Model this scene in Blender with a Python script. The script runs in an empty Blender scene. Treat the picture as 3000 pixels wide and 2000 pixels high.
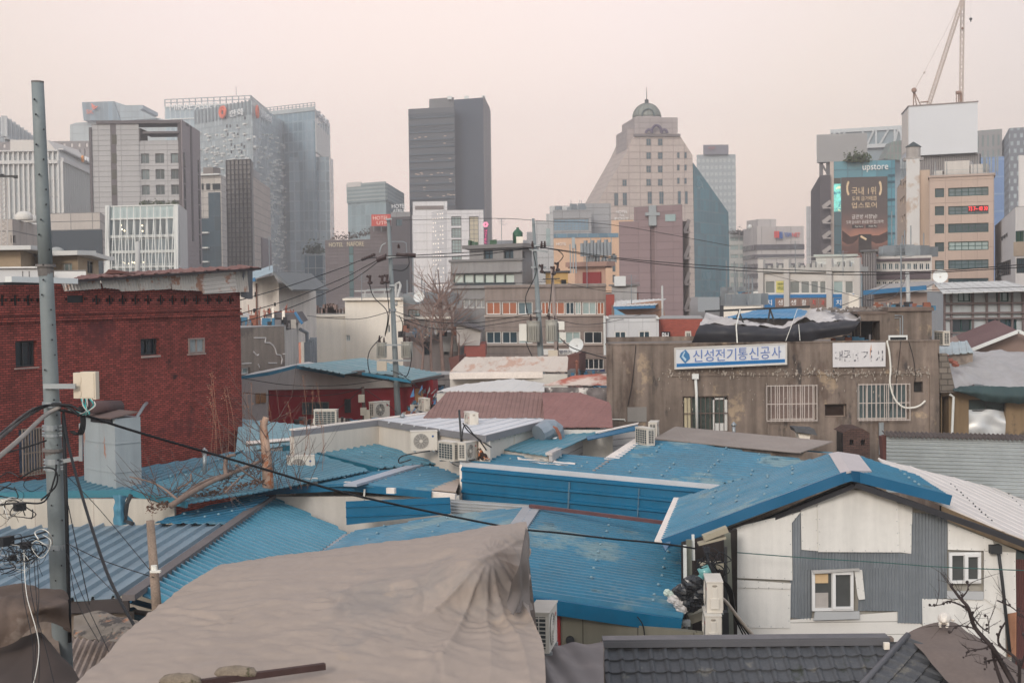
import bpy,math,random
from mathutils import Vector,Matrix,noise
random.seed(7)
R=math.radians
V=Vector
SC=bpy.context.scene
COL=SC.collection
# ------------------------------------------------------------------ camera
F,H=4167.0,10.0
CAM=V((0,0,H))
ROT=Matrix.Rotation(R(90-2.0),3,'X')@Matrix.Rotation(R(-0.7),3,'Z')
cd=bpy.data.cameras.new('camera');cam=bpy.data.objects.new('camera',cd);COL.objects.link(cam)
cam.location=CAM;cam.rotation_euler=ROT.to_euler()
cd.sensor_width=36;cd.lens=36*F/3000;cd.clip_start=.5;cd.clip_end=6000
cd.dof.use_dof=True;cd.dof.focus_distance=34;cd.dof.aperture_fstop=3.2
SC.camera=cam
UP=V((0,0,1))
def ray(u,v):
 d=ROT@V(((u-1500)/F,-(v-1000)/F,-1))
 return d/d.y
def P(u,v,Y):return CAM+ray(u,v)*Y
def Z(u,v,z):
 d=ray(u,v);return CAM+d*((z-H)/d.z)
class Plane:
 def __init__(s,a,b,c):
  s.o=a;s.n=(b-a).cross(c-a).normalized()
  if s.n.z<0:s.n=-s.n
 def hit(s,u,v):
  d=ray(u,v);return CAM+d*((s.o-CAM).dot(s.n)/d.dot(s.n))
 def up(s,u,v,h=.0):return s.hit(u,v)+s.n*h
# ------------------------------------------------------------------ materials
def lin(c):
 return tuple((x/12.92 if x<=.04045 else((x+.055)/1.055)**2.4)for x in[k/255 for k in c])
MATS={}
def mat(name,col,rough=.8,var=.12,sc=.6,streak=0.,bump=0.,spec=.3,metal=0.,brick=None,spots=None,emit=0,fine=0.,rnd=None,tilt=None):
 if name in MATS:return MATS[name]
 m=bpy.data.materials.new(name);MATS[name]=m;m.use_nodes=True
 nt=m.node_tree;N=nt.nodes;L=nt.links;b=N['Principled BSDF']
 c=lin(col)
 def node(t,**k):
  n=N.new(t)
  for a,x in k.items():setattr(n,a,x)
  return n
 tc=node('ShaderNodeTexCoord')
 def noi(scale,detail=4,mapping=None,rough_=.6):
  n=node('ShaderNodeTexNoise');n.inputs['Scale'].default_value=scale;n.inputs['Detail'].default_value=detail
  n.inputs['Roughness'].default_value=rough_
  if mapping:
   mp=node('ShaderNodeMapping');mp.inputs['Scale'].default_value=mapping
   L.new(tc.outputs['Object'],mp.inputs['Vector']);L.new(mp.outputs['Vector'],n.inputs['Vector'])
  else:L.new(tc.outputs['Object'],n.inputs['Vector'])
  return n.outputs['Fac']
 def remap(o,a,b2,c2,d2):
  n=node('ShaderNodeMapRange');n.inputs[1].default_value=a;n.inputs[2].default_value=b2
  n.inputs[3].default_value=c2;n.inputs[4].default_value=d2;L.new(o,n.inputs[0]);return n.outputs[0]
 def mixc(f,A,B,mode='MIX'):
  n=node('ShaderNodeMix',data_type='RGBA',blend_type=mode)
  if hasattr(f,'is_linked'):L.new(f,n.inputs[0])
  else:n.inputs[0].default_value=f
  for x,i in((A,6),(B,7)):
   if hasattr(x,'is_linked'):L.new(x,n.inputs[i])
   else:n.inputs[i].default_value=(*x,1)
  return n.outputs[2]
 def mul(colr,fac):
  n=node('ShaderNodeVectorMath',operation='SCALE')
  L.new(colr,n.inputs[0]);L.new(fac,n.inputs[3]);return n.outputs[0]
 base=node('ShaderNodeRGB');base.outputs[0].default_value=(*c,1);out=base.outputs[0]
 if rnd:
  oi=node('ShaderNodeObjectInfo');out=mixc(remap(oi.outputs['Random'],.55,.95,0,1),out,lin(rnd))
 bfac=None
 if brick:
  bt=node('ShaderNodeTexBrick');bt.offset=brick[5]if len(brick)>5 else 0.
  L.new(tc.outputs['UV'],bt.inputs['Vector'])
  k=brick[4]
  bt.inputs['Color1'].default_value=(*[x*(1-k)for x in c],1);bt.inputs['Color2'].default_value=(*[min(1,x*(1+k))for x in c],1)
  bt.inputs['Mortar'].default_value=(*lin(brick[3]),1);bt.inputs['Scale'].default_value=1
  bt.inputs['Mortar Size'].default_value=brick[2];bt.inputs['Mortar Smooth'].default_value=.1
  bt.inputs['Brick Width'].default_value=brick[0];bt.inputs['Row Height'].default_value=brick[1]
  out=bt.outputs['Color'];bfac=bt.outputs['Fac']
 if spots:
  for sp in spots:
   f=remap(noi(sp[2],6,sp[3]if len(sp)>3 else None,.65),sp[1],sp[1]+.06,0,1)
   out=mixc(f,out,lin(sp[0]))
 if var:out=mul(out,remap(noi(sc,5),.3,.7,1-var,1+var))
 if fine:out=mul(out,remap(noi(sc*14,4),.3,.7,1-fine,1+fine))
 if streak:out=mul(out,remap(noi(1,5,(3.2,3.2,.22)),.35,.65,1-streak,1+streak*.35))
 L.new(out,b.inputs['Base Color'])
 b.inputs['Roughness'].default_value=rough;b.inputs['Metallic'].default_value=metal
 b.inputs['Specular IOR Level'].default_value=spec
 if rough<.7:L.new(remap(noi(sc*2,3),.3,.7,rough*.75,min(1,rough*1.3)),b.inputs['Roughness'])
 if bump or(brick and bump>=0 and brick[2]<.02):
  bp=node('ShaderNodeBump');bp.inputs['Distance'].default_value=.02 if bump==0 else bump
  bp.inputs['Strength'].default_value=.6
  if bfac:L.new(remap(bfac,0,1,1,0),bp.inputs['Height'])
  else:L.new(noi(sc*8,5),bp.inputs['Height'])
  L.new(bp.outputs[0],b.inputs['Normal'])
 if emit:
  L.new(out,b.inputs['Emission Color']);b.inputs['Emission Strength'].default_value=emit
 return m
# ------------------------------------------------------------------ mesh builder
class MB:
 def __init__(s):s.v=[];s.f=[];s.m=[];s.smooth=False
 def add(s,vs,fs,mi=0):
  o=len(s.v);s.v+=[V(x)for x in vs]
  for f in fs:s.f.append([i+o for i in f]);s.m.append(mi)
 def quad(s,a,b,c,d,mi=0):s.add([a,b,c,d],[(0,1,2,3)],mi)
 def hexa(s,p,mi=0):
  s.add(p,[(3,2,1,0),(4,5,6,7),(0,1,5,4),(1,2,6,5),(2,3,7,6),(3,0,4,7)],mi)
 def box(s,c,sx,sy,sz,rz=0,mi=0):
  ca,sa=math.cos(rz),math.sin(rz)
  q=[V((c[0]+x*ca-y*sa,c[1]+x*sa+y*ca,0))for x,y in((-sx/2,-sy/2),(sx/2,-sy/2),(sx/2,sy/2),(-sx/2,sy/2))]
  s.hexa([V((a.x,a.y,c[2]))for a in q]+[V((a.x,a.y,c[2]+sz))for a in q],mi)
 def prism(s,poly,ext,mi=0,mside=None):
  n=len(poly);ext=V(ext)
  s.add(list(poly)+[p+ext for p in poly],[tuple(range(n)),tuple(range(2*n-1,n-1,-1))],mi)
  s.add(list(poly)+[p+ext for p in poly],[(i,(i+1)%n,(i+1)%n+n,i+n)for i in range(n)],mi if mside is None else mside)
 def beam(s,a,b,w,h,mi=0,up=UP,hang=0.):
  d=(b-a).normalized();side=d.cross(up).normalized()*(w/2);u2=side.cross(d).normalized()*h
  lo,hi=-u2*(hang if hang else .5),u2*((1-hang)if hang else .5)
  s.hexa([a-side+lo,a+side+lo,b+side+lo,b-side+lo,a-side+hi,a+side+hi,b+side+hi,b-side+hi],mi)
 def tube(s,pts,r,seg=6,r2=None,mi=0,caps=True):
  pts=[V(p)for p in pts];n=len(pts)
  if n<2:return
  rs=r if isinstance(r,(list,tuple))else[r+((r2 if r2 is not None else r)-r)*i/(n-1)for i in range(n)]
  vs=[];ref=None
  for i,p in enumerate(pts):
   d=(pts[min(i+1,n-1)]-pts[max(i-1,0)])
   d=d.normalized()if d.length>1e-9 else UP
   if ref is None:
    ref=d.cross(V((0,0,1))if abs(d.z)<.9 else V((1,0,0))).normalized()
   ref=(ref-d*ref.dot(d));ref=ref.normalized()if ref.length>1e-6 else d.orthogonal().normalized()
   b=d.cross(ref)
   for k in range(seg):
    a=2*math.pi*k/seg
    vs.append(p+(ref*math.cos(a)+b*math.sin(a))*rs[i])
  fs=[(i*seg+k,i*seg+(k+1)%seg,(i+1)*seg+(k+1)%seg,(i+1)*seg+k)for i in range(n-1)for k in range(seg)]
  if caps:fs+=[tuple(range(seg-1,-1,-1)),tuple(range((n-1)*seg,n*seg))]
  s.add(vs,fs,mi)
 def ball(s,c,r,mi=0,seg=8,rings=6,sq=(1,1,1),jit=0):
  vs=[];c=V(c)
  for i in range(rings+1):
   t=math.pi*i/rings
   for k in range(seg):
    a=2*math.pi*k/seg
    j=1+random.uniform(-jit,jit)
    vs.append(c+V((math.sin(t)*math.cos(a)*sq[0],math.sin(t)*math.sin(a)*sq[1],math.cos(t)*sq[2]))*r*j)
  s.add(vs,[(i*seg+k,(i+1)*seg+k,(i+1)*seg+(k+1)%seg,i*seg+(k+1)%seg)for i in range(rings)for k in range(seg)],mi)
 def disc(s,c,n,r,t=.01,seg=14,mi=0):
  s.tube([V(c),V(c)+V(n).normalized()*t],r,seg,mi=mi)
 def build(s,name,mats,parent=None,label=None,root=None,top=None):
  if not isinstance(mats,(list,tuple)):mats=[mats]
  if root is None:
   if parent is not None:
    root=parent
    base=V((0,0,0));q=parent
    while q is not None:base+=q.location;q=q.parent
   else:
    xs=[p.x for p in s.v];ys=[p.y for p in s.v];zs=[p.z for p in s.v]
    base=V(((min(xs)+max(xs))/2,(min(ys)+max(ys))/2,min(zs)))
  me=bpy.data.meshes.new(name);me.from_pydata([p-base for p in s.v],[],s.f)
  for m in mats:me.materials.append(m)
  me.polygons.foreach_set('material_index',s.m)
  if s.smooth:me.polygons.foreach_set('use_smooth',[True]*len(s.f))
  me.update()
  uv=me.uv_layers.new(name='uv');data=[0.]*(2*len(me.loops));vv=me.vertices
  for p in me.polygons:
   n=p.normal
   if abs(n.z)>.93:t=V((1,0,0));w=V((0,1,0))
   else:
    t=V((-n.y,n.x,0)).normalized();w=n.cross(t)
    if w.z<0:w=-w
   for li in p.loop_indices:
    q=vv[me.loops[li].vertex_index].co+base
    data[2*li]=q.dot(t)+500;data[2*li+1]=q.dot(w)+50
  uv.data.foreach_set('uv',data)
  o=bpy.data.objects.new(name,me);COL.objects.link(o)
  if parent is not None:o.parent=parent
  else:o.location=base
  if label:o['label']=label
  return o
def thing(name,label,cat,loc,group=None,rz=0):
 o=bpy.data.objects.new(name,None);COL.objects.link(o);o.location=V(loc);o.rotation_euler=(0,0,rz)
 o.empty_display_size=.3
 o['label']=label;o['category']=cat
 if group:o['group']=group
 return o
def tag(o,label,cat,group=None):
 o['label']=label;o['category']=cat
 if group:o['group']=group
 return o
def dup(root,loc,rz=0,label=None,group=None,scale=1):
 r=root.copy();COL.objects.link(r);r.location=V(loc);r.rotation_euler=(0,0,rz);r.scale=(scale,)*3
 if label:r['label']=label
 if group:r['group']=group
 for ch in list(root.children):
  c=ch.copy();COL.objects.link(c);c.parent=r
  for g in list(ch.children):
   d=g.copy();COL.objects.link(d);d.parent=c
 return r
# ------------------------------------------------------------------ walls and buildings
class Wall:
 def __init__(s,A,B):
  s.A=V((A.x,A.y));d=V((B.x-A.x,B.y-A.y));s.L=d.length;s.t=d/s.L
  s.n=V((s.t.y,-s.t.x))
  if s.n.dot(V((-A.x,-A.y)))<0 and s.n.y>0:s.n=-s.n
  s.holes=[]
 def hit(s,u,v):
  d=ray(u,v);A=s.A-CAM.xy
  k=A.dot(s.n)/d.xy.dot(s.n)
  q=CAM+d*k
  return(q.xy-s.A).dot(s.t),q.z
 def pt(s,a,z,d=0.):
  q=s.A+s.t*a+s.n*d
  return V((q.x,q.y,z))
 def hitp(s,u,v,d=0.):
  a,z=s.hit(u,v);return s.pt(a,z,d)
 def rect(s,u0,v0,u1,v1):
  um,vm=(u0+u1)/2,(v0+v1)/2
  return s.hit(u0,vm)[0],s.hit(u1,vm)[0],s.hit(um,v1)[1],s.hit(um,v0)[1]
 def box(s,mb,a0,a1,z0,z1,d0,d1,mi=0):
  mb.hexa([s.pt(a0,z0,d1),s.pt(a1,z0,d1),s.pt(a1,z0,d0),s.pt(a0,z0,d0),s.pt(a0,z1,d1),s.pt(a1,z1,d1),s.pt(a1,z1,d0),s.pt(a0,z1,d0)],mi)
 def face(s,mb,z0,z1,rec=.2,mi=0,mrev=0):
  S=sorted({0.,s.L}|{min(max(x,0),s.L)for h in s.holes for x in h[:2]})
  T=sorted({z0,z1}|{min(max(x,z0),z1)for h in s.holes for x in h[2:4]})
  for i in range(len(S)-1):
   for j in range(len(T)-1):
    cs,ct=(S[i]+S[i+1])/2,(T[j]+T[j+1])/2
    if any(h[0]<cs<h[1]and h[2]<ct<h[3]for h in s.holes):continue
    mb.quad(s.pt(S[i],T[j]),s.pt(S[i+1],T[j]),s.pt(S[i+1],T[j+1]),s.pt(S[i],T[j+1]),mi)
  for h in s.holes:
   r=-(h[4]if len(h)>4 else rec)
   a,b,c,d=h[:4]
   for(p,q)in(((a,c),(b,c)),((b,c),(b,d)),((b,d),(a,d)),((a,d),(a,c))):
    mb.quad(s.pt(p[0],p[1]),s.pt(q[0],q[1]),s.pt(q[0],q[1],r),s.pt(p[0],p[1],r),mrev)
def window(w,parent,r,frame,pane,nc=2,nr=1,fw=.05,d=-.12,dep=.06,sub=False,name='window',vs=None,plabel=None,bars=None):
 a0,a1,z0,z1=r
 mb=MB()
 w.box(mb,a0,a1,z0,z0+fw,d-.02,d+dep);w.box(mb,a0,a1,z1-fw,z1,d-.02,d+dep)
 w.box(mb,a0,a0+fw,z0+fw,z1-fw,d-.02,d+dep);w.box(mb,a1-fw,a1,z0+fw,z1-fw,d-.02,d+dep)
 for i in range(1,nc):
  x=a0+(a1-a0)*i/nc;w.box(mb,x-fw*.4,x+fw*.4,z0+fw,z1-fw,d-.02,d+dep*.8)
 for j in range(1,nr):
  z=z0+(z1-z0)*j/nr;w.box(mb,a0+fw,a1-fw,z-fw*.35,z+fw*.35,d-.02,d+dep*.7)
 if bars:
  nb,bw,bd=bars
  for i in range(nb+1):
   x=a0+(a1-a0)*i/nb;w.box(mb,x-bw/2,x+bw/2,z0-.03,z1+.03,bd-bw,bd,2 if False else 0)
  for k in(0,.48,1):
   z=z0+(z1-z0)*k;w.box(mb,a0,a1,z-bw*.6,z+bw*.6,bd-bw*1.2,bd-bw*.2)
 pm=MB()
 pm.quad(w.pt(a0+fw*.5,z0+fw*.5,d),w.pt(a1-fw*.5,z0+fw*.5,d),w.pt(a1-fw*.5,z1-fw*.5,d),w.pt(a0+fw*.5,z1-fw*.5,d))
 if sub:
  o=mb.build(name,frame,parent,vs);pm.build('pane',pane,o,plabel,top=parent)
 else:
  mb.add(pm.v,pm.f,1);o=mb.build(name,[frame,pane],parent,vs)
 return o
class Bld:
 def __init__(s,name,label,cat,pts,vt,m,depth=14,z0=0,roofm=None,group=None,pin=0,ztop=None,t=None):
  s.m=m;s.z0=z0;s.roofm=roofm or mat('roof_grey',(150,148,146))
  s.zt=P(pts[pin][0],vt,pts[pin][1]).z if ztop is None else ztop
  c=[P(u,vt,Y)for u,Y in pts];c=[V((p.x,p.y,0))for p in c]
  s.walls=[Wall(c[i],c[i+1])for i in range(len(c)-1)]
  for w in s.walls:
   if w.n.dot(V((w.A.x,w.A.y)))>0:w.n=-w.n
  if len(c)==2:
   q=[p*(1+depth/p.length)for p in c];c=[c[0],c[1],q[1].lerp(q[0],.06),q[0].lerp(q[1],.06)]
  else:c=c+[c[0]+(c[-1]-c[1])]if len(c)==3 else c
  s.c=c;s.label=label
  s.t=t or thing(name,label,cat,V((sum(p.x for p in c)/len(c),sum(p.y for p in c)/len(c),z0)),group)
  s.nv=len(s.walls)
 def win(s,i,u0,v0,u1,v1,frame=None,pane=None,nc=2,nr=1,fw=.06,rec=.2,**k):
  w=s.walls[i];r=w.rect(u0,v0,u1,v1);w.holes.append((*r,rec))
  return window(w,s.t,r,frame or FR,pane or GL,nc,nr,fw,d=-rec+.02,**k)
 def grid(s,i,us,vs,uref=None,vref=None,**k):
  w=s.walls[i];uref=uref or us[0][0];vref=vref or vs[0][0]
  A=[(w.hit(a,vref)[0],w.hit(b,vref)[0])for a,b in us];B=[(w.hit(uref,b)[1],w.hit(uref,a)[1])for a,b in vs]
  rec=k.pop('rec',.25);fr=k.pop('frame',None)or FR;pn=k.pop('pane',None)or GL
  for a in A:
   for b in B:
    w.holes.append((a[0],a[1],b[0],b[1],rec));window(w,s.t,(a[0],a[1],b[0],b[1]),fr,pn,k.get('nc',1),k.get('nr',1),k.get('fw',.08),d=-rec+.02)
 def bands(s,i,vs,m,uref,d=.15,name='band',u0=None,u1=None,vref=None):
  w=s.walls[i]
  for a,b in vs:
   mb=MB();z1=w.hit(uref,a)[1];z0=w.hit(uref,b)[1]
   x0=0 if u0 is None else w.hit(u0,vref or a)[0];x1=w.L if u1 is None else w.hit(u1,vref or a)[0]
   w.box(mb,x0-(.003 if u0 is None else 0),x1+(.003 if u1 is None else 0),z0,z1,-.05,d);mb.build(name,m,s.t)
 def panel(s,i,u0,v0,u1,v1,m,d=.1,name='panel',d0=-.05,label=None):
  w=s.walls[i];r=w.rect(u0,v0,u1,v1);mb=MB();w.box(mb,*r,d0,d);return mb.build(name,m,s.t,label)
 def fins(s,i,n,m,v0,v1,wd=.3,d=.5,name='fins',u0=None,u1=None,uref=None):
  w=s.walls[i];uref=uref or(u0 if u0 else 0);mb=MB()
  x0=0 if u0 is None else w.hit(u0,v0)[0];x1=w.L if u1 is None else w.hit(u1,v0)[0]
  z1=w.hit(uref,v0)[1]if uref else s.zt;z0=w.hit(uref,v1)[1]if uref else s.z0
  for k in range(n+1):
   x=x0+(x1-x0)*k/n;w.box(mb,x-wd/2,x+wd/2,z0,z1,-.02,d)
  mb.build(name,m,s.t)
 def text(s,i,txt,u0,v0,u1,v1,m,d=.06,name='lettering',th=.05):return text(s.walls[i],s.t,txt,u0,v0,u1,v1,m,d,name,th)
 def coping(s,m,h=.35,w=.4,over=.1):
  mb=MB();n=len(s.c)
  for i in range(n):
   a,b=s.c[i],s.c[(i+1)%n];d=(b-a).normalized()
   ww=w if i%2==0 else w-.01;off=over if i%2==0 else-w/2
   mb.beam(a+UP*(s.zt+h/2)-d*off,b+UP*(s.zt+h/2)+d*off,ww,h)
  mb.build('coping',m,s.t)
 def finish(s,mi2=None,rec=.25):
  mb=MB();n=len(s.c)
  for w in s.walls:w.face(mb,s.z0,s.zt,rec)
  for i in range(s.nv,n):
   a,b=s.c[i],s.c[(i+1)%n];mb.quad(a+UP*s.z0,b+UP*s.z0,b+UP*s.zt,a+UP*s.zt)
  mb.build('wall',s.m,s.t)
  mb=MB();mb.prism([p+UP*(s.zt-.02)for p in s.c],(0,0,.05));mb.build('roof',s.roofm,s.t)
  return s
def text(w,parent,txt,u0,v0,u1,v1,m,d=.06,name='lettering',th=.05,rc=None,label=None):
 cu=bpy.data.curves.new('t','FONT');cu.body=txt;cu.align_x='LEFT';cu.resolution_u=3
 o=bpy.data.objects.new('t',cu);me=o.to_mesh()
 xs=[p.co.x for p in me.vertices];ys=[p.co.y for p in me.vertices]
 x0,x1,y0,y1=min(xs),max(xs),min(ys),max(ys)
 a0,a1,z0,z1=rc if rc else w.rect(u0,v0,u1,v1)
 mb=MB()
 n=len(me.vertices)
 f=lambda p,dd:w.pt(a0+(p.co.x-x0)/(x1-x0)*(a1-a0),z0+(p.co.y-y0)/(y1-y0)*(z1-z0),dd)
 mb.add([f(p,d)for p in me.vertices]+[f(p,d+th)for p in me.vertices],[tuple(q.vertices)for q in me.polygons]+[tuple(i+n for i in q.vertices)for q in me.polygons])
 cnt={}
 for q in me.polygons:
  for e in q.edge_keys:cnt[e]=cnt.get(e,0)+1
 mb.add([f(p,d)for p in me.vertices]+[f(p,d+th)for p in me.vertices],[(a,b,b+n,a+n)for(a,b),k in cnt.items()if k==1])
 o.to_mesh_clear();bpy.data.objects.remove(o);bpy.data.curves.remove(cu)
 return mb.build(name,m,parent,label)
# ------------------------------------------------------------------ corrugated sheets, tarps, cables
PROF={'sine':[(k/6,math.sin(2*math.pi*k/6))for k in range(6)],
  'trap':[(0,0),(.56,0),(.64,1),(.84,1),(.92,0)],
  'wide':[(0,0),(.74,0),(.80,1),(.90,1),(.96,0)],
  'flat':[(0,0),(.93,0),(.94,1),(.98,1),(.99,0)]}
def sheet(mb,pl,poly,d,pitch,amp,prof='trap',wob=.012,th=.03,mi=0,seg=.9):
 n=pl.n;e1=(d-n*d.dot(n)).normalized();e2=n.cross(e1)
 o=poly[0];q=[((p-o).dot(e1),(p-o).dot(e2))for p in poly]
 b0,b1=min(x[1]for x in q),max(x[1]for x in q)
 bs=[];k=0
 while True:
  done=False
  for fr,h in PROF[prof]:
   b=b0+(k+fr)*pitch
   if b>=b1:done=True;break
   bs.append((b,h))
  if done:break
  k+=1
 bs[0]=(b0+1e-4,bs[0][1]);bs.append((b1-1e-4,0))
 rows=[];m=len(q)
 la=max(x[0]for x in q)-min(x[0]for x in q);ns=max(1,int(math.ceil(la/seg)))
 for b,h in bs:
  xs=[]
  for i in range(m):
   (a0,c0),(a1,c1)=q[i],q[(i+1)%m]
   if(c0-b)*(c1-b)<=0 and abs(c1-c0)>1e-9:xs.append(a0+(a1-a0)*(b-c0)/(c1-c0))
  if len(xs)<2:continue
  lo,hi=min(xs),max(xs);row=[]
  for j in range(ns+1):
   a=lo+(hi-lo)*j/ns;p=o+e1*a+e2*b
   row.append(p+n*(h*amp+wob*noise.noise(p*.9)+wob*.5*noise.noise(p*3.1)))
  rows.append(row)
 c=ns+1;vs=[p for r in rows for p in r];N0=len(vs);vs+=[p-n*th for p in vs]
 fs=[]
 for i in range(len(rows)-1):
  for j in range(ns):
   a=i*c+j;fs.append((a,a+1,a+1+c,a+c));fs.append((a+N0,a+c+N0,a+1+c+N0,a+1+N0))
  for j in(0,ns):
   a=i*c+j;fs.append((a,a+c,a+c+N0,a+N0))
 for i in(0,len(rows)-1):
  for j in range(ns):
   a=i*c+j;fs.append((a,a+1,a+1+N0,a+N0))
 mb.add(vs,fs,mi)
def caps(mb,pl,pts,r=.034,mi=1,h=.03):
 for u,v in pts:
  c=pl.hit(u,v)
  mb.tube([c+pl.n*(h-.04),c+pl.n*(h-.012),c+pl.n*(h+.002)],[r*1.1,r,r*.4],7,mi=mi)
def cr(pts,t):
 n=len(pts)-1;x=t*n;i=min(int(x),n-1);f=x-i
 p0,p1,p2,p3=pts[max(i-1,0)],pts[i],pts[i+1],pts[min(i+2,n)]
 return .5*((2*p1)+(p2-p0)*f+(2*p0-5*p1+4*p2-p3)*f*f+(3*p1-p0-3*p2+p3)*f**3)
def drape(mb,rows,nu,nv,disp=None,th=.03,mi=0):
 g=[]
 for j in range(nv+1):
  tv=j/nv;line=[cr([cr(r,i/nu)for r in rows],tv)for i in range(nu+1)];g.append(line)
 if disp:
  g2=[[None]*(nu+1)for _ in range(nv+1)]
  for j in range(nv+1):
   for i in range(nu+1):
    a=g[j][min(i+1,nu)]-g[j][max(i-1,0)];b=g[min(j+1,nv)][i]-g[max(j-1,0)][i]
    n=a.cross(b);n=n.normalized()if n.length>1e-9 else V((0,-1,0))
    if n.dot(CAM-g[j][i])<0:n=-n
    g2[j][i]=g[j][i]+n*disp(g[j][i],i/nu,j/nv)
  g=g2
 vs=[p for l in g for p in l];c=nu+1
 mb.add(vs,[(j*c+i,j*c+i+1,(j+1)*c+i+1,(j+1)*c+i)for j in range(nv)for i in range(nu)],mi)
 mb.smooth=True
 return g
def smooth(pts,k=6):
 n=(len(pts)-1)*k
 return[cr(pts,i/n)for i in range(n+1)]
def cable(label,pts,r=.02,m=None,name='power_cable',cat='cable',group='overhead cables',seg=5,k=8):
 mb=MB();mb.smooth=True;mb.tube(smooth([V(p)for p in pts],k),r,seg)
 return tag(mb.build(name,m or BLK),label,cat,group)
FR=mat('window_frame_grey',(120,122,124),.5,.05)
FRW=mat('window_frame_white',(214,212,208),.5,.06)
FRD=mat('window_frame_dark',(50,52,54),.5,.05)
FRG=mat('window_frame_green',(38,72,70),.5,.05)
GL=mat('glass_dark',(50,70,80),.12,.3,.8,spec=.5,rnd=(105,122,128))
GLD=mat('glass_black',(34,44,50),.1,.3,.8,spec=.6)
GLP=mat('glass_pale',(150,168,168),.2,.12,.8,spec=.5)
GLS=mat('glass_blue_sky',(110,140,160),.08,.2,.3,spec=.7)
BLK=mat('black_rubber',(26,28,32),.5,.1)
STEEL=mat('galvanised_steel',(150,156,160),.45,.12,1.5,metal=.5)
WHITE=mat('white_plastic',(222,220,212),.5,.06,1.5)
# ================================================================== the far towers
FC='office towers on the skyline'
panelL=lambda n,c,w=3,h=1.2,k=.05,mort=(120,118,118):mat(n,c,.75,.06,.05,brick=(w,h,.05,mort,k),bump=-1,streak=.06)
glassg=lambda n,c,w=1.5,h=3.6,mort=(150,158,162),k=.22,ms=.09:mat(n,c,.25,.12,.03,spec=.6,brick=(w,h,ms,mort,k),bump=-1)
WHT=mat('white_sign_face',(235,235,235),.5,.02)
ORG=mat('orange_sign_face',(225,110,80),.5,.02)
def clutter(b,n,m=None,hmin=.8,hmax=2.2,name='rooftop_unit'):
 mb=MB();c=b.c;o=c[0];e=c[1]-c[0];f=c[-1]-c[0]
 for k in range(n):
  p=o+e*random.uniform(.1,.9)+f*random.uniform(.1,.8);x=random.uniform(.5,2)
  mb.box((p.x,p.y,b.zt+.02),x,random.uniform(.5,1.5),random.uniform(hmin,hmax),random.random(),0)
 for k in range(n//2):
  p=o+e*random.uniform(.05,.95)+f*random.uniform(.05,.3)
  mb.tube([p+UP*b.zt,p+UP*(b.zt+random.uniform(1.5,4))],.05,4)
 mb.build(name,m or STEEL,b.t)
def shrubs(label,pts,h,n=260,m=None,cat='shrubs',group='rooftop planting',name='rooftop_shrub'):
 mb=MB()
 for _ in range(n):
  t=random.random();c=cr(pts,t);hh=h*(.5+.5*noise.noise(V((t*9,3,1)))+.3)
  p=c+V((random.gauss(0,h*.25),random.gauss(0,h*.3),abs(random.gauss(0,.5))*hh))
  s=h*random.uniform(.08,.2);a=V((random.uniform(-1,1),random.uniform(-1,1),random.uniform(-.4,1))).normalized()*s
  b=a.orthogonal().normalized()*s*.7;mb.quad(p-a,p+b,p+a,p-b,0)
 for i in range(5):
  c=cr(pts,(i+.5)/5);mb.tube([c,c+V((random.uniform(-.2,.2)*h,0,h*.5))],.04*h,4,mi=1)
 o=mb.build(name,[m or mat('leaf_olive',(74,84,58),.9,.35,.9),mat('bark_brown',(84,72,64),.9,.2,3)])
 return tag(o,label,cat,group)
b=Bld('office_tower','grey tower with tall vertical fins, cut by the left picture edge','tower',[(-160,560),(12,500),(92,560)],338,glassg('glass_slate',(120,134,142),2,30),group=FC,pin=1,ztop=P(12,340,500).z)
b.fins(1,7,mat('fin_pale',(190,192,192),.6,.05),340,400,1.6,1.0,uref=12);b.fins(0,12,MATS['fin_pale'],340,400,1.6,1.0,uref=12)
b.bands(1,[(398,406)],MATS['fin_pale'],12,1.2);b.finish()
b=Bld('office_block','dark grey block with square openings under its flat roof behind the near pole','building',[(-40,400),(300,400)],417,mat('stone_taupe',(140,134,134),.8,.06,.1),group=FC)
b.grid(0,[(8+22*k,16+22*k)for k in range(12)],[(422,434)],pane=mat('hazy_white_panel',(215,208,205),.8,.05),frame=FR,nc=1)
b.fins(0,24,mat('stone_taupe_fin',(150,145,146),.8,.05),440,640,1.1,.8,uref=8)
b.finish()
bl='white finned bank block with an orange star sign, left of the dark framed hotel'
b=Bld('bank_building',bl,'building',[(-60,300),(172,300),(300,352)],440,mat('bank_spandrel',(190,194,196),.4,.05,.05,brick=(40,3.4,.5,(196,198,198),.08),bump=-1),group=FC,pin=1)
b.fins(0,16,mat('fin_white',(212,210,206),.6,.04),442,640,.25,.7,uref=172)
w1=b.walls[1]
r=w1.rect(180,480,290,640);gm=MB();w1.box(gm,.8,w1.L-.5,0,w1.hit(182,480)[1],-.2,.06);gm.build('curtain_wall',glassg('bank_glass',(112,124,130),1.2,3.2,(160,164,166),.4),b.t)
b.fins(1,22,MATS['fin_white'],478,640,.3,.8,uref=182)
b.bands(0,[(440,444),(470,480)],mat('bank_cornice',(200,198,196),.6,.04),172,.95,'cornice');b.bands(1,[(440,444),(466,478)],MATS['bank_cornice'],182,.95,'cornice')
b.text(1,'KB',235,461,247,474,WHT,1.0,'sign_lettering',.3);b.text(1,'국민은행',249,463,285,477,WHT,1.0,'sign_lettering',.3)
mb=MB();c=w1.hitp(226,466,1.2)
for k in range(5):
 a=math.pi*k/5;d=V((w1.t.x*math.cos(a),w1.t.y*math.cos(a),math.sin(a)));mb.beam(c-d*.75,c+d*.75,.4,.35)
mb.build('star_logo',mat('amber_sign_face',(235,160,90),.5,.02),b.t)
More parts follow.
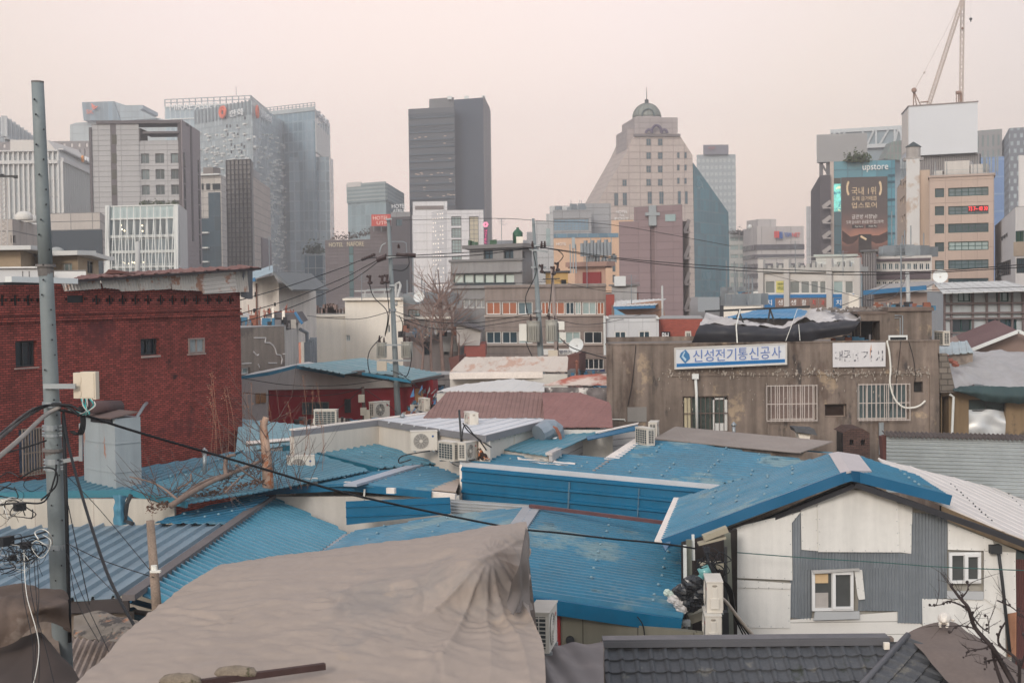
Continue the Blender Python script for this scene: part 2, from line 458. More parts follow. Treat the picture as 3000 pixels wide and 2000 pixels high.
mb=MB();q=[P(30,410,312),P(138,410,312),P(163,440,312),P(30,442,312)];mb.prism(q,(0,22,0));mb.build('penthouse',mat('render_cream',(204,198,192),.8,.04,.1),b.t)
b.finish()
t=thing('office_tower','hazy tower with a slanted blue glass crown and orange winged sign behind the hotel','tower',P(330,860,700),FC)
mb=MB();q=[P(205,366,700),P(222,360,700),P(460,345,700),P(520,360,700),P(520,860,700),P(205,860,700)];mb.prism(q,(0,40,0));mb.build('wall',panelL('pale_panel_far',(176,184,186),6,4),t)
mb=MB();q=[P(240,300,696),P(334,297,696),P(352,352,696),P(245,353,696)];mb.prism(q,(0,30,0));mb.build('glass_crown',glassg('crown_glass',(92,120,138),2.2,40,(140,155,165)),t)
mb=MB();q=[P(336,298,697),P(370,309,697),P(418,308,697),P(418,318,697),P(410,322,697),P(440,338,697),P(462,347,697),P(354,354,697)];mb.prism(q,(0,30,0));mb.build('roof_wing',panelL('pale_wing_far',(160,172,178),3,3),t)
wS=Wall(P(240,300,695),P(340,300,695))
text(wS,t,'SK',254,322,275,334,ORG,.3,'sign_lettering',.4)
mb=MB()
for q in([(270,318),(268,302),(280,312)],[(272,318),(288,310),(284,316),(274,322)]):mb.prism([P(a,c2,694.5)for a,c2 in q],(0,-.5,0))
mb.build('wing_logo',ORG,t)
t=thing('hotel_tower','grey panelled hotel tower with a dark brown frame open to the sky at its top','tower',P(400,860,255),FC)
PB=panelL('hotel_panel',(176,174,174),4,.9,.04,(150,148,148));DK=mat('frame_dark_brown',(98,92,94),.7,.05,.2)
b=Bld('x','','',[(268,250),(406,250)],365,PB,18,t=t);b.panel(0,265,374,272,700,DK,.3,'frame_post');
b.panel(0,326,362,343,690,DK,.02,'window_strip')
for v0 in(395,450,497,543):b.panel(0,328,v0,342,v0+28,GLD,.06,'window')
b.finish()
b=Bld('x','','',[(406,250.2),(526,250.2)],413,PB,16,t=t)
b.grid(0,[(413,437),(455,481),(500,526)],[(450,479),(496,526),(542,571),(588,617),(634,660)],vref=465,uref=440,nc=2,fw=.12,rec=.4);b.finish()
b=Bld('x','','',[(526,250),(532,249.6),(585,268)],353,mat('panel_mauve_brown',(150,140,142),.8,.05,.1,brick=(2,.8,.02,(135,126,128),.04),bump=-1),ztop=P(529,352,250).z,t=t)
b.panel(0,524,353,533,700,DK,.1,'frame_post');w=b.walls[1]
b.fins(1,1,DK,353,700,.9,.12,'dark_joint',u0=557,u1=559,uref=533)
for k in range(7):
 for u in(540,581):
  z=w.hit(541,465+46*k)[1];a=w.hit(u,480)[0];mb=MB();w.box(mb,a-.75,a+.75,z-1.6,z+1,-.05,.06);mb.build('window',GLD,t)
b.finish()
mb=MB();w0=Wall(P(268,365,249.8),P(529,352,249.8))
for q in((282,353,530,362),(418,385,526,391)):
 r=w0.rect(*q);w0.box(mb,*r,-6,.1)
r=w0.rect(404,353,409,414);w0.box(mb,r[0],r[1],r[2],r[3]-1.3,-5.5,-.3);mb.build('roof_frame',DK,t)
b=Bld('office_block','white glass block with V shaped struts below the hotel tower','building',[(319,180),(522,178),(545,192)],604,glassg('strut_glass',(120,132,138),1.4,3.2,(165,170,172),.35),group=FC,pin=0)
WM=mat('white_metal',(214,216,214),.5,.04)
b.panel(0,320,604,522,641,mat('spandrel_mint',(176,190,190),.4,.05),.1,'spandrel');b.bands(0,[(604,607),(640,645),(690,698),(735,743),(780,786)],WM,320,.25)
w=b.walls[0];mb=MB()
for k in range(11):
 u=323+k*19.4;top=w.hitp(u,606,.8);mid=w.hitp(u,642,.8);mb.beam(top,mid,.1,.1,up=V((0,1,0)))
 for s in(-8,8):mb.beam(mid,w.hitp(u+s,800,.8),.1,.1,up=V((0,1,0)))
for u in(321,522):mb.beam(w.hitp(u,603,.5),w.hitp(u,800,.5),.5,.5,up=V((0,1,0)))
mb.build('struts',WM,b.t);mb=MB();b.walls[1].box(mb,.0,b.walls[1].L,0,b.zt,-.02,.12);mb.build('side_panel',mat('panel_white_far',(190,190,190),.6,.05),b.t)
mb=MB()
for u,v in((355,660),(358,672),(365,676),(417,661),(418,677),(360,768),(366,771),(388,768),(394,770),(420,768),(378,772)):mb.disc(w.hitp(u,v,.02),(0,-1,0),.09,.05,8)
mb.build('ceiling_lamps',mat('lamp_warm',(255,236,200),emit=2.5,var=0),b.t)
b.finish()
shrubs('low green hedge on the roof of the white strut fronted block',[P(u,603,183)for u in(413,440,470,500,520)],.75,420)
b=Bld('office_block','beige topped block with black glass front left of the white strut block','building',[(120,205),(292,203),(320,222)],622,panelL('beige_panel',(184,176,170),3.4,1.2),group=FC,pin=1)
b.panel(0,118,675,301,810,mat('glass_navy',(40,56,68),.15,.1,.1,spec=.5),.15,'dark_glass');b.finish()
t0=Bld('apartment_house','low tan house with a thin white slab roof under the black glass block','house',[(-60,84),(228,80),(288,92)],748,mat('render_tan',(158,140,118),.9,.08,.4,fine=.06),group='flat roofed houses',pin=1)
t0.win(0,182,771,211,797,FRW,GLP);t0.win(1,256,764,273,801,FRD,GL,rec=.15);t0.win(0,42,765,56,789,FRD,GL,nc=1);t0.coping(mat('slab_white',(200,200,198),.8,.06),.25,1.4,.7);t0.finish()
t0=Bld('apartment_house','tan house corner with a white slab eave left of the near pole','house',[(-60,74),(60,74),(114,84)],733,MATS['render_tan'],group='flat roofed houses',pin=1)
t0.coping(MATS['slab_white'],.22,1.6,.8);t0.finish()
t0=Bld('apartment_house','beige concrete house carrying two pale water tanks left of the near pole','house',[(-60,130),(36,128),(113,140)],642,panelL('concrete_beige',(170,162,156),3,1.5),group='flat roofed houses',pin=1)
t0.win(1,38,690,46,712,FRD,GLD,nc=1);t0.finish()
for(u,v,Y,r_,lb)in((70,641,132,.8,'nearer pale round water tank on the beige concrete house'),(90,646,136,.7,'farther pale round water tank on the beige concrete house')):
 mb=MB();mb.smooth=True;c=P(u,v,Y);c.z=t0.zt+.1;mb.tube([c+UP*k*r_ for k in(0,.05,.55,.85,1.0,1.06)],[r_*.95,r_,r_,r_*.8,r_*.45,.1],14)
 tag(mb.build('water_tank',mat('tank_cream',(206,202,196),.6,.05)),lb,'tank','rooftop water tanks')
mb=MB();mb.smooth=True;c=P(168,742,88);c.z=0;c=P(166,742,86);mb.ball(c,.45,sq=(1.1,1,.85),seg=14,rings=9);mb.tube([c-UP*.6,c-UP*.25],.1)
tag(mb.build('water_tank',mat('tank_grey',(150,152,150),.6,.05)),'grey round water tank behind the near pole on the tan house','tank','rooftop water tanks')
t=thing('antenna_mast','pale lattice mast topped by a dark crossarm at the left picture edge','mast',P(12,640,120),None)
mb=MB();q=[(P(u,860,Y),P(u,522,Y))for u,Y in((3,119.5),(22,119.5),(22,120.2),(3,120.2))]
for k in range(4):mb.tube([q[k][0],q[k][1]],.05,4)
for k in range(26):
 for a,b2 in((0,1),(1,2),(2,3),(3,0)):
  p=q[a][0].lerp(q[a][1],k/26);r2=q[b2][0].lerp(q[b2][1],(k+1)/26);mb.tube([p,r2],.03,3)
mb.build('lattice',mat('paint_pale',(200,194,190),.6,.05),t)
mb=MB();mb.beam(P(-20,517,119.8),P(52,517,119.8),.18,.18);
for u in(4,8,44,48):mb.tube([P(u,517,119.8),P(u,510 if u<20 else 523,119.8)],.12,6)
mb.build('crossarm',FRD,t)
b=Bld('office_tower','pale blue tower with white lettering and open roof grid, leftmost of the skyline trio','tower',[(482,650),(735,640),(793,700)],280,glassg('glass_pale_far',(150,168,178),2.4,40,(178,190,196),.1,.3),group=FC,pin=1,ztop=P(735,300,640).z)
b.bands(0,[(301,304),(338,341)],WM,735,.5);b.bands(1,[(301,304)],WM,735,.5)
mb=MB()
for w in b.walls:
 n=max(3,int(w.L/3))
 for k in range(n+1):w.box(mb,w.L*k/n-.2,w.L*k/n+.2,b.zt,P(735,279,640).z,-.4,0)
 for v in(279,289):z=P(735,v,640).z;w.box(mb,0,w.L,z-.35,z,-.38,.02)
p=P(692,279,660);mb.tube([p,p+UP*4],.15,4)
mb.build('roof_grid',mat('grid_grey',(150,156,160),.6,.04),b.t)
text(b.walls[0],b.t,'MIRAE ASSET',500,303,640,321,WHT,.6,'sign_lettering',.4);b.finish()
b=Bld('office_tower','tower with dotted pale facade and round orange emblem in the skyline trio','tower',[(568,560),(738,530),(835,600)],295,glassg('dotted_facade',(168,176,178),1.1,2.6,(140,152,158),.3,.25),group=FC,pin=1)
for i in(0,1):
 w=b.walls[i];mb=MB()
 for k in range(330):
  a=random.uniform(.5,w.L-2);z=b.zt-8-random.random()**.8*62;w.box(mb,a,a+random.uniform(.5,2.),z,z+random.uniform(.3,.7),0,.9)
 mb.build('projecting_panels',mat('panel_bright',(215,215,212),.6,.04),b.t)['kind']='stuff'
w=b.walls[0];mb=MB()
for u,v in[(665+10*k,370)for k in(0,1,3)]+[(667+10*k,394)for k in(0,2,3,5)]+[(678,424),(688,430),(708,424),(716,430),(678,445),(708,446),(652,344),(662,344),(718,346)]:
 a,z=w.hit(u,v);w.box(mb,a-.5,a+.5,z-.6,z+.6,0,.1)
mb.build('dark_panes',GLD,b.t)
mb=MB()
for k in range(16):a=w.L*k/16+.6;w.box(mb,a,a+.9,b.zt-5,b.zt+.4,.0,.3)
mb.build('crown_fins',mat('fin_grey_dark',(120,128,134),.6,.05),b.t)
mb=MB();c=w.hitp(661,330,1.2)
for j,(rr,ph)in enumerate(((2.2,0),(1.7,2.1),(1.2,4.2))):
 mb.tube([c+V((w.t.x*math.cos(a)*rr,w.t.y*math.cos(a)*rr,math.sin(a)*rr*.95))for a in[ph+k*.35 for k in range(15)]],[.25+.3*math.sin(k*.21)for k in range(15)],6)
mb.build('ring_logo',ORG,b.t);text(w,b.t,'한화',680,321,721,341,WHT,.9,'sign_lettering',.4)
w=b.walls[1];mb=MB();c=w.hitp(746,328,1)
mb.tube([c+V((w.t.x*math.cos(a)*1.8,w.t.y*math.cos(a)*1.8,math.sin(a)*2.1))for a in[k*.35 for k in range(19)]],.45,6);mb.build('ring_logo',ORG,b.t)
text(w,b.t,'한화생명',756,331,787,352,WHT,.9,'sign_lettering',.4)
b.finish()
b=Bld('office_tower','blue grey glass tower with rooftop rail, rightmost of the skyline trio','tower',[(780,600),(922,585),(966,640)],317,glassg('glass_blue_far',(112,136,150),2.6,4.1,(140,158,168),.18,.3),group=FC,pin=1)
b.panel(0,895,355,922,555,glassg('glass_blue_light',(138,158,170),2.6,4.1,(150,165,175),.1,.3),.3,'pale_bay');b.panel(0,780,320,924,332,mat('crown_louvre',(165,172,174),.6,.1,.2),.5,'crown')
b.panel(1,924,380,962,460,mat('screen_white_far',(200,198,194),.6,.03),.4,'screen');text(b.walls[1],b.t,'SGIS',928,338,958,356,WHT,.5,'sign_lettering',.4)
mb=MB()
for k in range(6):w=b.walls[1];a,z=w.hit(927+7*k,362);w.box(mb,a,a+1,z-9,z,0,.4)
mb.build('side_fins',WM,b.t)
mb=MB();w=b.walls[0]
for z in(b.zt+1.2,b.zt+2.2):w.box(mb,0,w.L,z,z+.25,-.3,0)
for k in range(14):w.box(mb,w.L*k/13-.1,w.L*k/13+.1,b.zt,b.zt+2.4,-.31,.01)
mb.build('roof_rail',MATS['grid_grey'],b.t);b.finish()
b=Bld('x','','',[(846,590),(964,590),(976,604)],461,glassg('glass_blue_step',(108,132,146),2.6,4.1,(140,158,168),.22,.3),t=b.t);b.finish()
b=Bld('office_block','light beige block with a dark teal glass corner right of the hotel tower','building',[(572,330),(647,328),(676,345)],512,panelL('beige_light_panel',(188,182,176),3,1.5),group=FC,pin=1)
b.panel(0,614,564,648,800,glassg('glass_teal_dark',(52,74,86),2,3.4,(66,88,98)),.3,'dark_glass');b.panel(0,592,640,615,800,MATS['glass_teal_dark'],.2,'dark_glass')
for u0,u1 in((592,597),(605,616),(624,646)):b.panel(0,u0,538,u1,556,GLD,.2,'window')
for v in(510,680,724,765):b.panel(0,588,v,616 if v>600 else 648,v+4,WM,1,'ledge')
b.panel(0,592,490,621,510,mat('louvre_brown',(120,112,108),.7,.1),-.5,'penthouse',d0=-4);b.finish()
b=Bld('office_block','block behind a dark grey mesh screen in front of the dotted pale tower','building',[(664,285),(735,283),(790,318)],470,panelL('warm_panel',(186,174,166),3,1.6),group=FC,pin=1,ztop=P(740,514,283).z)
b.finish()
b2=Bld('x','','',[(664,282),(735,280),(742,288)],467,mat('mesh_grey',(136,132,130),.8,.12,.06,fine=.1),t=b.t,pin=1);w=b2.walls[0];mb=MB()
for k in range(7):w.box(mb,w.L*k/6-.08,w.L*k/6+.08,5,b2.zt,0,.3)
for k in range(34):z=b2.zt-k*.95;w.box(mb,0,w.L,z-.06,z+.06,0,.28)
mb.build('mesh_screen',mat('screen_dark',(84,82,84),.6,.05),b.t);b2.finish()
b.panel(1,765,700,792,800,mat('panel_mauve_dark',(126,116,120),.8,.05),.3,'lower_panel');b.panel(1,752,500,775,522,mat('plant_room',(160,158,158),.8,.05),-1,'plant_room',d0=-6)
b=Bld('office_block','low blue grey glass block topped by small trees left of the brown hotel','building',[(892,330),(946,328),(952,335)],744,glassg('glass_slate_far',(84,108,122),2,3),group=FC,pin=1);b.finish()
shrubs('small dark trees on the roof of the low blue grey glass block',[P(u,742,332)for u in(902,915,930,942)],2.6,260,mat('leaf_grey_green',(70,80,72),.9,.3))
HD=mat('hotel_brown_panel',(112,104,106),.8,.05,.1,brick=(1.6,.6,.02,(98,90,92),.07),bump=-1)
b=Bld('hotel','brown grey hotel with pale gold lettering behind the centre pole','hotel',[(952,262),(1094,260)],704,HD,20,group='hotels',pin=0)
b.panel(0,1024,722,1036,880,glassg('glass_teal_strip',(80,112,116),1,1.6,(50,70,76)),.1,'window_strip')
b.text(0,'HOTEL',965,711,1007,723,mat('gold_letters',(214,202,176),.5,.03),.2,'sign_lettering');b.text(0,'NAFORE',1018,708,1067,721,MATS['gold_letters'],.2,'sign_lettering')
b.finish();shrubs('bare brown shrubs on the stepped roof of the brown grey hotel',[P(u,v,264)for u,v in((975,702),(1020,700),(1060,694),(1090,684))],1.4,240,mat('twig_grey',(96,86,80),.9,.25))
b2=Bld('x','','',[(1084,258),(1148,258)],664,HD,20,t=b.t);b2.finish()
b2=Bld('x','','',[(1146,254),(1200,252),(1211,262)],634,mat('hotel_dark_panel',(92,88,92),.8,.05,.1),t=b.t,pin=1)
b2.win(0,1160,642,1178,661,FRG,GL,nc=2,nr=2);b2.panel(0,1147,775,1200,900,mat('hotel_black',(56,58,64),.7,.05),.1,'dark_base');b2.finish()
t=thing('hotel_sign','red hotel sign board on the roof of the brown grey hotel','sign',P(1116,663,256),'hotel signs')
wS=Wall(P(1088,650,256),P(1144,650,255.5));mb=MB();r=wS.rect(1088,628,1144,662);wS.box(mb,*r,-.4,0);mb.build('board',mat('sign_red',(190,80,72),.6,.05),t)
text(wS,t,'HOTEL',1093,633,1138,644,mat('letters_pinkish',(240,215,205)),.02);text(wS,t,'UTN',1104,648,1138,658,MATS['letters_pinkish'],.02)
mb=MB()
for u in(1094,1116,1138):mb.tube([wS.hitp(u,661,-.3),wS.hitp(u,668,-.3)-UP*.6],.08,5)
mb.build('legs',STEEL,t)
b=Bld('office_tower','mid height glass block with a louvred roof screen left of the black tower','tower',[(1018,460),(1130,450),(1182,500)],539,glassg('glass_green_grey',(128,146,152),2,3.4,(150,162,166),.16),group=FC,pin=1)
b.panel(0,1018,536,1131,592,mat('louvre_far',(122,136,140),.6,.1,.1,brick=(40,1.2,.3,(150,158,158),.05),bump=-1),.4,'roof_screen');b.panel(1,1131,552,1181,600,MATS['louvre_far'],.4,'roof_screen')
b.panel(0,1020,534,1060,548,mat('sky_tone',(200,194,190),.8,.02),.5,'sky_tone_bay');b.finish()  # solid pale panel; sky seen through the bay is put in its colour
b=Bld('hotel','small pale grey hotel block with white roof lettering left of the black tower','hotel',[(1145,300),(1200,300)],622,panelL('grey_panel_mid',(150,150,152),2,1),10,group='hotels');b.text(0,'HOTEL',1148,598,1192,610,WHT,.1,'sign_lettering')
b.text(0,'ATRIUM',1152,613,1190,622,WHT,.1,'sign_lettering');b.finish()
mb=MB()
TB=mat('tower_black_band',(62,68,76),.35,.08,.03,spec=.4,brick=(60,4.9,.5,(44,56,68),.1),bump=-1)
b=Bld('office_tower','tall black tower, darkest and second highest, standing alone in mid skyline','tower',[(1196,505),(1331,500)],320,TB,30,group=FC);
w=b.walls[0];mb=MB()
for k in range(14):
 z=w.hit(1250,347+k*21.5)[1]
 w.box(mb,.2,w.L-.2,z,z+.6,0,.5)
mb.build('floor_ledges',mat('ledge_slate',(58,72,84),.5,.05),b.t)
mb=MB()
for k in range(30):
 j=random.choice((2,3,4,5,5,7,7,8,9,10));z=w.hit(1250,347+j*21.5)[1]-random.uniform(1,2.4);a=random.uniform(2,w.L-1);w.box(mb,a,a+.9,z,z+.25,0,.06)
mb.build('lit_lamps',mat('lamp_dim',(190,165,150),emit=.1,var=0),b.t);b.finish()
b2=Bld('x','','',[(1257,512),(1418,503),(1437,540)],286,mat('tower_slate',(58,68,82),.4,.04,.03),t=b.t,pin=1)
b2.panel(1,1419,306,1436,860,mat('tower_brown_side',(98,94,98),.6,.04),.3,'side_wall');b2.panel(0,1259,288,1330,318,mat('tower_crown_grey',(104,104,106),.6,.12,.2),.3,'crown_screen')
b2.finish();mb=MB();p=P(1416,288,504)
for k in range(3):mb.box((p.x-k*6,p.y+3,b2.zt),1.5,1.5,1.2,0)
mb.build('rooftop_unit',WM,b.t)
b=Bld('hotel','white hotel dotted with tiny lit panes in front of the black tower','hotel',[(1207,246),(1309,232),(1416,232)],616,panelL('white_panel',(214,212,214),3,1.4,.02,(196,194,196)),group='hotels',pin=1);
mb=MB();w=b.walls[0];random.seed(11)
for j in range(21):
 for k in range(13):
  if random.random()<.62:a=1.2+k*(w.L-2)/13;z=w.hit(1309,626+j*12.4)[1];w.box(mb,a,a+.16,z,z+.2,-.1,.04)
mb.build('dot_windows',mat('lamp_soft',(250,238,224),emit=.8,var=0),b.t)
b.grid(1,[(1322,1351)],[(634,662),(668,697),(702,742),(750,790)],vref=640,nc=3,nr=4,fw=.14,rec=.3,pane=GLP);b.grid(1,[(1374,1402)],[(634,790)],vref=640,nc=2,nr=12,fw=.1,rec=.3,pane=mat('glass_straw',(188,180,160),.3,.1))
b.finish();b2=Bld('x','','',[(1209,238),(1310,238)],591,MATS['white_panel'],9,t=b.t);b2.panel(0,1216,603,1300,614,mat('shade_brown',(128,120,118)),.1,'opening_shade_panel');b2.finish();  # closed brown panel; shade inside the opening is painted as its colour
t=thing('hotel_sign','vertical pink hotel sign on the right edge of the white dotted hotel','sign',P(1423,715,231),'hotel signs')
wS=Wall(P(1418,690,230),P(1429,690,230));mb=MB();r=wS.rect(1418,668,1428,716);wS.box(mb,*r,-.3,0);mb.build('board',mat('sign_plum',(96,60,90),.6),t)
for k,ch in enumerate('HOTEL'):text(wS,t,ch,1420,673+k*8.4,1426,679+k*8.4,mat('neon_pink',(240,90,140),emit=.7,var=0),.02)
mb=MB();c=wS.hitp(1423,658,.1)
for a in range(6):mb.ball(c+V((math.cos(a*1.047)*.3,0,math.sin(a*1.047)*.3)),.17,seg=6,rings=4)
mb.build('flower_logo',mat('neon_rose',(250,150,180),emit=.6,var=0),t)
# ------------------------------------------------------------------ domed tower with sloped shoulders
t=thing('domed_tower','beige stone tower with sloping shoulders, a green copper dome and a blue glass flank','tower',P(1900,860,400))
ST=mat('stone_pinkish',(186,172,164),.85,.05,.12,streak=.07,brick=(3.2,1.9,.09,(160,144,140),.05),bump=-1)
wd=Wall(P(1690,700,400),P(2035,700,404));wd.n=-wd.n if wd.n.y>0 else wd.n
back=V((-wd.n.x,-wd.n.y,0))*26
pp=lambda*q,d=0:[wd.hitp(u,v,d)for u,v in q]
mb=MB();mb.prism(pp((1860,392),(1988,392),(2029,455),(2036,870),(1600,870),(1615,800),(1690,690),(1750,597),(1840,437)),back);mb.build('wall',ST,t)
mb=MB();mb.prism(pp((1861,343),(1988,343),(1988,394),(1861,394),d=-1),back*.7);mb.build('upper_block',mat('stone_grey_pink',(166,156,154),.85,.06,.1,brick=(3.2,1.6,.09,(150,140,138),.04),bump=-1),t)
mb=MB();mb.prism(pp((1840,376),(1862,374),(1862,440),(1840,445),d=-2),back*.6);mb.build('side_block',MATS['stone_grey_pink'],t)
mb=MB();a=wd.hit(1861,393);c=wd.hit(1988,393);wd.box(mb,a[0]-.4,c[0]+.4,a[1]-.7,a[1],-.5,.6);mb.build('cornice',mat('stone_dark',(120,112,112),.8,.1),t)  # cornice in a darker grey than the stone walls
mb=MB()
for u,r_ in((1900,9),(1922,15),(1944,9)):
 c=wd.hitp(u,391,.7);rr=r_*.096;mb.tube([c+V((math.cos(k*.314)*rr,0,math.sin(k*.314)*rr*(1.5 if r_>10 else 1.1)))for k in range(11)],.42,6)
mb.build('arch_ornament',mat('iron_plum',(96,86,104),.7,.1),t)
mb=MB();mb.smooth=True;c=wd.hitp(1915,343,-9);rr=42*.0985
mb.tube([c,c+UP*.5,c+UP*.9],[rr*1.05,rr*1.05,rr],24);mb.build('drum',MATS['stone_grey_pink'],t)
mb=MB();mb.smooth=True;mb.tube([c+UP*(.9+rr*.98*math.sin(k*.157))for k in range(10)]+[c+UP*(.9+rr)],[rr*.97*math.cos(k*.157)for k in range(10)]+[.05],24)
for k in range(16):
 a=k*math.pi/8;mb.tube([c+V((math.cos(a)*math.cos(j*.157)*rr*.99,math.sin(a)*math.cos(j*.157)*rr*.99,.9+rr*math.sin(j*.157)))for j in range(10)],.09,4)
dm=mb.build('dome',mat('copper_green',(128,132,126),.6,.15,.3,metal=.1,streak=.1),t)
mb=MB();mb.tube([c+V((math.cos(k*.35)*rr*.42,-rr*.93,.9+math.sin(k*.35)*rr*.5))for k in range(10)],.25,5);mb.prism([c+V((math.cos(k*.35)*rr*.4,-rr*.85,.9+math.sin(k*.35)*rr*.48))for k in range(10)],(0,1,0));mb.build('dormer',mat('copper_dark',(78,92,94),.5),t)
mb=MB();top=c+UP*(rr+.9);mb.tube([top-UP*.3,top+UP*.4,top+UP*.9,top+UP*1.2,top+UP*4.6],[.7,.55,.6,.12,.06],8);mb.build('spire',mat('copper_black',(64,68,70),.6),t)
def pw(u0,v0,u1,v1):
 r=wd.rect(u0,v0,u1,v1);window(wd,t,r,mat('stone_reveal',(140,130,126),.8),mat('glass_teal_mid',(64,92,104),.15,.15,.3,spec=.5),2 if r[1]-r[0]>1 else 1,2,.12,d=.03,dep=.12)
for v in(406,446,485,524):pw(1893,v,1907,v+21);pw(1927,v,1941,v+21)
for v in(446,482,521):pw(1983,v,1991,v+18);pw(2004,v,2012,v+18)
pw(1897,561,1910,598);pw(1931,561,1944,598);pw(1985,560,1995,598);pw(2006,560,2015,598)
pw(1823,526,1836,546);pw(1799,565,1811,603);pw(1824,564,1837,602);pw(1738,624,1749,662);pw(1761,624,1772,662)
wg=Wall(P(2033,600,404),P(2138,600,430));mb=MB();mb.prism([wg.hitp(u,v)for u,v in((2031,477),(2134,622),(2140,870),(2036,870))],(-.5,6,0))
mb.build('glass_flank',glassg('glass_flank',(10,108,124),2.4,3.3,(64,116,128),.22,.14),t)
text(wd,t,'HOTEL',1804,617,1838,625,WHT,.5,'sign_lettering');text(wd,t,'THE',1814,628,1828,634,WHT,.5,'sign_lettering');text(wd,t,'POST',1800,637,1841,645,WHT,.5,'sign_lettering')
b=Bld('office_tower','grey tower with a grid of pale panes standing behind the domed tower','tower',[(2041,640),(2155,640)],454,mat('grid_tower',(150,158,162),.6,.04,.05),22,group=FC)
mb=MB();w=b.walls[0];z0=w.hit(2100,690)[1]
for i in range(9):
 for j in range(14):a=w.L*(i+.5)/9;z=b.zt-3.4-j*3;w.box(mb,a-.62,a+.62,z,z+1.5,0,.12)
mb.build('windows',mat('pane_grey_pale',(176,182,182),.3,.05),b.t)['kind']='stuff';b.finish()
b2=Bld('x','','',[(2060,638),(2134,638)],425,mat('crown_plum',(110,108,118),.7,.05),10,t=b.t,z0=b.zt);mb=MB()
for q in([(2072,436),(2084,427),(2082,434)],[(2080,440),(2090,428),(2096,434)]):mb.prism([P(u,v,637.5)for u,v in q],(0,-.4,0))
mb.build('wing_logo',mat('logo_dull_red',(150,100,104)),b.t);b2.finish()
b=Bld('office_block','grey block with a wide band of blue panes left of the domed tower','building',[(1620,330),(1732,330)],616,panelL('zinc_panel',(158,158,160),4,1.6),group=FC)
b.grid(0,[(1622,1725)],[(642,676)],nc=10,nr=4,pane=GLS,frame=FR,fw=.12,rec=.2);b.grid(0,[(1622,1730)],[(688,696)],nc=9,nr=1,pane=GLS,frame=FR);b.finish();clutter(b,6)
b2=Bld('x','','',[(1696,345),(1790,345)],597,MATS['zinc_panel'],t=b.t);b2.finish()
b=Bld('office_block','stepped white block left of the blue windowed block','building',[(1567,380),(1622,380)],648,panelL('white_step_panel',(190,190,190),3,3),group=FC)
b.panel(0,1600,670,1612,720,GLP,.1,'window_strip');b.finish()
b2=Bld('x','','',[(1610,382),(1695,382)],604,MATS['white_step_panel'],t=b.t);b2.finish();b2=Bld('x','','',[(1600,381),(1640,381)],627,MATS['white_step_panel'],t=b.t);b2.finish()
b=Bld('office_block','distant small grey block just right of the green water tank','building',[(1543,500),(1568,500)],680,MATS['zinc_panel'],group=FC);b.finish()
b=Bld('office_block','distant low grey line of roofs between black tower and green water tank','building',[(1430,620),(1545,620)],705,panelL('far_grey_panel',(150,154,158),6,4),group=FC);b.finish()
PE=mat('render_peach',(206,172,146),.85,.06,.15,streak=.05)
b=Bld('hotel','peach hotel with a blue glass parapet in front of the domed tower','hotel',[(1622,222),(1816,222)],697,PE,16,group='hotels')
b.panel(0,1622,684,1812,696,glassg('glass_parapet',(92,124,144),1.6,2,(120,140,150)),.1,'glass_parapet')
b.text(0,'HOTE',1630,711,1658,719,WHT,.15,'sign_lettering');b.grid(0,[(1794,1803)],[(743,764),(773,796),(805,828)]);b.grid(0,[(1716,1730),(1752,1762)],[(712,735)])
b.finish();b2=Bld('x','','',[(1791,223),(1856,223)],645,PE,10,t=b.t);b2.finish()
MV=mat('panel_mauve',(138,120,122),.8,.05,.15,brick=(2.2,.9,.015,(122,106,108),.05),bump=-1)
b=Bld('office_block','tall mauve block with one strip of stair windows before the domed tower','building',[(1813,171),(2001,170)],650,MV,14,group=FC)
b.grid(0,[(1952,1981)],[(677,715),(720,763),(766,808),(812,856),(859,895),(898,930)],vref=700,nc=2,nr=2,fw=.1,pane=mat('glass_plum',(66,62,72),.2,.4,1.2));b.finish()
for u0,u1,v in((1857,1904,607),(1917,1999,603)):
 b2=Bld('x','','',[(u0,171-(u0>1900)),(u1,170-2*(u0>1900))],v,MV,10,t=b.t)
 if u0>1900:b2.panel(0,1950,628,1980,648,GLP,.1,'window')
 b2.finish()
b2=Bld('x','','',[(1903,173),(1918,173)],640,MV,8,t=b.t);b2.finish()
mb=MB();c=P(1911,632,170);mb.box((c.x,c.y,c.z),1.7,1,.35);mb.box((c.x,c.y,c.z-1.2),.9,.8,2.4)
mb.build('rooftop_tank',STEEL,b.t);mb=MB()
w=Wall(P(2001,800,170),P(2019,800,170.5))
for k in range(9):
 z=b.zt-1.5-k*3.1;w.box(mb,0,w.L,z,z+.25,-1.5,.3);a=w.pt(.1,z+.2,.2);c=w.pt(w.L-.1,z+1.6,.2);mb.beam(a,c,.1,.5)
w.box(mb,w.L-.12,w.L,0,b.zt,-1.5,.1);mb.build('outer_stair',mat('stair_grey',(150,142,140),.8,.1),b.t);mb=MB();w.box(mb,0,w.L,0,b.zt-1,-3,-1.6);mb.build('stair_wall',mat('stair_dark',(70,68,72),.8),b.t)
t=thing('office_block','grey office block with rounded corner, dark window bands and a red and blue sign','building',P(2270,860,350),FC)
w1=Wall(P(2211,700,348),P(2355,700,350));CV=panelL('curve_panel',(182,176,174),3.6,30)
A=P(2190,700,360);B=P(2211,700,350);D=P(2355,700,350);zt=P(2215,664,350).z
fp=[V((P(2170,700,385).x,385,0)),V((A.x,366,0)),V((P(2200,700,355).x,355,0)),V((B.x+.6,350,0)),V((D.x,350,0)),V((D.x,385,0))]
mb=MB();mb.prism(fp,(0,0,zt));mb.build('wall',CV,t)
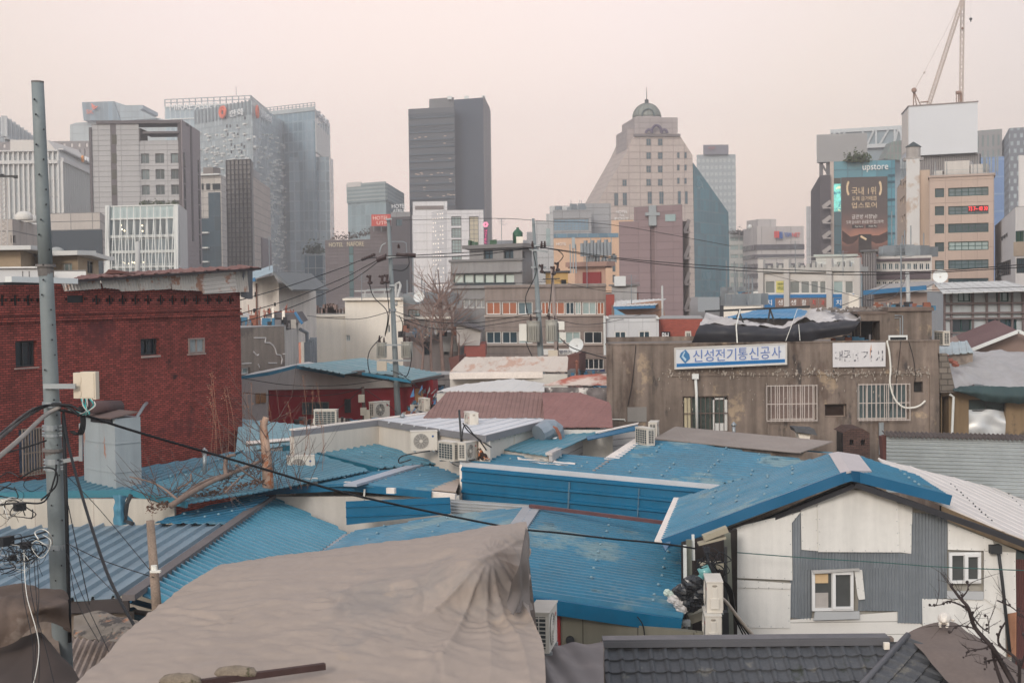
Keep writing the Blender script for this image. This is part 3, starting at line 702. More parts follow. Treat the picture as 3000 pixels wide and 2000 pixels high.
for k,(v0,v1)in enumerate(((716,732),(745,757),(772,786),(800,814),(828,842))):
 mb=MB();z1=P(2270,v0,350).z;z0=P(2270,v1,350).z;mb.prism([V((p.x-(.15 if i<4 else-.1),p.y-.15 if i!=5 and i!=0 else p.y,z0))for i,p in enumerate(fp)],(0,0,z1-z0));mb.build('window_band',mat('band_glass',(88,86,92),.25,.2,.4),t)
mb=MB();w1.box(mb,2,w1.L-6,zt-.1,zt+1.9,-12,-3);mb.build('penthouse',CV,t)
mb=MB();c=w1.hitp(2272,660,-7);mb.ball(c+UP*.2,1.1,seg=8,rings=6,sq=(1,.5,1));mb.ball(c+V((-4,0,0)),.6,seg=8,rings=6);mb.build('satellite_dish',WM,t)
RD=mat('sign_red_letter',(216,84,84),.5,.02);BL=mat('sign_blue_letter',(70,104,170),.5,.02)
text(w1,t,'YBM',2296,681,2317,694,BL,.15,'sign_lettering',.2);text(w1,t,'NET',2320,682,2343,694,RD,.15,'sign_lettering',.2)
mb=MB();[w1.box(mb,w1.hit(u,685)[0],w1.hit(u+3.2,685)[0],w1.hit(u,697)[1],w1.hit(u,677)[1],0,.35)for u in(2268,2273,2278)];mb.build('stripe_logo',RD,t)
mb=MB();[w1.box(mb,w1.hit(u,685)[0],w1.hit(u+3.2,685)[0],w1.hit(u,699)[1],w1.hit(u,679)[1],0,.35)for u in(2283,2288)];mb.build('stripe_logo',BL,t)
b=Bld('office_block','pale narrow block with window bands between the domed tower and the rounded block','building',[(2136,370),(2196,370)],690,mat('pale_band_wall',(178,180,178),.8,.05),group=FC)
b.grid(0,[(2140,2163),(2167,2190)],[(695,706),(718,732),(745,756),(772,785),(800,812),(828,840)],vref=700,nc=3,pane=GLP);b.finish()
shrubs('dark round shrubs on the roof of the pale narrow banded block',[P(u,688,368)for u in(2140,2160,2175,2192)],1.7,320,mat('leaf_dusk',(74,72,70),.9,.25))
b=Bld('office_block','thin pale tower sliver left of the dark sided poster building','building',[(2362,520),(2382,520)],605,panelL('sliver_panel',(186,186,188),3,3),group=FC);b.finish()
# ------------------------------------------------------------------ poster building
t=thing('office_block','teal glass building covered by a large brown advertising poster','building',P(2520,860,222))
b=Bld('x','','',[(2432,222.5),(2622,220.5)],474,glassg('glass_turquoise',(70,132,150),2.2,2.9,(70,116,134),.12,.08),16,t=t)
b.panel(0,2432,474,2443,770,mat('pier_beige',(190,176,168),.8,.06),.3,'pier')
b.text(0,'upstore',2527,482,2602,504,WHT,.15,'sign_lettering',.15)
mb=MB();w=b.walls[0]
for v in(514,533,585,634,684):z=w.hit(2605,v)[1];w.box(mb,w.hit(2601,v)[0],w.L,z-.18,z+.18,0,.12)
mb.build('transoms',mat('transom_dark',(44,84,100),.5),t)
b.panel(0,2443,539,2463,620,mat('video_screen',(120,205,195),.4,.5,.9,spots=[((235,240,200),.58,.8),((40,130,150),.56,1.1)],emit=.5),.12,'screen');b.panel(0,2443,522,2463,538,GLD,.1,'dark_pane');b.panel(0,2443,621,2464,770,glassg('glass_teal_low',(44,88,104),2.2,2.9,(36,70,84)),.1,'dark_pane')
b.finish()
b2=Bld('x','','',[(2375,258),(2402,222),(2433,221)],514,mat('cladding_char',(92,88,92),.8,.06,.2,brick=(2,.5,.01,(80,78,82),.05),bump=-1),t=t,pin=1);b2.finish()
w=Wall(P(2410,600,220.5),P(2434,600,220.3))
for k,v in enumerate((608,652,696,740)):a,z=w.hit(2412,v);mb=MB();mb.beam(w.pt(0,z,.3),w.pt(w.L,z+.9,.3),.15,.6);w.box(mb,0,w.L,z-.2,z,0,.6);mb.build('balcony',mat('balcony_grey',(160,154,152),.8),t)
w=b.walls[0];PD=.25
po=thing('poster','tall brown advertising poster with gold Korean headline on the teal glass building','poster',w.hitp(2530,790,.3))
r=w.rect(2465,519,2600,800);mb=MB();w.box(mb,*r,PD-.15,PD)
pm=bpy.data.materials.new('poster_print');pm.use_nodes=True;nt=pm.node_tree;N=nt.nodes;L=nt.links
tc_=N.new('ShaderNodeTexCoord');nz_=N.new('ShaderNodeTexNoise');nz_.inputs['Scale'].default_value=.32;nz_.inputs['Detail'].default_value=3
L.new(tc_.outputs['Object'],nz_.inputs[0]);sx=N.new('ShaderNodeSeparateXYZ');L.new(tc_.outputs['Object'],sx.inputs[0])
ma=N.new('ShaderNodeMath');ma.operation='MULTIPLY_ADD';L.new(nz_.outputs[0],ma.inputs[0]);ma.inputs[1].default_value=3.2;L.new(sx.outputs[2],ma.inputs[2])
mr=N.new('ShaderNodeMapRange');L.new(ma.outputs[0],mr.inputs[0]);mr.inputs[1].default_value=0;mr.inputs[2].default_value=17
rp=N.new('ShaderNodeValToRGB');L.new(mr.outputs[0],rp.inputs[0]);e=rp.color_ramp.elements
e[0].position=0;e[0].color=(*lin((110,66,52)),1);e[1].position=1;e[1].color=(*lin((84,76,74)),1)
for p_,c_ in((.12,(188,112,84)),(.22,(100,60,50)),(.3,(92,66,60)),(.4,(170,116,96)),(.5,(112,84,78)),(.62,(86,74,72))):k=e.new(p_);k.color=(*lin(c_),1)
L.new(rp.outputs[0],N['Principled BSDF'].inputs['Base Color']);N['Principled BSDF'].inputs['Roughness'].default_value=.7
mb.build('print',pm,po)
GD=mat('gold_print',(222,196,160),.6,.1,2);PW=mat('white_print',(225,220,215),.6,.02)
for s_,q,m_ in(('국내 1위',(2495,548,2566,571),GD),('도매 금거래앱',(2496,575,2567,588),GD),('업스토어',(2495,593,2568,610),GD),('금은방 사장님!',(2496,628,2569,641),PW),('도매 금시세가 궁금할 땐? 업스토어!',(2479,645,2588,655),PW),('17.50g',(2519,716,2543,724),PW)):
 text(w,po,s_,*q,m_,PD+.01,'lettering',.03)
mb=MB();[w.box(mb,*w.rect(*q),PD,PD+.03)for q in((2496,659,2530,669),(2536,658,2570,668))];mb.build('badge',mat('badge_dark',(50,44,44),.6),po)
text(w,po,'App Store',2504,661,2528,667,PW,PD+.04,'lettering',.01);text(w,po,'Google Play',2544,660,2568,666,PW,PD+.04,'lettering',.01)
for sgn,u0 in((-1,2486),(1,2577)):
 mb=MB()
 for k in range(8):
  a=-1.1+k*.31;c=w.hitp(u0+sgn*6*math.cos(a)-sgn*2,552-18*math.sin(a),PD+.02);mb.ball(c,.28,sq=(.6,.1,1),seg=6,rings=4)
 mb.build('laurel',GD,po)
HP=mat('hand_print',(70,50,46),.7,.3,.8)
for q in([(2467,675),(2492,694),(2516,688),(2512,702),(2498,714),(2482,716),(2467,706)],[(2600,678),(2574,690),(2548,690),(2550,704),(2566,714),(2584,712),(2600,704)]):
 mb=MB();mb.prism([w.hitp(u,v,PD+.005)for u,v in q],V((w.n.x,w.n.y,0))*.02);mb.build('printed_hand',HP,po)
mb=MB();w.box(mb,*w.rect(2515,686,2553,740),PD+.03,PD+.05);mb.build('printed_phone',mat('phone_print',(44,36,36),.5),po)
mb=MB();mb.beam(w.hitp(2521,692,PD+.06),w.hitp(2538,702,PD+.06),.3,.3);mb.build('printed_gold_bar',GD,po)
t=thing('rooftop_billboard','ribbed grey back of a billboard on legs above the poster building','billboard',P(2466,520,226),'rooftop billboards')
w=Wall(P(2392,430,224),P(2540,430,222));mb=MB();r=w.rect(2393,392,2540,473);pl=Plane(w.pt(r[0],r[2]),w.pt(r[1],r[2]),w.pt(r[1],r[3]))
w.box(mb,*r,-2.2,-.1);
for k in range(44):x=r[0]+(r[1]-r[0])*k/43;w.box(mb,x-.03,x+.03,r[2],r[3],-.1,.02)
mb.build('panel',mat('zinc_ribbed',(168,168,170),.6,.06,.3),t);mb=MB()
for u in(2405,2425):mb.beam(w.hitp(u,472,-1),w.hitp(u,560,-1),.5,.5,up=V((0,1,0)))
mb.beam(w.hitp(2405,476,-1),w.hitp(2425,510,-1),.25,.25,up=V((0,1,0)));mb.build('legs',mat('leg_grey',(120,118,122),.7),t)
shrubs('bushy evergreen tree growing on the roof of the poster building',[P(u,474,221)for u in(2486,2500,2515,2525,2542)],1.5,520,cat='tree',name='rooftop_tree',group=None)
t=thing('truss_building','grey hall with white roof trusses behind the ribbed billboard','building',P(2540,860,480),FC)
w=Wall(P(2434,400,480),P(2650,400,470));mb=MB();w.box(mb,0,w.L,w.hit(2640,420)[1],w.hit(2640,376)[1],-20,0);w.box(mb,w.L*.45,w.L,0,w.hit(2640,430)[1],-20,-1);mb.build('wall',mat('hall_grey',(132,146,154),.6,.06,.1),t)
mb=MB();zA=w.hit(2640,374)[1];zB=w.hit(2640,424)[1]
for a0,a1,h0,h1 in((.0,1,zA,zA),(.45,1,zB,zB)):mb.beam(w.pt(a0*w.L,h0,.4),w.pt(a1*w.L,h1,.4),.8,1.2)
for a,b_ in((.0,.05),(.1,.05),(.12,.2),(.49,.6),(.66,.8),(.86,.92),(1,.92)):mb.beam(w.pt(a*w.L,zB,.5),w.pt(b_*w.L,zA,.5),.6,.7,up=V((0,1,0)))
for a in(.05,.12,.44,.62,.87,.96):mb.beam(w.pt(a*w.L,zB,.5),w.pt(a*w.L,zA,.5),.6,.6,up=V((0,1,0)))
mb.build('truss',mat('truss_white',(188,192,194),.6,.04),t)
mb=MB();mb.prism([P(u,v,462)for u,v in((2590,465),(2615,415),(2650,410),(2650,470))],(0,8,0));mb.build('green_netting',mat('net_green',(110,130,122),.9,.12,.3,brick=(1.2,2.4,.25,(128,124,122),.1),bump=-1),t)
b=Bld('office_tower','greenish lattice clad tower behind the blank white billboard box','tower',[(2862,430),(2936,425)],384,mat('lattice_green',(118,132,132),.7,.08,.1,brick=(1.6,4.4,.55,(140,138,138),.15),bump=-1),group=FC);b.finish()
b=Bld('office_tower','dark lattice tower with small pale panes at the right picture edge','tower',[(2934,440),(2956,400),(3080,395)],376,mat('lattice_slate',(158,168,172),.6,.08,.1,brick=(1.7,2.1,.5,(112,116,124),.06,.5),bump=-1),group=FC,pin=1);b.finish()
b=Bld('office_block','plain blue glass block behind the tan office with antennas','building',[(2855,300),(2942,298)],462,mat('glass_royal',(104,134,178),.3,.1,.1,brick=(20,3.6,.2,(122,148,184),.08),bump=-1),group=FC);b.finish()
# ------------------------------------------------------------------ blank billboard box
t=thing('rooftop_billboard','huge blank white billboard box above the tan office building','billboard',P(2760,540,200),'rooftop billboards')
b=Bld('x','','',[(2642,205),(2662,196),(2864,192)],313,mat('billboard_white',(206,208,212),.5,.03,.2),t=t,pin=1,z0=P(2762,452,194).z)
b.panel(0,2643,330,2661,448,mat('billboard_cream',(216,208,200),.6,.03),.05,'side_panel');b.coping(mat('trim_brown',(140,130,126),.6),.15,.2,.1)
b.finish();mb=MB();w=b.walls[1];z1=b.z0;z0=P(2762,535,194).z
for k in range(34):x=w.L*(.15+.85*k/33);w.box(mb,x-.08,x+.08,z0,z1,-1.2,-1)
mb.build('louvres',mat('louvre_pale',(150,146,146),.7,.1,.5),t);mb=MB();w.box(mb,w.L*.15,w.L,z0,z1,-3,-1.5);mb.build('louvre_back',mat('louvre_dark',(70,68,72),.8),t)
# ------------------------------------------------------------------ tan office building
TN=mat('tile_tan',(184,164,152),.8,.05,.2,streak=.04,brick=(1.5,2.2,.012,(160,142,134),.03),bump=-1)
tl='tan tiled office with green framed window rows and a red digital display'
b=Bld('office_block',tl,'building',[(2722,141),(2912,138.5)],521,TN,16,group=None)
w=b.walls[0];vs_=[(552,578),(604,631),(656,684),(710,737),(763,789),(816,840)]
vA=[(549,574),(603,628),(654,681),(707,733),(761,787),(815,838)]
for v in vA:b.win(0,2778,v[0],2896,v[1],FRG,GLP if v[0]==707 else GL,nc=6,nr=2,fw=.08)
for v in vs_:b.win(0,2739,v[0],2766,v[1],FRG,GL,nc=1,nr=2,fw=.08)
b.coping(mat('coping_tan',(176,158,148),.8),.2,.3,.05);b.finish()
mb=MB();r=w.rect(2836,604,2895,619);w.box(mb,*r,-.1,-.04);o=mb.build('display',mat('led_back',(70,30,34),.4),b.t)
text(w,b.t,'73 7~ 40 30',2838,605,2893,617,mat('led_red',(255,70,70),emit=1.6,var=0),-.035,'digits',.02)
BT=mat('render_beige',(190,170,154),.85,.06,.3,streak=.08)
b2=Bld('x','','',[(2628,172),(2664,146),(2724,145)],500,BT,t=b.t,pin=1)
for u,v,w_,h_ in((2637,528,4,20),(2645,535,4,18),(2650,530,4,18),(2636,585,4,20),(2641,580,4,22),(2646,575,4,20),(2653,588,4,18),(2642,632,4,18),(2648,628,4,18),(2654,642,4,16),(2649,675,4,20),(2643,690,4,20),(2655,690,4,16)):b2.win(0,u,v,u+w_,v+h_,FR,GLD,nc=1)
b2.finish()
b3=Bld('x','','',[(2655,146),(2694,145)],467,mat('tower_whitewash',(206,204,202),.8,.05,.4,spots=[((186,168,154),.56,.3)]),4,t=b.t)
b3.finish();mb=MB();c=P(2676,463,147);mb.tube([c-UP*.3,c],1.05,16);mb.tube([c,c+UP*1.1],.72,16);mb.build('chimney',mat('chimney_dirty',(170,164,160),.9,.15,1,streak=.2),b.t)
mb=MB();c2=c+UP*1.1;mb.tube([c2,c2+UP*.05,c2+UP*.55],[.8,.8,.05],16);mb.build('chimney_cap',mat('slate_cap',(66,74,76),.7),b.t)
mb=MB();z=b.zt;w=b.walls[0]
for a0,a1,h,y0,y1 in((1.2,3.6,1.7,-5,-2),(3.7,5.3,1.3,-4,-2),(.2,1,.8,-4,-2)):w.box(mb,a0,a1,z,z+h,y0,y1)
mb.build('roof_hut',mat('hut_cream',(196,190,184),.8,.08,.5,streak=.08),b.t)
mb=MB()
for a in(4.9,5.05,5.3,5.6,6.0,6.2):w.box(mb,a,a+.12,z+.5,z+random.uniform(1.6,2.2),-2,-1.8);mb.tube([w.pt(a+.06,z,-1.7),w.pt(a+.06,z+2,-1.7)],.03,4)
for a in(.4,1.5,4,4.4):mb.tube([w.pt(a,z,-1.4),w.pt(a,z+1.6,-1.4)],.03,4)
for h in(.35,.75):w.box(mb,0,w.L,z+h,z+h+.03,-1.42,-1.38)
mb.build('antennas',STEEL,b.t)
mb=MB();w=Wall(P(2632,500,165),P(2664,500,150))
for u in(2640,2647,2652,2657):p=P(u,501,155);p.z=b2.zt;mb.tube([p,p+V((random.uniform(-.3,.3),0,1.9))],.07,4);mb.box((p.x,p.y,p.z+.9),.22,.2,1.1)
mb.build('antennas',STEEL,b.t)
t=thing('tower_crane','pale luffing tower crane with a steep boom rising behind the blank billboard box','crane',P(2805,860,260))
CP=mat('crane_paint',(196,180,170),.6,.08,.3)
def lattice(a,b_,w_,n,r_=.07):
 mb=MB();d=(b_-a).normalized();s1=d.cross(V((0,1,0))).normalized()*w_/2;s2=d.cross(s1).normalized()*w_/2
 cs=[s1+s2,s1-s2,-s1-s2,-s1+s2]
 for c_ in cs:mb.tube([a+c_,b_+c_],r_,4)
 for k in range(n):
  for i in range(4):
   p=a.lerp(b_,k/n)+cs[i];q=a.lerp(b_,(k+1)/n)+cs[(i+1)%4];mb.tube([p,q],r_*.6,3,caps=False)
   mb.tube([a.lerp(b_,k/n)+cs[i],a.lerp(b_,k/n)+cs[(i+1)%4]],r_*.6,3,caps=False)
 return mb
lattice(P(2808,860,262),P(2821,-60,262),.55,46).build('mast',CP,t)
lattice(P(2720,310,258),P(2826,-20,258),.6,34).build('boom',CP,t)
mb=MB();k_=P(2678,265,258)
for u in(2676,2686,2699):mb.tube([P(u,312,258.5),k_+V((0,.3,0))],.1,4)
mb.tube([P(2697,300,258),P(2722,298,258)],.12,4);mb.ball(k_,.5,seg=8,rings=5);mb.build('a_frame',mat('crane_rust',(150,120,104),.7),t)
mb=MB();mb.tube([k_,P(2708,212,258)],.05,4);mb.tube([P(2708,212,258),P(2812,10,258)],.03,4);mb.ball(P(2708,213,258),.22,seg=6,rings=4);mb.build('luffing_rope',CP,t)
mb=MB();mb.tube([P(2801,272,261),P(2815,272,261)],.35,6)
for u in(2802,2808,2814,2817):mb.tube([P(u,272,261),P(u,312,261)],.09,4)
mb.ball(P(2820,84,261),.25,seg=6,rings=4);mb.build('climbing_collar',MATS['crane_rust'],t)
mb=MB();c=P(2844,56,255);mb.ball(c,.3,seg=8,rings=6,sq=(1,1,.8));mb.tube([c-UP*.2,c-UP*.6],[.16,.03],5);mb.tube([c,c+UP*14],.012,3)
tag(mb.build('hook_block',FRD),'small dark hook block hanging in the sky right of the crane boom','crane hook')
b=Bld('factory_block','white clad building with a dark window band at the right picture edge','building',[(2915,152),(2975,116),(3090,112)],613,mat('clad_white',(208,204,202),.7,.05,.3,brick=(1,30,.02,(190,186,186),.03),bump=-1),pin=1,ztop=P(2975,607,116).z)
w=b.walls[0];b.win(0,2918,767,2961,808,FRD,GL,nc=8,nr=3,fw=.1);r=w.rect(2934,688,2952,700)
text(w,b.t,'명사거',2934,688,2952,700,FRD,.02)
b.win(1,2975,676,3000,708,FRG,mat('glass_bottle',(40,66,52),.2,.2),nc=2,rec=.1);b.panel(1,2972,708,3010,750,mat('concrete_warm',(160,144,128),.9,.1,.6),.1,'concrete_panel');b.win(1,2976,756,3010,800,FRD,GL,nc=5,nr=2,rec=.15);b.finish()
b=Bld('factory_block','pale cladding gable at the far right above the white clad building','building',[(2984,140),(3060,140)],455,MATS['clad_white']);b.finish()
# ================================================================== middle ground (55 - 130 m)
MID='low houses of the old town'
CR=mat('render_white_warm',(232,224,212),.85,.05,.5,streak=.05,fine=.03)
b=Bld('house','plain cream white building with two small windows behind the centre pole','house',[(880,96),(1012,96)],921,CR,14,group=MID)
b.win(0,895,981,925,1002,FRW,GL,rec=.12,sub=True);b.panel(0,878,921,1013,928,CR,.12,'parapet_band')
b.win(0,911,1036,927,1060,FRD,GLD,rec=.1)
b.finish()
b2=Bld('x','','',[(1010,95.8),(1181,94)],873,CR,16,t=b.t);b2.win(0,995+18,981,1026,999,FRW,GLP,rec=.12);b2.win(0,1133,950,1142,975,FRW,GL,nc=1);b2.panel(0,1010,873,1181,879,CR,.3,'parapet_band');b2.finish()
mb=MB();w=b2.walls[0];z=b2.zt
for a in(1.0,1.6,2.5,3.4):mb.tube([w.pt(a,z,-1),w.pt(a,z+.45,-1)],.05,5)
mb.tube([w.pt(.2,z+.45,-1),w.pt(3.6,z+.5,-1)],.05,5);mb.tube([w.pt(3.6,z,-.6),w.pt(3.6,z+.9,-.6),w.pt(3.85,z+1,-.6),w.pt(3.95,z+.8,-.6),w.pt(3.95,z-.5,.1)],.09,7);w.box(mb,.4,2.8,z+.03,z+.3,-3,-1.6)
mb.build('roof_pipes',mat('pipe_pale',(176,176,174),.6,.1),b.t)
mb=MB();w=b.walls[0]
for k in range(26):a=random.uniform(.1,w.L-.1);w.box(mb,a,a+random.uniform(.04,.3),b.zt,b.zt+random.uniform(.15,.75),-2-random.random(),-1.6)
mb.build('rooftop_clutter',mat('clutter_brown',(122,104,98),.9,.4,2),b.t)
b=Bld('house','low salmon brick house between white gabled house and cream white building','house',[(812,130),(895,130)],883,mat('brick_salmon',(190,130,112),.9,.08,.5),10,group=MID)
b.win(0,841,888,851,900,FRD,GLD,nc=1);b.finish();clutter(b,5,hmax=1)
b=Bld('house','small white hut on the roofs right of the white gabled house','house',[(856,140),(908,140)],862,CR,8,group=MID);b.finish()
t=thing('house','white gabled house with a pale blue metal roof right of the brick building','house',P(760,960,82),MID)
w=Wall(P(722,850,84),P(830,850,80));mb=MB();mb.prism([w.hitp(u,v)for u,v in((700,870),(728,832),(760,815),(803,806),(816,830),(820,1010),(700,1010))],(1.0,8,0));mb.build('wall',mat('render_white',(222,214,206),.85,.08,.8,streak=.12),t)
a,b_,c=P(712,826,79),P(800,797,79),P(728,801,88);pl=Plane(a,b_,c);mb=MB();sheet(mb,pl,[a,b_,P(806,798,88),P(724,800,88)],b_-a,.3,.03);mb.build('roof',mat('roof_pale_blue',(140,156,166),.4,.1,.5),t)
mb=MB();mb.prism([P(800,796,79),P(858,848,79),P(856,852,79),P(798,801,79)],(1,8,0));mb.build('roof',mat('roof_under_grey',(112,116,118),.7,.1),t)
mb=MB();mb.beam(P(712,828,78.9),P(748,818,78.9),.2,.2);mb.build('fascia',mat('fascia_blue',(36,104,148),.45,.08,.5,spec=.5),t)
mb=MB()
for u0,v0,u1,v1 in((744,904,752,916),(786,904,793,918),(748,855,751,870),(805,886,808,896)):w.box(mb,*w.rect(u0,v0,u1,v1),-.05,.05)
mb.build('window',GLD,t);mb=MB();mb.tube([w.hitp(756,830,.1),w.hitp(757,960,.1)],.05,5);mb.build('drainpipe',mat('pipe_rust',(120,92,82),.8),t)
t=thing('roof_terrace','cluttered roof terrace with rusty rails and a blue edged canopy','terrace',P(800,960,76),MID)
mb=MB()
for k in range(24):
 u=random.uniform(705,868);p=P(u,random.uniform(935,950),75.5+random.random());mb.tube([p,p+V((random.uniform(-.1,.1),0,random.uniform(.4,.9)))],.022,4)
for v in(912,925,938):mb.tube([P(770,v,75.6),P(868,v+2,75.6)],.025,4)
mb.build('rails',mat('rust_red',(158,96,80),.9,.2,2),t)
mb=MB();mb.prism([P(776,922,75),P(866,919,75),P(884,946,75),P(790,944,75)],(0,2.4,.1));mb.build('canopy',mat('canopy_dark',(92,88,90),.8,.2,1),t)
mb=MB();mb.beam(P(864,914,75),P(886,948,75),.25,.12);mb.build('fascia',MATS['fascia_blue'],t)
mb=MB();
for u,v,h,wd in((800,912,.7,.1),(831,924,.8,.14),(790,944,.5,1.0),(760,940,.6,.5)):p=P(u,v+10,74.8);mb.box((p.x,p.y,p.z-.3),wd,wd,h)
mb.build('chimney',CR,t)
mb=MB();mb.prism([P(704,918,72),P(790,962,73),P(705,1010,72)],(0,2,0));mb.build('stair_wall',mat('render_white2',(196,190,184),.85,.1,.8,streak=.15),t)
mb=MB();mb.beam(P(704,1000,71.9),P(752,952,72),.15,.2);mb.build('stair_rail',MATS['rust_red'],t)
CN=mat('concrete_stained',(142,130,120),.9,.12,.5,streak=.16,fine=.06,spots=[((112,102,96),.56,.5)])
b=Bld('house','stained concrete block with white zigzag crack repairs','house',[(700,66),(833,69)],961,CN,8,group=MID)
w=b.walls[0];mb=MB();zz=[(743,989),(778,989),(776,1003),(790,1004),(800,1012),(806,1022),(810,1038),(822,1040),(826,1052),(824,1066)]
for i in range(len(zz)-1):mb.beam(w.hitp(*zz[i],.01),w.hitp(*zz[i+1],.01),.05,.06,up=V((0,1,0)))
for q in((742,1030,752,1041),(752,1041,757,1038),(708,1065,735,1063),(785,1063,810,1063),(755,1067,760,1076),(828,1037,834,1036)):mb.beam(w.hitp(q[0],q[1],.01),w.hitp(q[2],q[3],.01),.05,.06,up=V((0,1,0)))
mb.build('crack_repair',mat('filler_white',(214,208,204),.8),b.t);b.win(0,700,1076,733,1096,FRW,GLP);b.finish()
b2=Bld('x','','',[(833,69),(874,76)],961,mat('render_peeling',(196,190,184),.9,.1,.8,streak=.2,spots=[((150,120,106),.66,1.2)]),8,t=b.t,ztop=b.zt)
mb=MB();w=b2.walls[0];mb.tube([w.hitp(872,965,.15),w.hitp(883,975,.3),w.hitp(884,1050,.3),w.hitp(892,1060,.3)],.1,7)
for k in range(4):p=w.hitp(880+k*6,1030,.4);mb.box((p.x,p.y,p.z-1.2),.35,.3,1.7+.1*k)
mb.build('gas_pipes',mat('pipe_grey_blue',(140,146,152),.6,.15,1),b.t);b2.finish()
GY=mat('concrete_grey',(142,140,140),.9,.08,.5,streak=.1,fine=.04)
b=Bld('commercial_building','stepped grey concrete building with a pale window band and green roof tank','building',[(1320,116),(1530,112)],768,GY,12,group=MID)
for u0,u1 in[(1328+30*k,1356+30*k)for k in range(6)]:b.win(0,u0,803,u1,829,FRG,mat('blind_pale',(196,206,200),.6,.05,1),nc=1,rec=.2,fw=.05)
b.panel(0,1326,829,1510,835,GLD,.03,'window_sill_strip');b.panel(0,1320,795,1532,799,GY,.35,'ledge');b.panel(0,1320,838,1532,844,GY,.3,'ledge')
for u0,u1 in((1356,1390),(1391,1425)):b.win(0,u0,876,u1,902,FRW,mat('glass_frosted',(150,150,150),.4,.1),nc=2)
b.coping(mat('coping_grey',(120,118,118),.9,.1),.18,.3,.1);b.finish()
b2=Bld('x','','',[(1375,116.4),(1530,112.6),(1558,122)],730,GY,8,t=b.t,pin=0)
for u0,u1 in((1416,1444),(1475,1504)):b2.win(0,u0,732,u1,760,FRD,GL)
b2.win(1,1531,737,1538,758,FRD,GLD,nc=1);b2.win(1,1530,795,1541,835,FRD,GL,nc=2);b2.coping(MATS['coping_grey'],.3,.9,.4);b2.finish()
b3=Bld('x','','',[(1528,112.3),(1560,118)],766,GY,6,t=b.t);b3.finish()
t=thing('water_tank','green round water tank on a white plinth on the stepped grey building','tank',P(1519,715,119),'rooftop water tanks')
mb=MB();mb.smooth=True;c=P(1517,712,119);c.z=b2.zt+.3;mb.tube([c+UP*.2,c+UP*1.1,c+UP*1.25,c+UP*1.4,c+UP*1.55],[.42,.42,.3,.12,.1],16);mb.build('tank',mat('tank_green',(44,88,66),.5,.1,2),t)
mb=MB();mb.box((c.x+.15,c.y-.5,c.z),.55,.3,.75);mb.build('plinth',CR,t);mb=MB()
for s_ in(-.35,.35):mb.tube([c+V((s_,-.45,0)),c+V((s_,-.45,1))],.03,4)
mb.build('ladder',FRD,t)
mb=MB();
for u in(1377,1383,1395,1440,1450):p=P(u,715,116);p.z=b2.zt+.3;mb.box((p.x,p.y,p.z),.3,.3,random.uniform(.2,.5))
tag(mb.build('roof_pots',mat('pot_green',(70,96,76),.8,.3,3)),'small pots along the roof edge of the stepped grey building','pots')
BG=mat('concrete_brown_grey',(138,126,120),.9,.1,.6,streak=.16,fine=.05,brick=(30,.9,.02,(120,110,106),.02),bump=-1)
OR=mat('shade_orange',(160,100,74),.6,.12,1.4)
b=Bld('commercial_building','brown grey three storey building with orange shaded windows behind the right pole','building',[(1420,97),(1775,95)],836,BG,12,group=MID)
seq=[(1424,1466,OR),(1470,1514,OR),(1517,1560,GL),(1585,1608,OR),(1610,1654,OR),(1656,1682,GL),(1684,1702,GLP),(1705,1746,GLP),(1748,1770,OR)]
for u0,u1,m_ in seq:b.win(0,u0,884,u1,921,FRW,m_,nc=2,fw=.06,rec=.15)
for u0,u1,m_ in((1424,1468,GL),(1470,1516,GL),(1518,1560,GLP),(1600,1650,GLP),(1655,1700,GLP),(1710,1764,GLD)):b.win(0,u0,971,u1,1006,FRW,m_,nc=2,fw=.06,rec=.15)
b.panel(0,1420,922,1775,927,mat('sill_pale',(168,156,148),.9,.12,.8),.15,'sill');b.panel(0,1420,1007,1775,1012,MATS['sill_pale'],.15,'sill');b.panel(0,1420,836,1776,842,BG,.12,'parapet_band')
b.win(0,1708,1050,1768,1082,FRW,GLD,nc=4);b.finish()
t=thing('shop_sign','white shop sign with dark Korean letters low on the brown grey building','sign',P(1640,1040,94),'shop signs')
w=Wall(P(1590,1030,94.5),P(1682,1030,94.3));mb=MB();r=w.rect(1590,1022,1682,1039);w.box(mb,*r,-.2,0);mb.build('board',mat('sign_white',(216,214,210),.5,.05),t);NV=mat('sign_navy',(52,62,98),.6,.05);text(w,t,'조명전기',1625,1025,1674,1036,NV,.01)
t=thing('shop_sign','dark blue shop sign with white Korean letters left of the concrete building','sign',P(1730,1098,90),'shop signs')
w=Wall(P(1702,1090,90),P(1775,1090,90));mb=MB();r=w.rect(1700,1082,1772,1098);w.box(mb,*r,-.2,0);mb.build('board',NV,t);text(w,t,'전일전기',1706,1085,1752,1096,WHT,.01)
b=Bld('house','grey two storey house behind the bare tree and left of the stepped grey building','house',[(1176,105),(1330,105)],895,mat('concrete_mid',(150,142,138),.9,.12,.7,streak=.15),10,group=MID)
b.win(0,1196,906,1230,926,FRG,GLP,nc=3);b.win(0,1190,950,1200,962,FRD,GLD,nc=1);b.panel(0,1176,928,1330,934,CR,.3,'ledge');b.finish();clutter(b,10,hmax=1)
b=Bld('house','low grey shed with dark doors under the bare tree','shed',[(1180,88),(1345,88)],982,mat('concrete_shed',(132,124,122),.9,.12,.8,streak=.18),8,group=MID)
b.win(0,1240,1000,1262,1040,FRD,GLD,nc=1);b.win(0,1300,1010,1315,1040,FRD,GLD,nc=1);b.panel(0,1290,985,1340,1030,mat('sheet_pale_grey',(160,158,156),.7,.12,1,streak=.1),.05,'sheet_panel');b.finish()
t=thing('house','small house with a sloping grey roof and red base beside the brown grey building','house',P(1390,1040,86),MID)
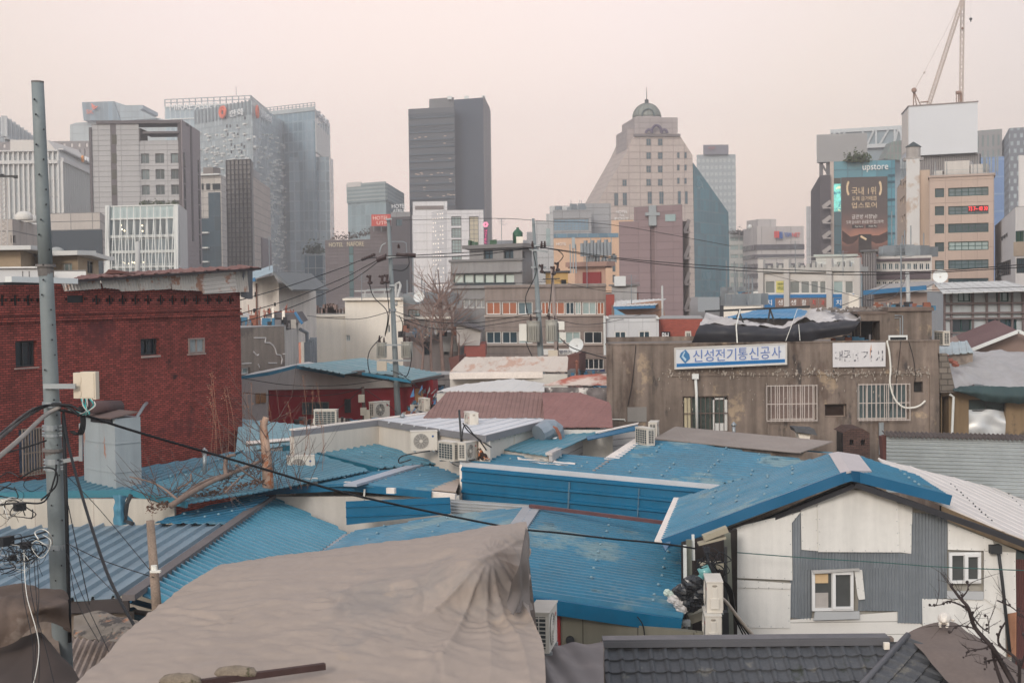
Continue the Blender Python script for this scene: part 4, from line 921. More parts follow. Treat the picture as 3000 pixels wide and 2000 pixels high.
mb=MB();mb.prism([P(u,v,86)for u,v in((1336,955),(1350,948),(1410,968),(1405,1012),(1340,1012))],(0,5,0));mb.build('wall',mat('render_grey_white',(176,170,166),.9,.12,1),t)
mb=MB();mb.prism([P(u,v,85.6)for u,v in((1330,950),(1346,945),(1414,966),(1414,970),(1346,950))],(0,6,0));mb.build('roof',mat('roof_charcoal',(92,88,90),.8,.12),t)
mb=MB();mb.prism([P(u,v,86.1)for u,v in((1360,1008),(1422,1008),(1422,1045),(1360,1045))],(0,5,0));mb.build('base',mat('brick_dull_red',(146,84,76),.9,.1,.6),t)
b=Bld('house','small yellow house between the right pole and the pinkish roof hut','house',[(1598,118),(1664,116)],789,mat('render_yellow',(212,176,118),.85,.06,.4),8,group=MID,ztop=P(1664,797,116).z)
b.win(0,1641,819,1659,836,FRD,GLD);b.coping(mat('roof_slate_thin',(92,94,100),.7),.12,.4,.2);b.finish()
b=Bld('house','pinkish roof hut with a dark red panel and phone antennas on top','house',[(1684,108),(1774,106)],782,mat('render_dusty_pink',(176,144,130),.9,.1,.6,streak=.15),8,group=MID)
b.panel(0,1710,797,1762,834,mat('panel_deep_red',(132,52,54),.7,.08),.12,'red_panel');b.coping(mat('coping_pink_brown',(150,122,112),.9,.1),.35,1.0,.5);b.finish()
mb=MB();w=b.walls[0];z=b.zt+.3
for k in range(9):
 a=w.L*(k+.3)/9;mb.tube([w.pt(a,z,-1),w.pt(a,z+1.3+.3*(k%3),-1)],.035,5);w.box(mb,a-.12,a+.12,z+.5,z+1.5+.2*(k%2),-.9,-.7)
for k in range(14):a=random.uniform(0,w.L);w.box(mb,a,a+.25,z,z+random.uniform(.2,.6),-1.4,-1.1)
mb.build('antennas',STEEL,b.t)
mb=MB()
for u in(1672,1680,1688):p=P(u,790,104);mb.tube([P(u,800,104),P(u-2,715,104)],.05,5);
mb.box(tuple(P(1680,728,103.8)),.22,.2,.8);mb.build('antenna_post',STEEL,b.t)
b=Bld('house','low brick red house and pale tank box right of the brown grey building','house',[(1775,104),(1870,104)],858,mat('brick_brown_red',(150,96,82),.9,.1,.6),8,group=MID);b.finish()
b2=Bld('x','','',[(1792,102),(1866,102)],838,mat('hut_grey_pale',(168,166,166),.9,.1,.6,streak=.15),5,t=b.t);b2.coping(MATS['coping_grey'],.12,.4,.2);b2.finish()
mb=MB();c=P(1828,836,102);mb.box((c.x-.3,c.y,b2.zt),.8,.8,.7);tag(mb.build('water_tank',mat('tank_white',(206,208,208),.5,.05)),'white square water tank on the hut right of the red panel','tank','rooftop water tanks')
b=Bld('house','narrow red painted wall right of the orange shaded windows','house',[(1775,92),(1800,92)],862,mat('paint_red_brown',(146,74,66),.85,.1,.5),6,group=MID);b.finish()
t=thing('house','small house with a blue edged corrugated roof above the white tiled house','house',P(1860,930,90),MID)
mb=MB();mb.prism([P(u,v,90)for u,v in((1798,895),(1940,880),(1950,935),(1798,935))],(0,5,0));mb.build('wall',mat('wall_tan_brick',(150,120,104),.9,.12,.6),t)
a,b_,c=P(1797,898,89),P(1920,893,89),P(1800,881,93);pl=Plane(a,b_,c);mb=MB();sheet(mb,pl,[a,b_,P(1952,878,93),c],c-a,.3,.03);mb.build('roof',mat('roof_white_corr',(196,196,194),.5,.08),t)
mb=MB();mb.beam(P(1797,899,88.9),P(1920,895,88.9),.1,.18,hang=.9);mb.build('fascia',MATS['fascia_blue'],t)
mb=MB();mb.prism([P(u,v,88.7)for u,v in((1800,903),(1852,932),(1800,935))],(0,.1,0));mb.build('blue_sheet',mat('sheet_light_blue',(112,158,186),.5,.1),t)
b=Bld('house','white tiled house with two small windows left of the BH brick wall','house',[(1776,76),(1930,76)],932,mat('tile_white',(198,198,200),.6,.05,.5,brick=(.75,1.1,.012,(176,176,178),.03),bump=-1),8,group=MID)
b.win(0,1800,970,1835,993,FRW,GL,rec=.1,sub=True);b.win(0,1871,969,1905,992,FRW,GL,rec=.1,sub=True);b.finish()
mb=MB()
for u in(1779,1927):mb.prism([P(u-6,934,75.8),P(u+6,934,75.8),P(u,925,75.8)],(0,.6,0))
mb.tube([P(1771,925,75.7),P(1772,1040,75.7)],.07,6);mb.build('roof_finials',WM,b.t)
b=Bld('shop_building','red brick wall carrying a black square BH sign left of the black tarp','building',[(1930,77),(2060,76)],934,mat('brick_orange_red',(160,84,72),.9,.08,.7,brick=(.23,.075,.01,(130,80,72),.12,.5),bump=0),8,group=MID);b.finish()
t=thing('shop_sign','small black square sign reading BH on the red brick wall','sign',P(1952,1002,75.5),'shop signs');w=Wall(P(1930,950,76.6),P(2060,950,75.6));mb=MB();r=w.rect(1940,971,1964,1001);w.box(mb,*r,0,.12);mb.build('board',mat('sign_black',(46,40,46),.5),t)
text(w,t,'BH',1943,974,1961,992,WHT,.125);mb=MB();[w.box(mb,*w.rect(1943+3.2*k,995,1945+3.2*k,998),.12,.14)for k in range(6)];mb.build('small_print',WHT,t)
b=Bld('commercial_building','long glazed building with blue and brown Korean sign panels below its windows','building',[(2222,108),(2520,104)],796,mat('frame_pale',(196,192,188),.7,.06,.4),10,group=MID)
for k,(u0,u1)in enumerate(((2240,2271),(2274,2300),(2312,2343),(2345,2372),(2374,2398),(2400,2420),(2440,2470),(2474,2500))):
 b.win(0,u0,822,u1,860,FRW,GLP if k in(1,6)else mat('glass_greyish',(128,132,130),.2,.15),nc=1,rec=.12)
SB=mat('sign_bright_blue',(46,112,166),.5,.04);SBr=mat('sign_taupe',(128,104,96),.5,.05)
b.panel(0,2240,862,2520,872,SB,.1,'sign_strip')
for u0,u1,m_,ch,mt in((2240,2271,SB,'치',WHT),(2273,2303,SBr,'생',WHT),(2310,2342,SBr,'생',WHT),(2343,2372,SBr,'활',WHT),(2374,2398,SBr,'치',RD),(2400,2425,SBr,'과',RD),(2443,2474,SB,'치',WHT),(2476,2502,SBr,'과',GLP)):
 b.panel(0,u0,873,u1,902,m_,.09,'sign_panel');b.text(0,ch,u0+8,878,u1-8,894,mt,.12,'sign_lettering',.03)
b.panel(0,2274,823,2302,857,mat('poster_yellow',(206,196,120),.6,.06),.02,'yellow_notice');b.text(0,'임플란트',2278,828,2298,835,mat('letters_green',(80,110,70)),.03,'notice_lettering',.02);b.text(0,'치아교정',2278,838,2298,850,MATS['letters_green'],.03,'notice_lettering',.02)
mb=MB();w=b.walls[0]
for u in(2233,2308,2433,2515):x,z=w.hit(u,800);w.box(mb,x-.2,x+.2,0,b.zt+.9,-.1,.35)
mb.build('columns',mat('column_pale',(186,182,178),.8,.06),b.t);mb=MB();w.box(mb,0,w.L,b.zt-.1,b.zt+.25,-2,.25)
for k in range(18):x=w.L*k/18;w.box(mb,x,x+.25,b.zt+.25,b.zt+.25+random.uniform(.15,.5),-1.2,-.8)
for h in(.7,1.0):w.box(mb,0,w.L,b.zt+h,b.zt+h+.04,.05,.09)
mb.build('roof_edge',mat('roof_edge_grey',(176,174,170),.8,.1),b.t);b.finish()
b=Bld('house','small white roof house with a barred window below the poster building','house',[(2390,132),(2505,132)],752,mat('render_cool_white',(204,206,202),.8,.06,.5),8,group=MID)
b.win(0,2452,767,2474,780,FRW,GLP,nc=4,nr=1);b.panel(0,2480,769,2498,790,mat('sheet_grey_blue',(160,170,178)),.05,'panel');b.coping(mat('coping_mint',(184,192,186),.8),.2,.5,.2);b.finish()
b=Bld('commercial_building','building with dark horizontal bands and rows of small balconies below tan office','building',[(2560,122),(2730,119)],752,mat('render_dirty_white',(196,192,188),.85,.08,.6,streak=.1),10,group=MID)
for v0,v1 in((757,765),(795,818)):b.panel(0,2562,v0,2727,v1,mat('band_plum',(92,82,86),.7,.12,.6),.15,'dark_band')
for k in range(9):u=2566+18*k;b.win(0,u,771,u+13,790,FRW,GL,nc=2,rec=.12,fw=.04)
for k in range(9):u=2566+18*k;b.win(0,u,824,u+13,833,FRW,GLD,nc=2,rec=.12,fw=.04)
b.finish();clutter(b,12,hmax=1)
b2=Bld('x','','',[(2610,124),(2652,123)],726,MATS['render_cream'],5,t=b.t);b2.finish()
b=Bld('commercial_building','pale grey narrow building with vertical pipes left of the dark banded building','building',[(2530,118),(2566,116)],738,mat('render_pipe_grey',(176,172,170),.85,.1,.8,streak=.12),12,group=MID)
b.fins(0,5,mat('pipe_dark',(110,106,108),.7),742,900,.08,.12,uref=2531);b.coping(MATS['coping_grey'],.15,.4,.2);b.finish()
b=Bld('house','taupe plaster house under a blue awning edge behind the concrete building','house',[(2560,96),(2722,94)],858,mat('plaster_taupe',(156,138,130),.9,.08,.6,streak=.06),8,group=MID)
b.finish();mb=MB();w=b.walls[0];mb.prism([w.pt(-.4,b.zt,.9),w.pt(w.L+.1,b.zt+.28,.9),w.pt(w.L+.1,b.zt+.7,-2),w.pt(.2,b.zt+.5,-2)],(0,0,.1));mb.build('awning',mat('awning_grey',(150,146,144),.8,.1),b.t)
mb=MB();mb.beam(w.pt(-.4,b.zt+.02,.95),w.pt(w.L+.1,b.zt+.32,.95),.1,.3);mb.build('fascia',MATS['fascia_blue'],b.t)
mb=MB();mb.prism([w.pt(-1.6,b.zt-2.4,.4),w.pt(-.9,b.zt-2.4,.4),w.pt(-.9,b.zt-.2,.4),w.pt(-1.6,b.zt-.0,.4)],(0,2,0));mb.build('side_wall',CR,b.t)
b=Bld('factory_block','white building framed by a dark pipe grid under a sloping white roof at right','building',[(2716,90),(2765,72),(3120,72)],868,mat('grid_panel',(176,182,186),.6,.06,.3,streak=.08),10,group=MID,pin=1,ztop=P(2765,858,72).z)
w=b.walls[1];b.win(1,2806,857,2843,884,FRG,GLP,nc=2,rec=.1);b.win(1,2918,855,2955,884,FRG,GLP,nc=2,rec=.1)
b.win(1,2788,935,2845,972,FRG,GLD,nc=2,rec=.1);b.win(1,2892,933,2978,969,FRG,GL,nc=3,rec=.1)
mb=MB()
for u in(2765,2785,2848,2889,2924,2963,2995,3030):a,z=w.hit(u,900);w.box(mb,a-.05,a+.05,0,b.zt,.06,.16)
for v in(855,888,916,932,973):z=w.hit(2880,v)[1];w.box(mb,0,w.L,z-.045,z+.045,.17,.25)
mb.build('pipe_grid',mat('pipe_grid_brown',(112,100,100),.7,.12,1),b.t)
b.finish();mb=MB();p=[P(2716,826,84),P(2770,857,71),P(3000,850,71),P(3060,846,71),P(3000,815,86),P(2935,818,88)]
pl=Plane(p[0],p[1],p[2]);sheet(mb,pl,[pl.hit(2716,829),pl.hit(2762,859),pl.hit(3060,850),pl.hit(2960,822)],p[1]-p[0],.5,.03,'flat');mb.build('metal_roof',mat('roof_dirty_white',(190,190,188),.6,.12,.6),b.t)
t=thing('house','house with a maroon gable roof edged in white at the right picture edge','house',P(2930,1040,62),MID)
mb=MB();mb.prism([P(u,v,62)for u,v in((2845,1028),(2985,972),(3060,1000),(3060,1060),(2845,1060))],(0,6,0));mb.build('wall',mat('gable_taupe',(140,120,112),.9,.1,.8),t)
a,b_,c=P(2838,1026,61.5),P(2982,968,61.5),P(2800,983,68);pl=Plane(a,b_,c);mb=MB();sheet(mb,pl,[a,b_,P(2930,972,68),c],b_-a,.4,.01,'flat');mb.build('roof',mat('roof_maroon',(104,80,80),.8,.12,.6),t)
mb=MB();mb.beam(P(2838,1028,61.3),P(2984,970,61.3),.1,.14);mb.beam(P(2983,970,61.3),P(3060,1002,61.3),.1,.14);mb.build('barge_board',WM,t)
t=thing('house','small shed with a pale blue ribbed roof just right of the concrete building','shed',P(2790,1040,58),MID)
a,b_,c=P(2748,1040,57),P(2852,1031,57),P(2748,1006,61);pl=Plane(a,b_,c);mb=MB();sheet(mb,pl,[a,b_,P(2834,1002,61),P(2742,1006,61)],c-a,.28,.03);mb.build('roof',mat('roof_ice_blue',(158,172,176),.45,.12,.8),t)
mb=MB();mb.prism([P(2744,1040,57.2),P(2850,1033,57.2),P(2850,1080,57.2),P(2744,1080,57.2)],(0,5,0));mb.build('wall',CN,t)
for lb,u0,v0,u1,v1,Y,r_,m_ in(('short pale grey post before the taupe plaster house',2658,796,2662,897,88,.12,'pipe_pale'),('slim grey post poking above the brick building roof',404,710,402,800,60,.1,'pipe_pale'),('slim pale post standing before the mauve block',1940,838,1941,940,88,.06,'pipe_pale')):
 mb=MB();mb.smooth=True;a,c=P(u0,v0,Y),P(u1,v1,Y);c2=V((c.x,c.y,0));mb.tube([a,c,c2],[r_,r_*1.1,r_*1.25],10);mb.tube([a+UP*.05,a],[r_*.4,r_],10);tag(mb.build('utility_post',MATS[m_]),lb,'post','utility posts')
# ================================================================== nearer roofs and walls
BLU=mat('roof_blue',(34,108,138),.42,.16,.45,spec=.45,streak=.1,fine=.06,spots=[((96,128,140),.57,.35),((34,84,104),.62,.7,(1,1,1))])
BLD=mat('metal_blue_deep',(0,94,130),.5,.1,.5,spec=.25,streak=.08,fine=.03)
BLF=mat('roof_blue_faded',(78,124,142),.5,.12,.5,spec=.45,streak=.06,fine=.05)
BLG=mat('roof_blue_grey',(122,142,154),.45,.1,.5,spec=.45,fine=.04)
SCW=mat('screw_seal',(122,150,162),.5,.05)
FL=mat('flashing_grey',(150,152,156),.5,.12,1,spec=.4)
FLW=mat('flashing_white',(226,216,208),.6,.12,1.2,fine=.08)
CRW=mat('panel_wall_cream',(200,196,190),.8,.08,.5,streak=.08,fine=.03)
RG='tin roofed houses'
def house(label,loc,cat='house'):return thing('tin_roof_house',label,cat,loc,RG)
def roofpart(t,pl,px,d,m,pitch=.24,amp=.035,prof='trap',name='roof',scr=None,wob=.012,off=0,ms=None):
 mb=MB();o=pl.n*off;P3=[pl.hit(*q)+o for q in px];sheet(mb,pl,P3,pl.hit(*d[1])-pl.hit(*d[0]),pitch,amp,prof,wob=wob)
 if scr:caps(mb,pl,scr,h=.05+amp+off)
 return mb.build(name,[m,ms or SCW],t)
def fascia(t,pts,h,m,w=.08,name='fascia',hang=.92):
 mb=MB()
 for i in range(len(pts)-1):mb.beam(pts[i],pts[i+1],w,h,hang=hang)
 return mb.build(name,m,t)
def strip(t,pl,px,m,name='flashing',up=.06,th=.03):
 mb=MB();mb.prism([pl.up(u,v,up)for u,v in px],pl.n*-th);return mb.build(name,m,t)
def wallunder(t,pts,m,z0=0,name='wall',th=.2):
 mb=MB()
 for i in range(len(pts)-1):
  a,b=pts[i],pts[i+1];d=(b-a);n=V((-d.y,d.x,0)).normalized()*th
  if n.y<0:n=-n
  mb.hexa([V((a.x,a.y,z0)),V((b.x,b.y,z0)),V((b.x,b.y,z0))+n,V((a.x,a.y,z0))+n,a,b,b+n,a+n])
 return mb.build(name,m,t)
# ------------------------------------------------------------------ red brick building
BR=mat('brick_red',(152,70,60),.9,.24,.3,brick=(.21,.068,.011,(74,42,42),.3,.5),bump=0,streak=.16,fine=.1,spots=[((92,44,44),.6,.3),((60,38,40),.64,.55),((168,90,80),.68,.8)])
t=thing('brick_building','old red brick building with cross shaped vents and torn metal eaves','building',P(350,1400,50))
w=Wall(P(-60,870,39.9),P(703,870,50));w.n=-w.n if w.n.y>0 else w.n
zt=10.42
for u in(8,46,84,121,284,323,361,398,435,472,507,542,577,610,643,675):
 a,z=w.hit(u,879-u*.001);h=.12
 w.holes+=[(a-.065,a+.065,z-.15,z+.15,.06),(a-.2,a-.065,z-.05,z+.05,.06),(a+.065,a+.2,z-.05,z+.05,.06)]
w.holes+=[(*w.rect(197,866,247,887),.06),(*w.rect(190,872,197,881),.06),(*w.rect(247,870,255,879),.06)]
def bw(q,**k):
 r=w.rect(*q);rec=k.pop('rec',.22);w.holes.append((*r,rec));window(w,t,r,k.pop('frame',FRD),k.pop('pane',GLD),k.pop('nc',2),1,.05,d=-rec+.03,sub=True,**k)
bw((45,999,108,1075));bw((412,991,466,1040));bw((551,990,597,1034),frame=mat('frame_brown_grey',(140,124,118),.7),pane=mat('glass_curtain',(150,156,156),.3,.15,2),rec=.04)
bw((56,1254,130,1388),frame=mat('frame_taupe',(140,128,118),.7,.1),bars=(9,.03,.16),pane=mat('glass_blue_drape',(84,100,120),.4,.5,4))
mb=MB();w.face(mb,0,zt,.3);c0,c1=w.pt(0,0),w.pt(w.L,0);bk=V((-5,12,0))
for a,b_ in((c1,c1+bk),(c1+bk,c0+bk),(c0+bk,c0)):mb.quad(a,b_,b_+UP*zt,a+UP*zt)
mb.build('wall',BR,t);mb=MB();w.box(mb,0,w.L,zt-1.5,zt-.05,-.5,-.063);mb.build('vent_shade_sheet',BLK,t)  # black sheet added behind the cross vents to stand for their dark inside
mb=MB()
for v,d_,h in((910,.05,.06),(921,.05,.05),(926,.1,.07)):z=w.hit(400,v)[1];w.box(mb,0,w.L+.02,z-h,z,.0,d_)
mb.build('corbel_courses',BR,t)
mb=MB()
for q in((41,1076,111,1080),(413,1041,467,1047),(548,1035,600,1039)):w.box(mb,*w.rect(*q),-.05,.06)
mb.build('sill',mat('sill_stone',(160,140,132),.9,.15,2),t)
SH=mat('tin_weathered',(196,188,180),.55,.12,.8,spec=.4,spots=[((150,92,72),.6,.9),((170,130,110),.56,1.6)],fine=.05)
for k,q in enumerate(([(165,826),(278,814),(277,846),(172,853)],[(276,813),(326,812),(331,849),(280,843)],[(325,811),(386,806),(390,852),(335,854)],[(384,806),(433,803),(435,848),(389,852)],[(432,803),(481,800),(484,846),(434,850)],[(480,800),(531,797),(531,852),(483,848)],[(529,797),(569,795),(573,853),(530,850)],[(569,800),(673,790),(676,856),(573,864)],[(672,790),(713,788),(713,855),(674,856)])):
 d_=.16+.04*(k%2);pts=[w.hitp(u,v,d_+(.1 if j>1 else 0))for j,(u,v)in enumerate(q)]
 pl=Plane(pts[0],pts[1],pts[3]);pl.n=pl.n if pl.n.dot(CAM-pts[0])>0 else-pl.n;mb=MB()
 sheet(mb,pl,pts,(pts[1]-pts[0])if k==7 else UP*-1,.13,.03,'sine' if k!=7 else 'trap',wob=.02,th=.01);mb.build('tin_sheet',SH,t)
mb=MB();mb.prism([P(712,787,49.7),P(727,783,50.4),P(727,876,50.4),P(705,869,49.9)],(.05,.6,0));mb.build('end_cap',mat('tin_dark',(96,98,102),.6,.12,1),t)
a,b_,c,d_=w.hitp(162,821,.45),w.hitp(727,784,.5),P(706,786,60),P(265,804,54);mb=MB()
pl=Plane(a,b_,d_);sheet(mb,pl,[a,b_,c,d_],d_-a,.4,.03,'trap',wob=.05);mb.build('roof',mat('tin_rust_roof',(118,82,76),.8,.2,.6,spots=[((150,140,136),.6,.7)]),t)
fascia(t,[w.hitp(160,822,.48),w.hitp(330,812,.48),w.hitp(728,786,.52)],.07,mat('edge_black_brown',(52,46,48),.8),.1,'roof_edge')
mb=MB();mb.prism([P(u,v,47)for u,v in((305,803),(318,789),(345,793),(380,800))],(0,1,0));mb.build('loose_tin',mat('tin_rust_dark',(92,62,58),.8,.2,2),t)
fascia(t,[w.hitp(-20,812,.6),w.hitp(176,818,.6)],.16,WM,.25,'gutter');fascia(t,[w.hitp(-20,828,.3),w.hitp(130,828,.3)],.08,FRD,.2,'roof_edge')
b=Bld('house','white parapet of a flat roof just behind the left end of the brick building','house',[(-40,56),(112,56)],787,mat('render_blue_white',(196,198,200),.85,.06,.6),4);b.coping(mat('coping_white',(214,214,212),.7),.06,.3,.1)
mb=MB();[b.walls[0].box(mb,*b.walls[0].rect(u,794,u+1.5,812),0,.02)for u in(66,85)];mb.build('downpipe',FRD,b.t);b.finish()
b=Bld('house','white roof slab seen between the near pole and the torn metal eaves','house',[(158,58),(252,58)],794,MATS['coping_white'],4,ztop=P(158,794,58).z);b.finish()
t=thing('flue_stack','galvanised flue box with rust stains and a brown hood against the brick wall','flue',P(292,1425,39))
GS=mat('galvanised_rusty',(150,158,162),.55,.1,.6,spec=.4,streak=.1,spots=[((160,96,60),.63,.8,(2,2,.5))])
wf=Wall(P(232,1300,40.5),P(346,1300,39));r=wf.rect(252,1222,338,1440)
mb=MB();wf.box(mb,r[0],r[1],r[2],r[3],-.8,0);[wf.box(mb,r[0]-.02,r[1]+.02,z,z+.03,-.8,.02)for z in(wf.hit(300,1297)[1],wf.hit(300,1380)[1])];mb.build('duct',GS,t)
r2=wf.rect(236,1205,262,1440);mb=MB();wf.box(mb,r2[0],r2[1],r2[2],r2[3],-.9,-.1);mb.build('side_duct',GS,t)
mb=MB();r3=wf.rect(268,1222,330,1238);wf.box(mb,*r3,-.1,.03);mb.build('flue_black_fill',BLK,t)  # solid black block painting the dark inside of the flue mouth
mb=MB();z=r[3];mb.prism([wf.pt(r[0]-.05,z,.15),wf.pt(r[1]+.05,z,.15),wf.pt(r[1]+.05,z+.12,-.7),wf.pt(r[0]-.05,z+.12,-.7)],(0,0,.04));mb.build('hood',mat('tin_brown',(104,88,84),.8,.15,2),t)
mb=MB();mb.smooth=True;mb.tube([P(266,1192,39.6),P(350,1192,40.6)],.19,14);mb.build('round_flue',mat('flue_brown',(84,66,66),.7,.1,2),t)
mb=MB();mb.smooth=True;mb.tube([P(430,1180,45),P(422,1188,43.5),P(345,1312,41)],.05,8);tag(mb.build('flue_pipe',STEEL),'thin slanted grey flue pipe sticking out of the brick wall','pipe')
# ------------------------------------------------------------------ teal roof behind the fallen branches
t=house('long faded teal roof strewn with branches at the foot of the brick building',P(400,1500,42));TE=mat('fascia_teal',(40,112,130),.45,.08,.6,spec=.5,fine=.05)
pl=Plane(Z(0,1440,4.7),Z(385,1434,4.7),Z(700,1326,4.95));roofpart(t,pl,[(-30,1442),(386,1434),(720,1318),(280,1392),(-30,1418)],((385,1434),(700,1330)),BLF,.26,.03,scr=[(u,v)for u,v in((420,1400),(450,1395),(480,1385),(520,1372),(560,1375),(595,1360),(640,1350),(665,1345),(500,1400),(545,1395),(590,1385))])
pl2=Plane(Z(386,1435,4.7),Z(548,1470,4.5),Z(700,1322,4.95));roofpart(t,pl2,[(386,1435),(548,1470),(745,1440),(1085,1375),(900,1318),(700,1320)],((386,1435),(548,1470)),BLF,.22,.025,off=-.03)
fascia(t,[pl.hit(-30,1443),pl.hit(385,1435)],.2,TE);fascia(t,[pl2.hit(388,1437),pl2.hit(548,1471)],.16,TE)
wallunder(t,[Z(-30,1462,4.55),Z(510,1462,4.5)],mat('wall_cream_light',(190,184,174),.8,.06,.5,streak=.14,brick=(.8,8,.012,(170,160,150),.02),bump=-1))
mb=MB();drape(mb,[[P(332,1450,36),P(350,1450,35.6),P(372,1452,36)],[P(336,1490,35.8),P(352,1495,35.5),P(366,1490,35.8)],[P(330,1535,36),P(352,1538,35.6),P(392,1532,36)]],14,14,lambda p,a,b:.05*noise.noise(p*6));tag(mb.build('tarp_scrap',mat('tarp_teal',(78,130,152),.6,.15,2)),'small crumpled teal tarp hanging under the end of the teal eave','tarp','tarps')
mb=MB();mb.tube([P(384,1448,35.8),P(372,1475,35.7),P(366,1525,35.7),P(388,1533,35.4)],.055,8);tag(mb.build('downpipe',FRD),'dark bent downpipe beside the crumpled teal tarp','pipe')
# ------------------------------------------------------------------ front left pair of slopes
t=house('house with a grey blue ribbed left slope and a bright blue right slope, front left',P(450,1800,33))
pl=Plane(Z(375,1752,3.9),Z(792,1458,3.9),Z(0,1548,4.0));roofpart(t,pl,[(-30,1550),(668,1530),(790,1462),(380,1750),(205,1758),(-30,1742)],((378,1752),(700,1525)),BLG,.38,.085,'wide',wob=.008)
pk=Plane(Z(470,1529,4.04),Z(790,1455,4.08),Z(668,1534,3.96));roofpart(t,pk,[(452,1531),(560,1497),(738,1452),(790,1456),(668,1534)],((470,1529),(790,1470)),BLU,.24,.03,scr=[(540,1512),(580,1505),(620,1500),(660,1492),(700,1482),(735,1472),(600,1520),(640,1513),(680,1503)],off=.02)
pr=Plane(Z(792,1460,3.9),Z(420,1742,3.9),Z(1014,1565,3.2));roofpart(t,pr,[(794,1461),(1018,1566),(760,1742),(505,1778),(418,1742)],((600,1605),(760,1668)),mat('roof_blue_bright',(66,126,150),.35,.1,.5,spec=.6,fine=.04),.33,.11,'trap',wob=.02)
mb=MB();mb.beam(Z(797,1453,3.99),Z(376,1750,3.99),.26,.12);mb.build('ridge_cap',mat('ridge_charcoal',(104,98,98),.7,.12,1),t)
fascia(t,[Z(150,1760,3.88),Z(378,1756,3.88)],.26,mat('fascia_black_brown',(66,60,60),.7,.1,1),.12,'gutter');fascia(t,[Z(380,1752,3.8),Z(505,1786,3.1)],.1,BLD,.1)
fascia(t,[Z(1016,1564,3.3),Z(760,1740,3.3)],.05,FL,.16,'valley_flashing')
wallunder(t,[Z(-30,1800,3.55),Z(385,1796,3.55)],mat('wall_dark_stained',(120,108,98),.95,.3,.9,streak=.3,spots=[((84,76,72),.52,1.2),((150,110,84),.62,1.4)]));wallunder(t,[Z(385,1790,3.3),Z(900,1850,2.9)],MATS['wall_dark_stained'])
fascia(t,[Z(380,1780,3.3),Z(452,1832,3.1)],.14,mat('beam_teal_dark',(40,76,88),.6),.2,'eave_beam')
t=thing('lean_to_roof','old corrugated slate lean-to roof beside the base of the near pole','roof',Z(280,1990,3))
pl=Plane(Z(215,1862,3.25),Z(345,1888,3.25),Z(250,1990,3.0));mb=MB();sheet(mb,pl,[pl.hit(190,1862),pl.hit(355,1885),pl.hit(300,2040),pl.hit(180,2040)],pl.hit(250,1990)-pl.hit(300,1870),.13,.03,'sine',wob=.03);mb.build('sheet',mat('slate_old',(146,132,124),.9,.2,1.2,streak=.2,fine=.12),t)
mb=MB();mb.prism([Z(195,1870,3.1),Z(360,1890,3.1),Z(330,2060,2.8),Z(170,2060,2.8)],(0,0,-2.8));mb.build('wall',MATS['wall_dark_stained'],t)
mb=MB();drape(mb,[[P(215,1800,27.5),P(300,1795,27.5),P(405,1815,27)],[P(215,1830,27.2),P(300,1835,26.8),P(410,1850,26)],[P(215,1860,26.8),P(330,1880,26),P(380,1880,25.5)]],24,14,lambda p,a,b:.09*noise.noise(p*3));tag(mb.build('rubble_sheet',mat('rubble_grey',(116,108,100),.95,.35,1.5,spots=[((150,104,76),.6,1.6),((70,66,64),.55,2)])),'crumpled grey sheeting and rubble below the front left eave','sheeting','tarps')
# ------------------------------------------------------------------ middle blue house with pale ridge
t=house('blue roof with a pale ridge cap and a white front wall in the centre left',P(1050,1560,43.5))
pl=Plane(Z(738,1434,4.15),Z(1030,1420,4.4),Z(1240,1357,4.4));roofpart(t,pl,[(738,1434),(1032,1420),(1242,1357),(1085,1372),(905,1396)],((738,1434),(1030,1420)),BLU,.34,.06,scr=[(900,1420),(950,1412),(1010,1405),(1060,1392),(1110,1385),(985,1398)])
pr=Plane(Z(1034,1419,4.4),Z(1244,1356,4.4),Z(1264,1440,4.15));roofpart(t,pr,[(1034,1419),(1244,1356),(1352,1366),(1349,1406),(1264,1440)],((1034,1419),(1264,1440)),BLU,.3,.07,scr=[(1130,1412),(1170,1395),(1230,1400),(1260,1375),(1310,1385)])
mb=MB();mb.beam(Z(1026,1421,4.45),Z(1248,1354,4.45),.42,.07);mb.build('ridge_cap',mat('flashing_blue_grey',(160,168,180),.5,.1),t)
fascia(t,[Z(738,1433,4.2),Z(1012,1418,4.38),Z(1264,1440,4.2)],.2,BLD);fascia(t,[Z(1264,1440,4.18),Z(1335,1447,4.15)],.16,FLW,.1,'eave_board')
strip(t,pr,[(1264,1438),(1300,1420),(1349,1404),(1335,1445)],mat('flashing_tan',(176,160,148),.7,.1),'flashing')
mb=MB();
for u,v in((1022,1418),(1146,1436)):mb=MB();mb.beam(Z(u-12,v,4.35),Z(u+12,v+1,4.35),.12,.16);mb.build('fascia_joint',FLW,t)
wallunder(t,[Z(775,1455,3.98),Z(1345,1452,3.98)],CRW,name='wall');
mb=MB();mb.smooth=True;mb.tube([P(1068,1432,41.6),P(1066,1465,41.6)],.03,6);mb.build('vent_pipe',WHITE,t)
wp=Wall(P(1010,1500,40.6),P(1325,1490,40.2));a,b_,c,d_=[wp.hitp(*q)for q in((1013,1468),(1318,1456),(1322,1515),(1015,1537))]
pl=Plane(a,b_,c);pl.n=pl.n if pl.n.dot(CAM-a)>0 else-pl.n;mb=MB();sheet(mb,pl,[a,b_,c,d_],b_-a,.28,.04,'wide',wob=.01)
tag(mb.build('cladding_panel',BLD),'short deep blue ribbed cladding panel standing on the roofs left of centre','panel','blue cladding panels')
wp=Wall(P(1318,1500,40.8),P(1545,1490,40.6));a,b_,c,d_=[wp.hitp(*q)for q in((1320,1462),(1550,1478),(1540,1508),(1322,1518))];pl=Plane(a,b_,c);pl.n=pl.n if pl.n.dot(CAM-a)>0 else-pl.n
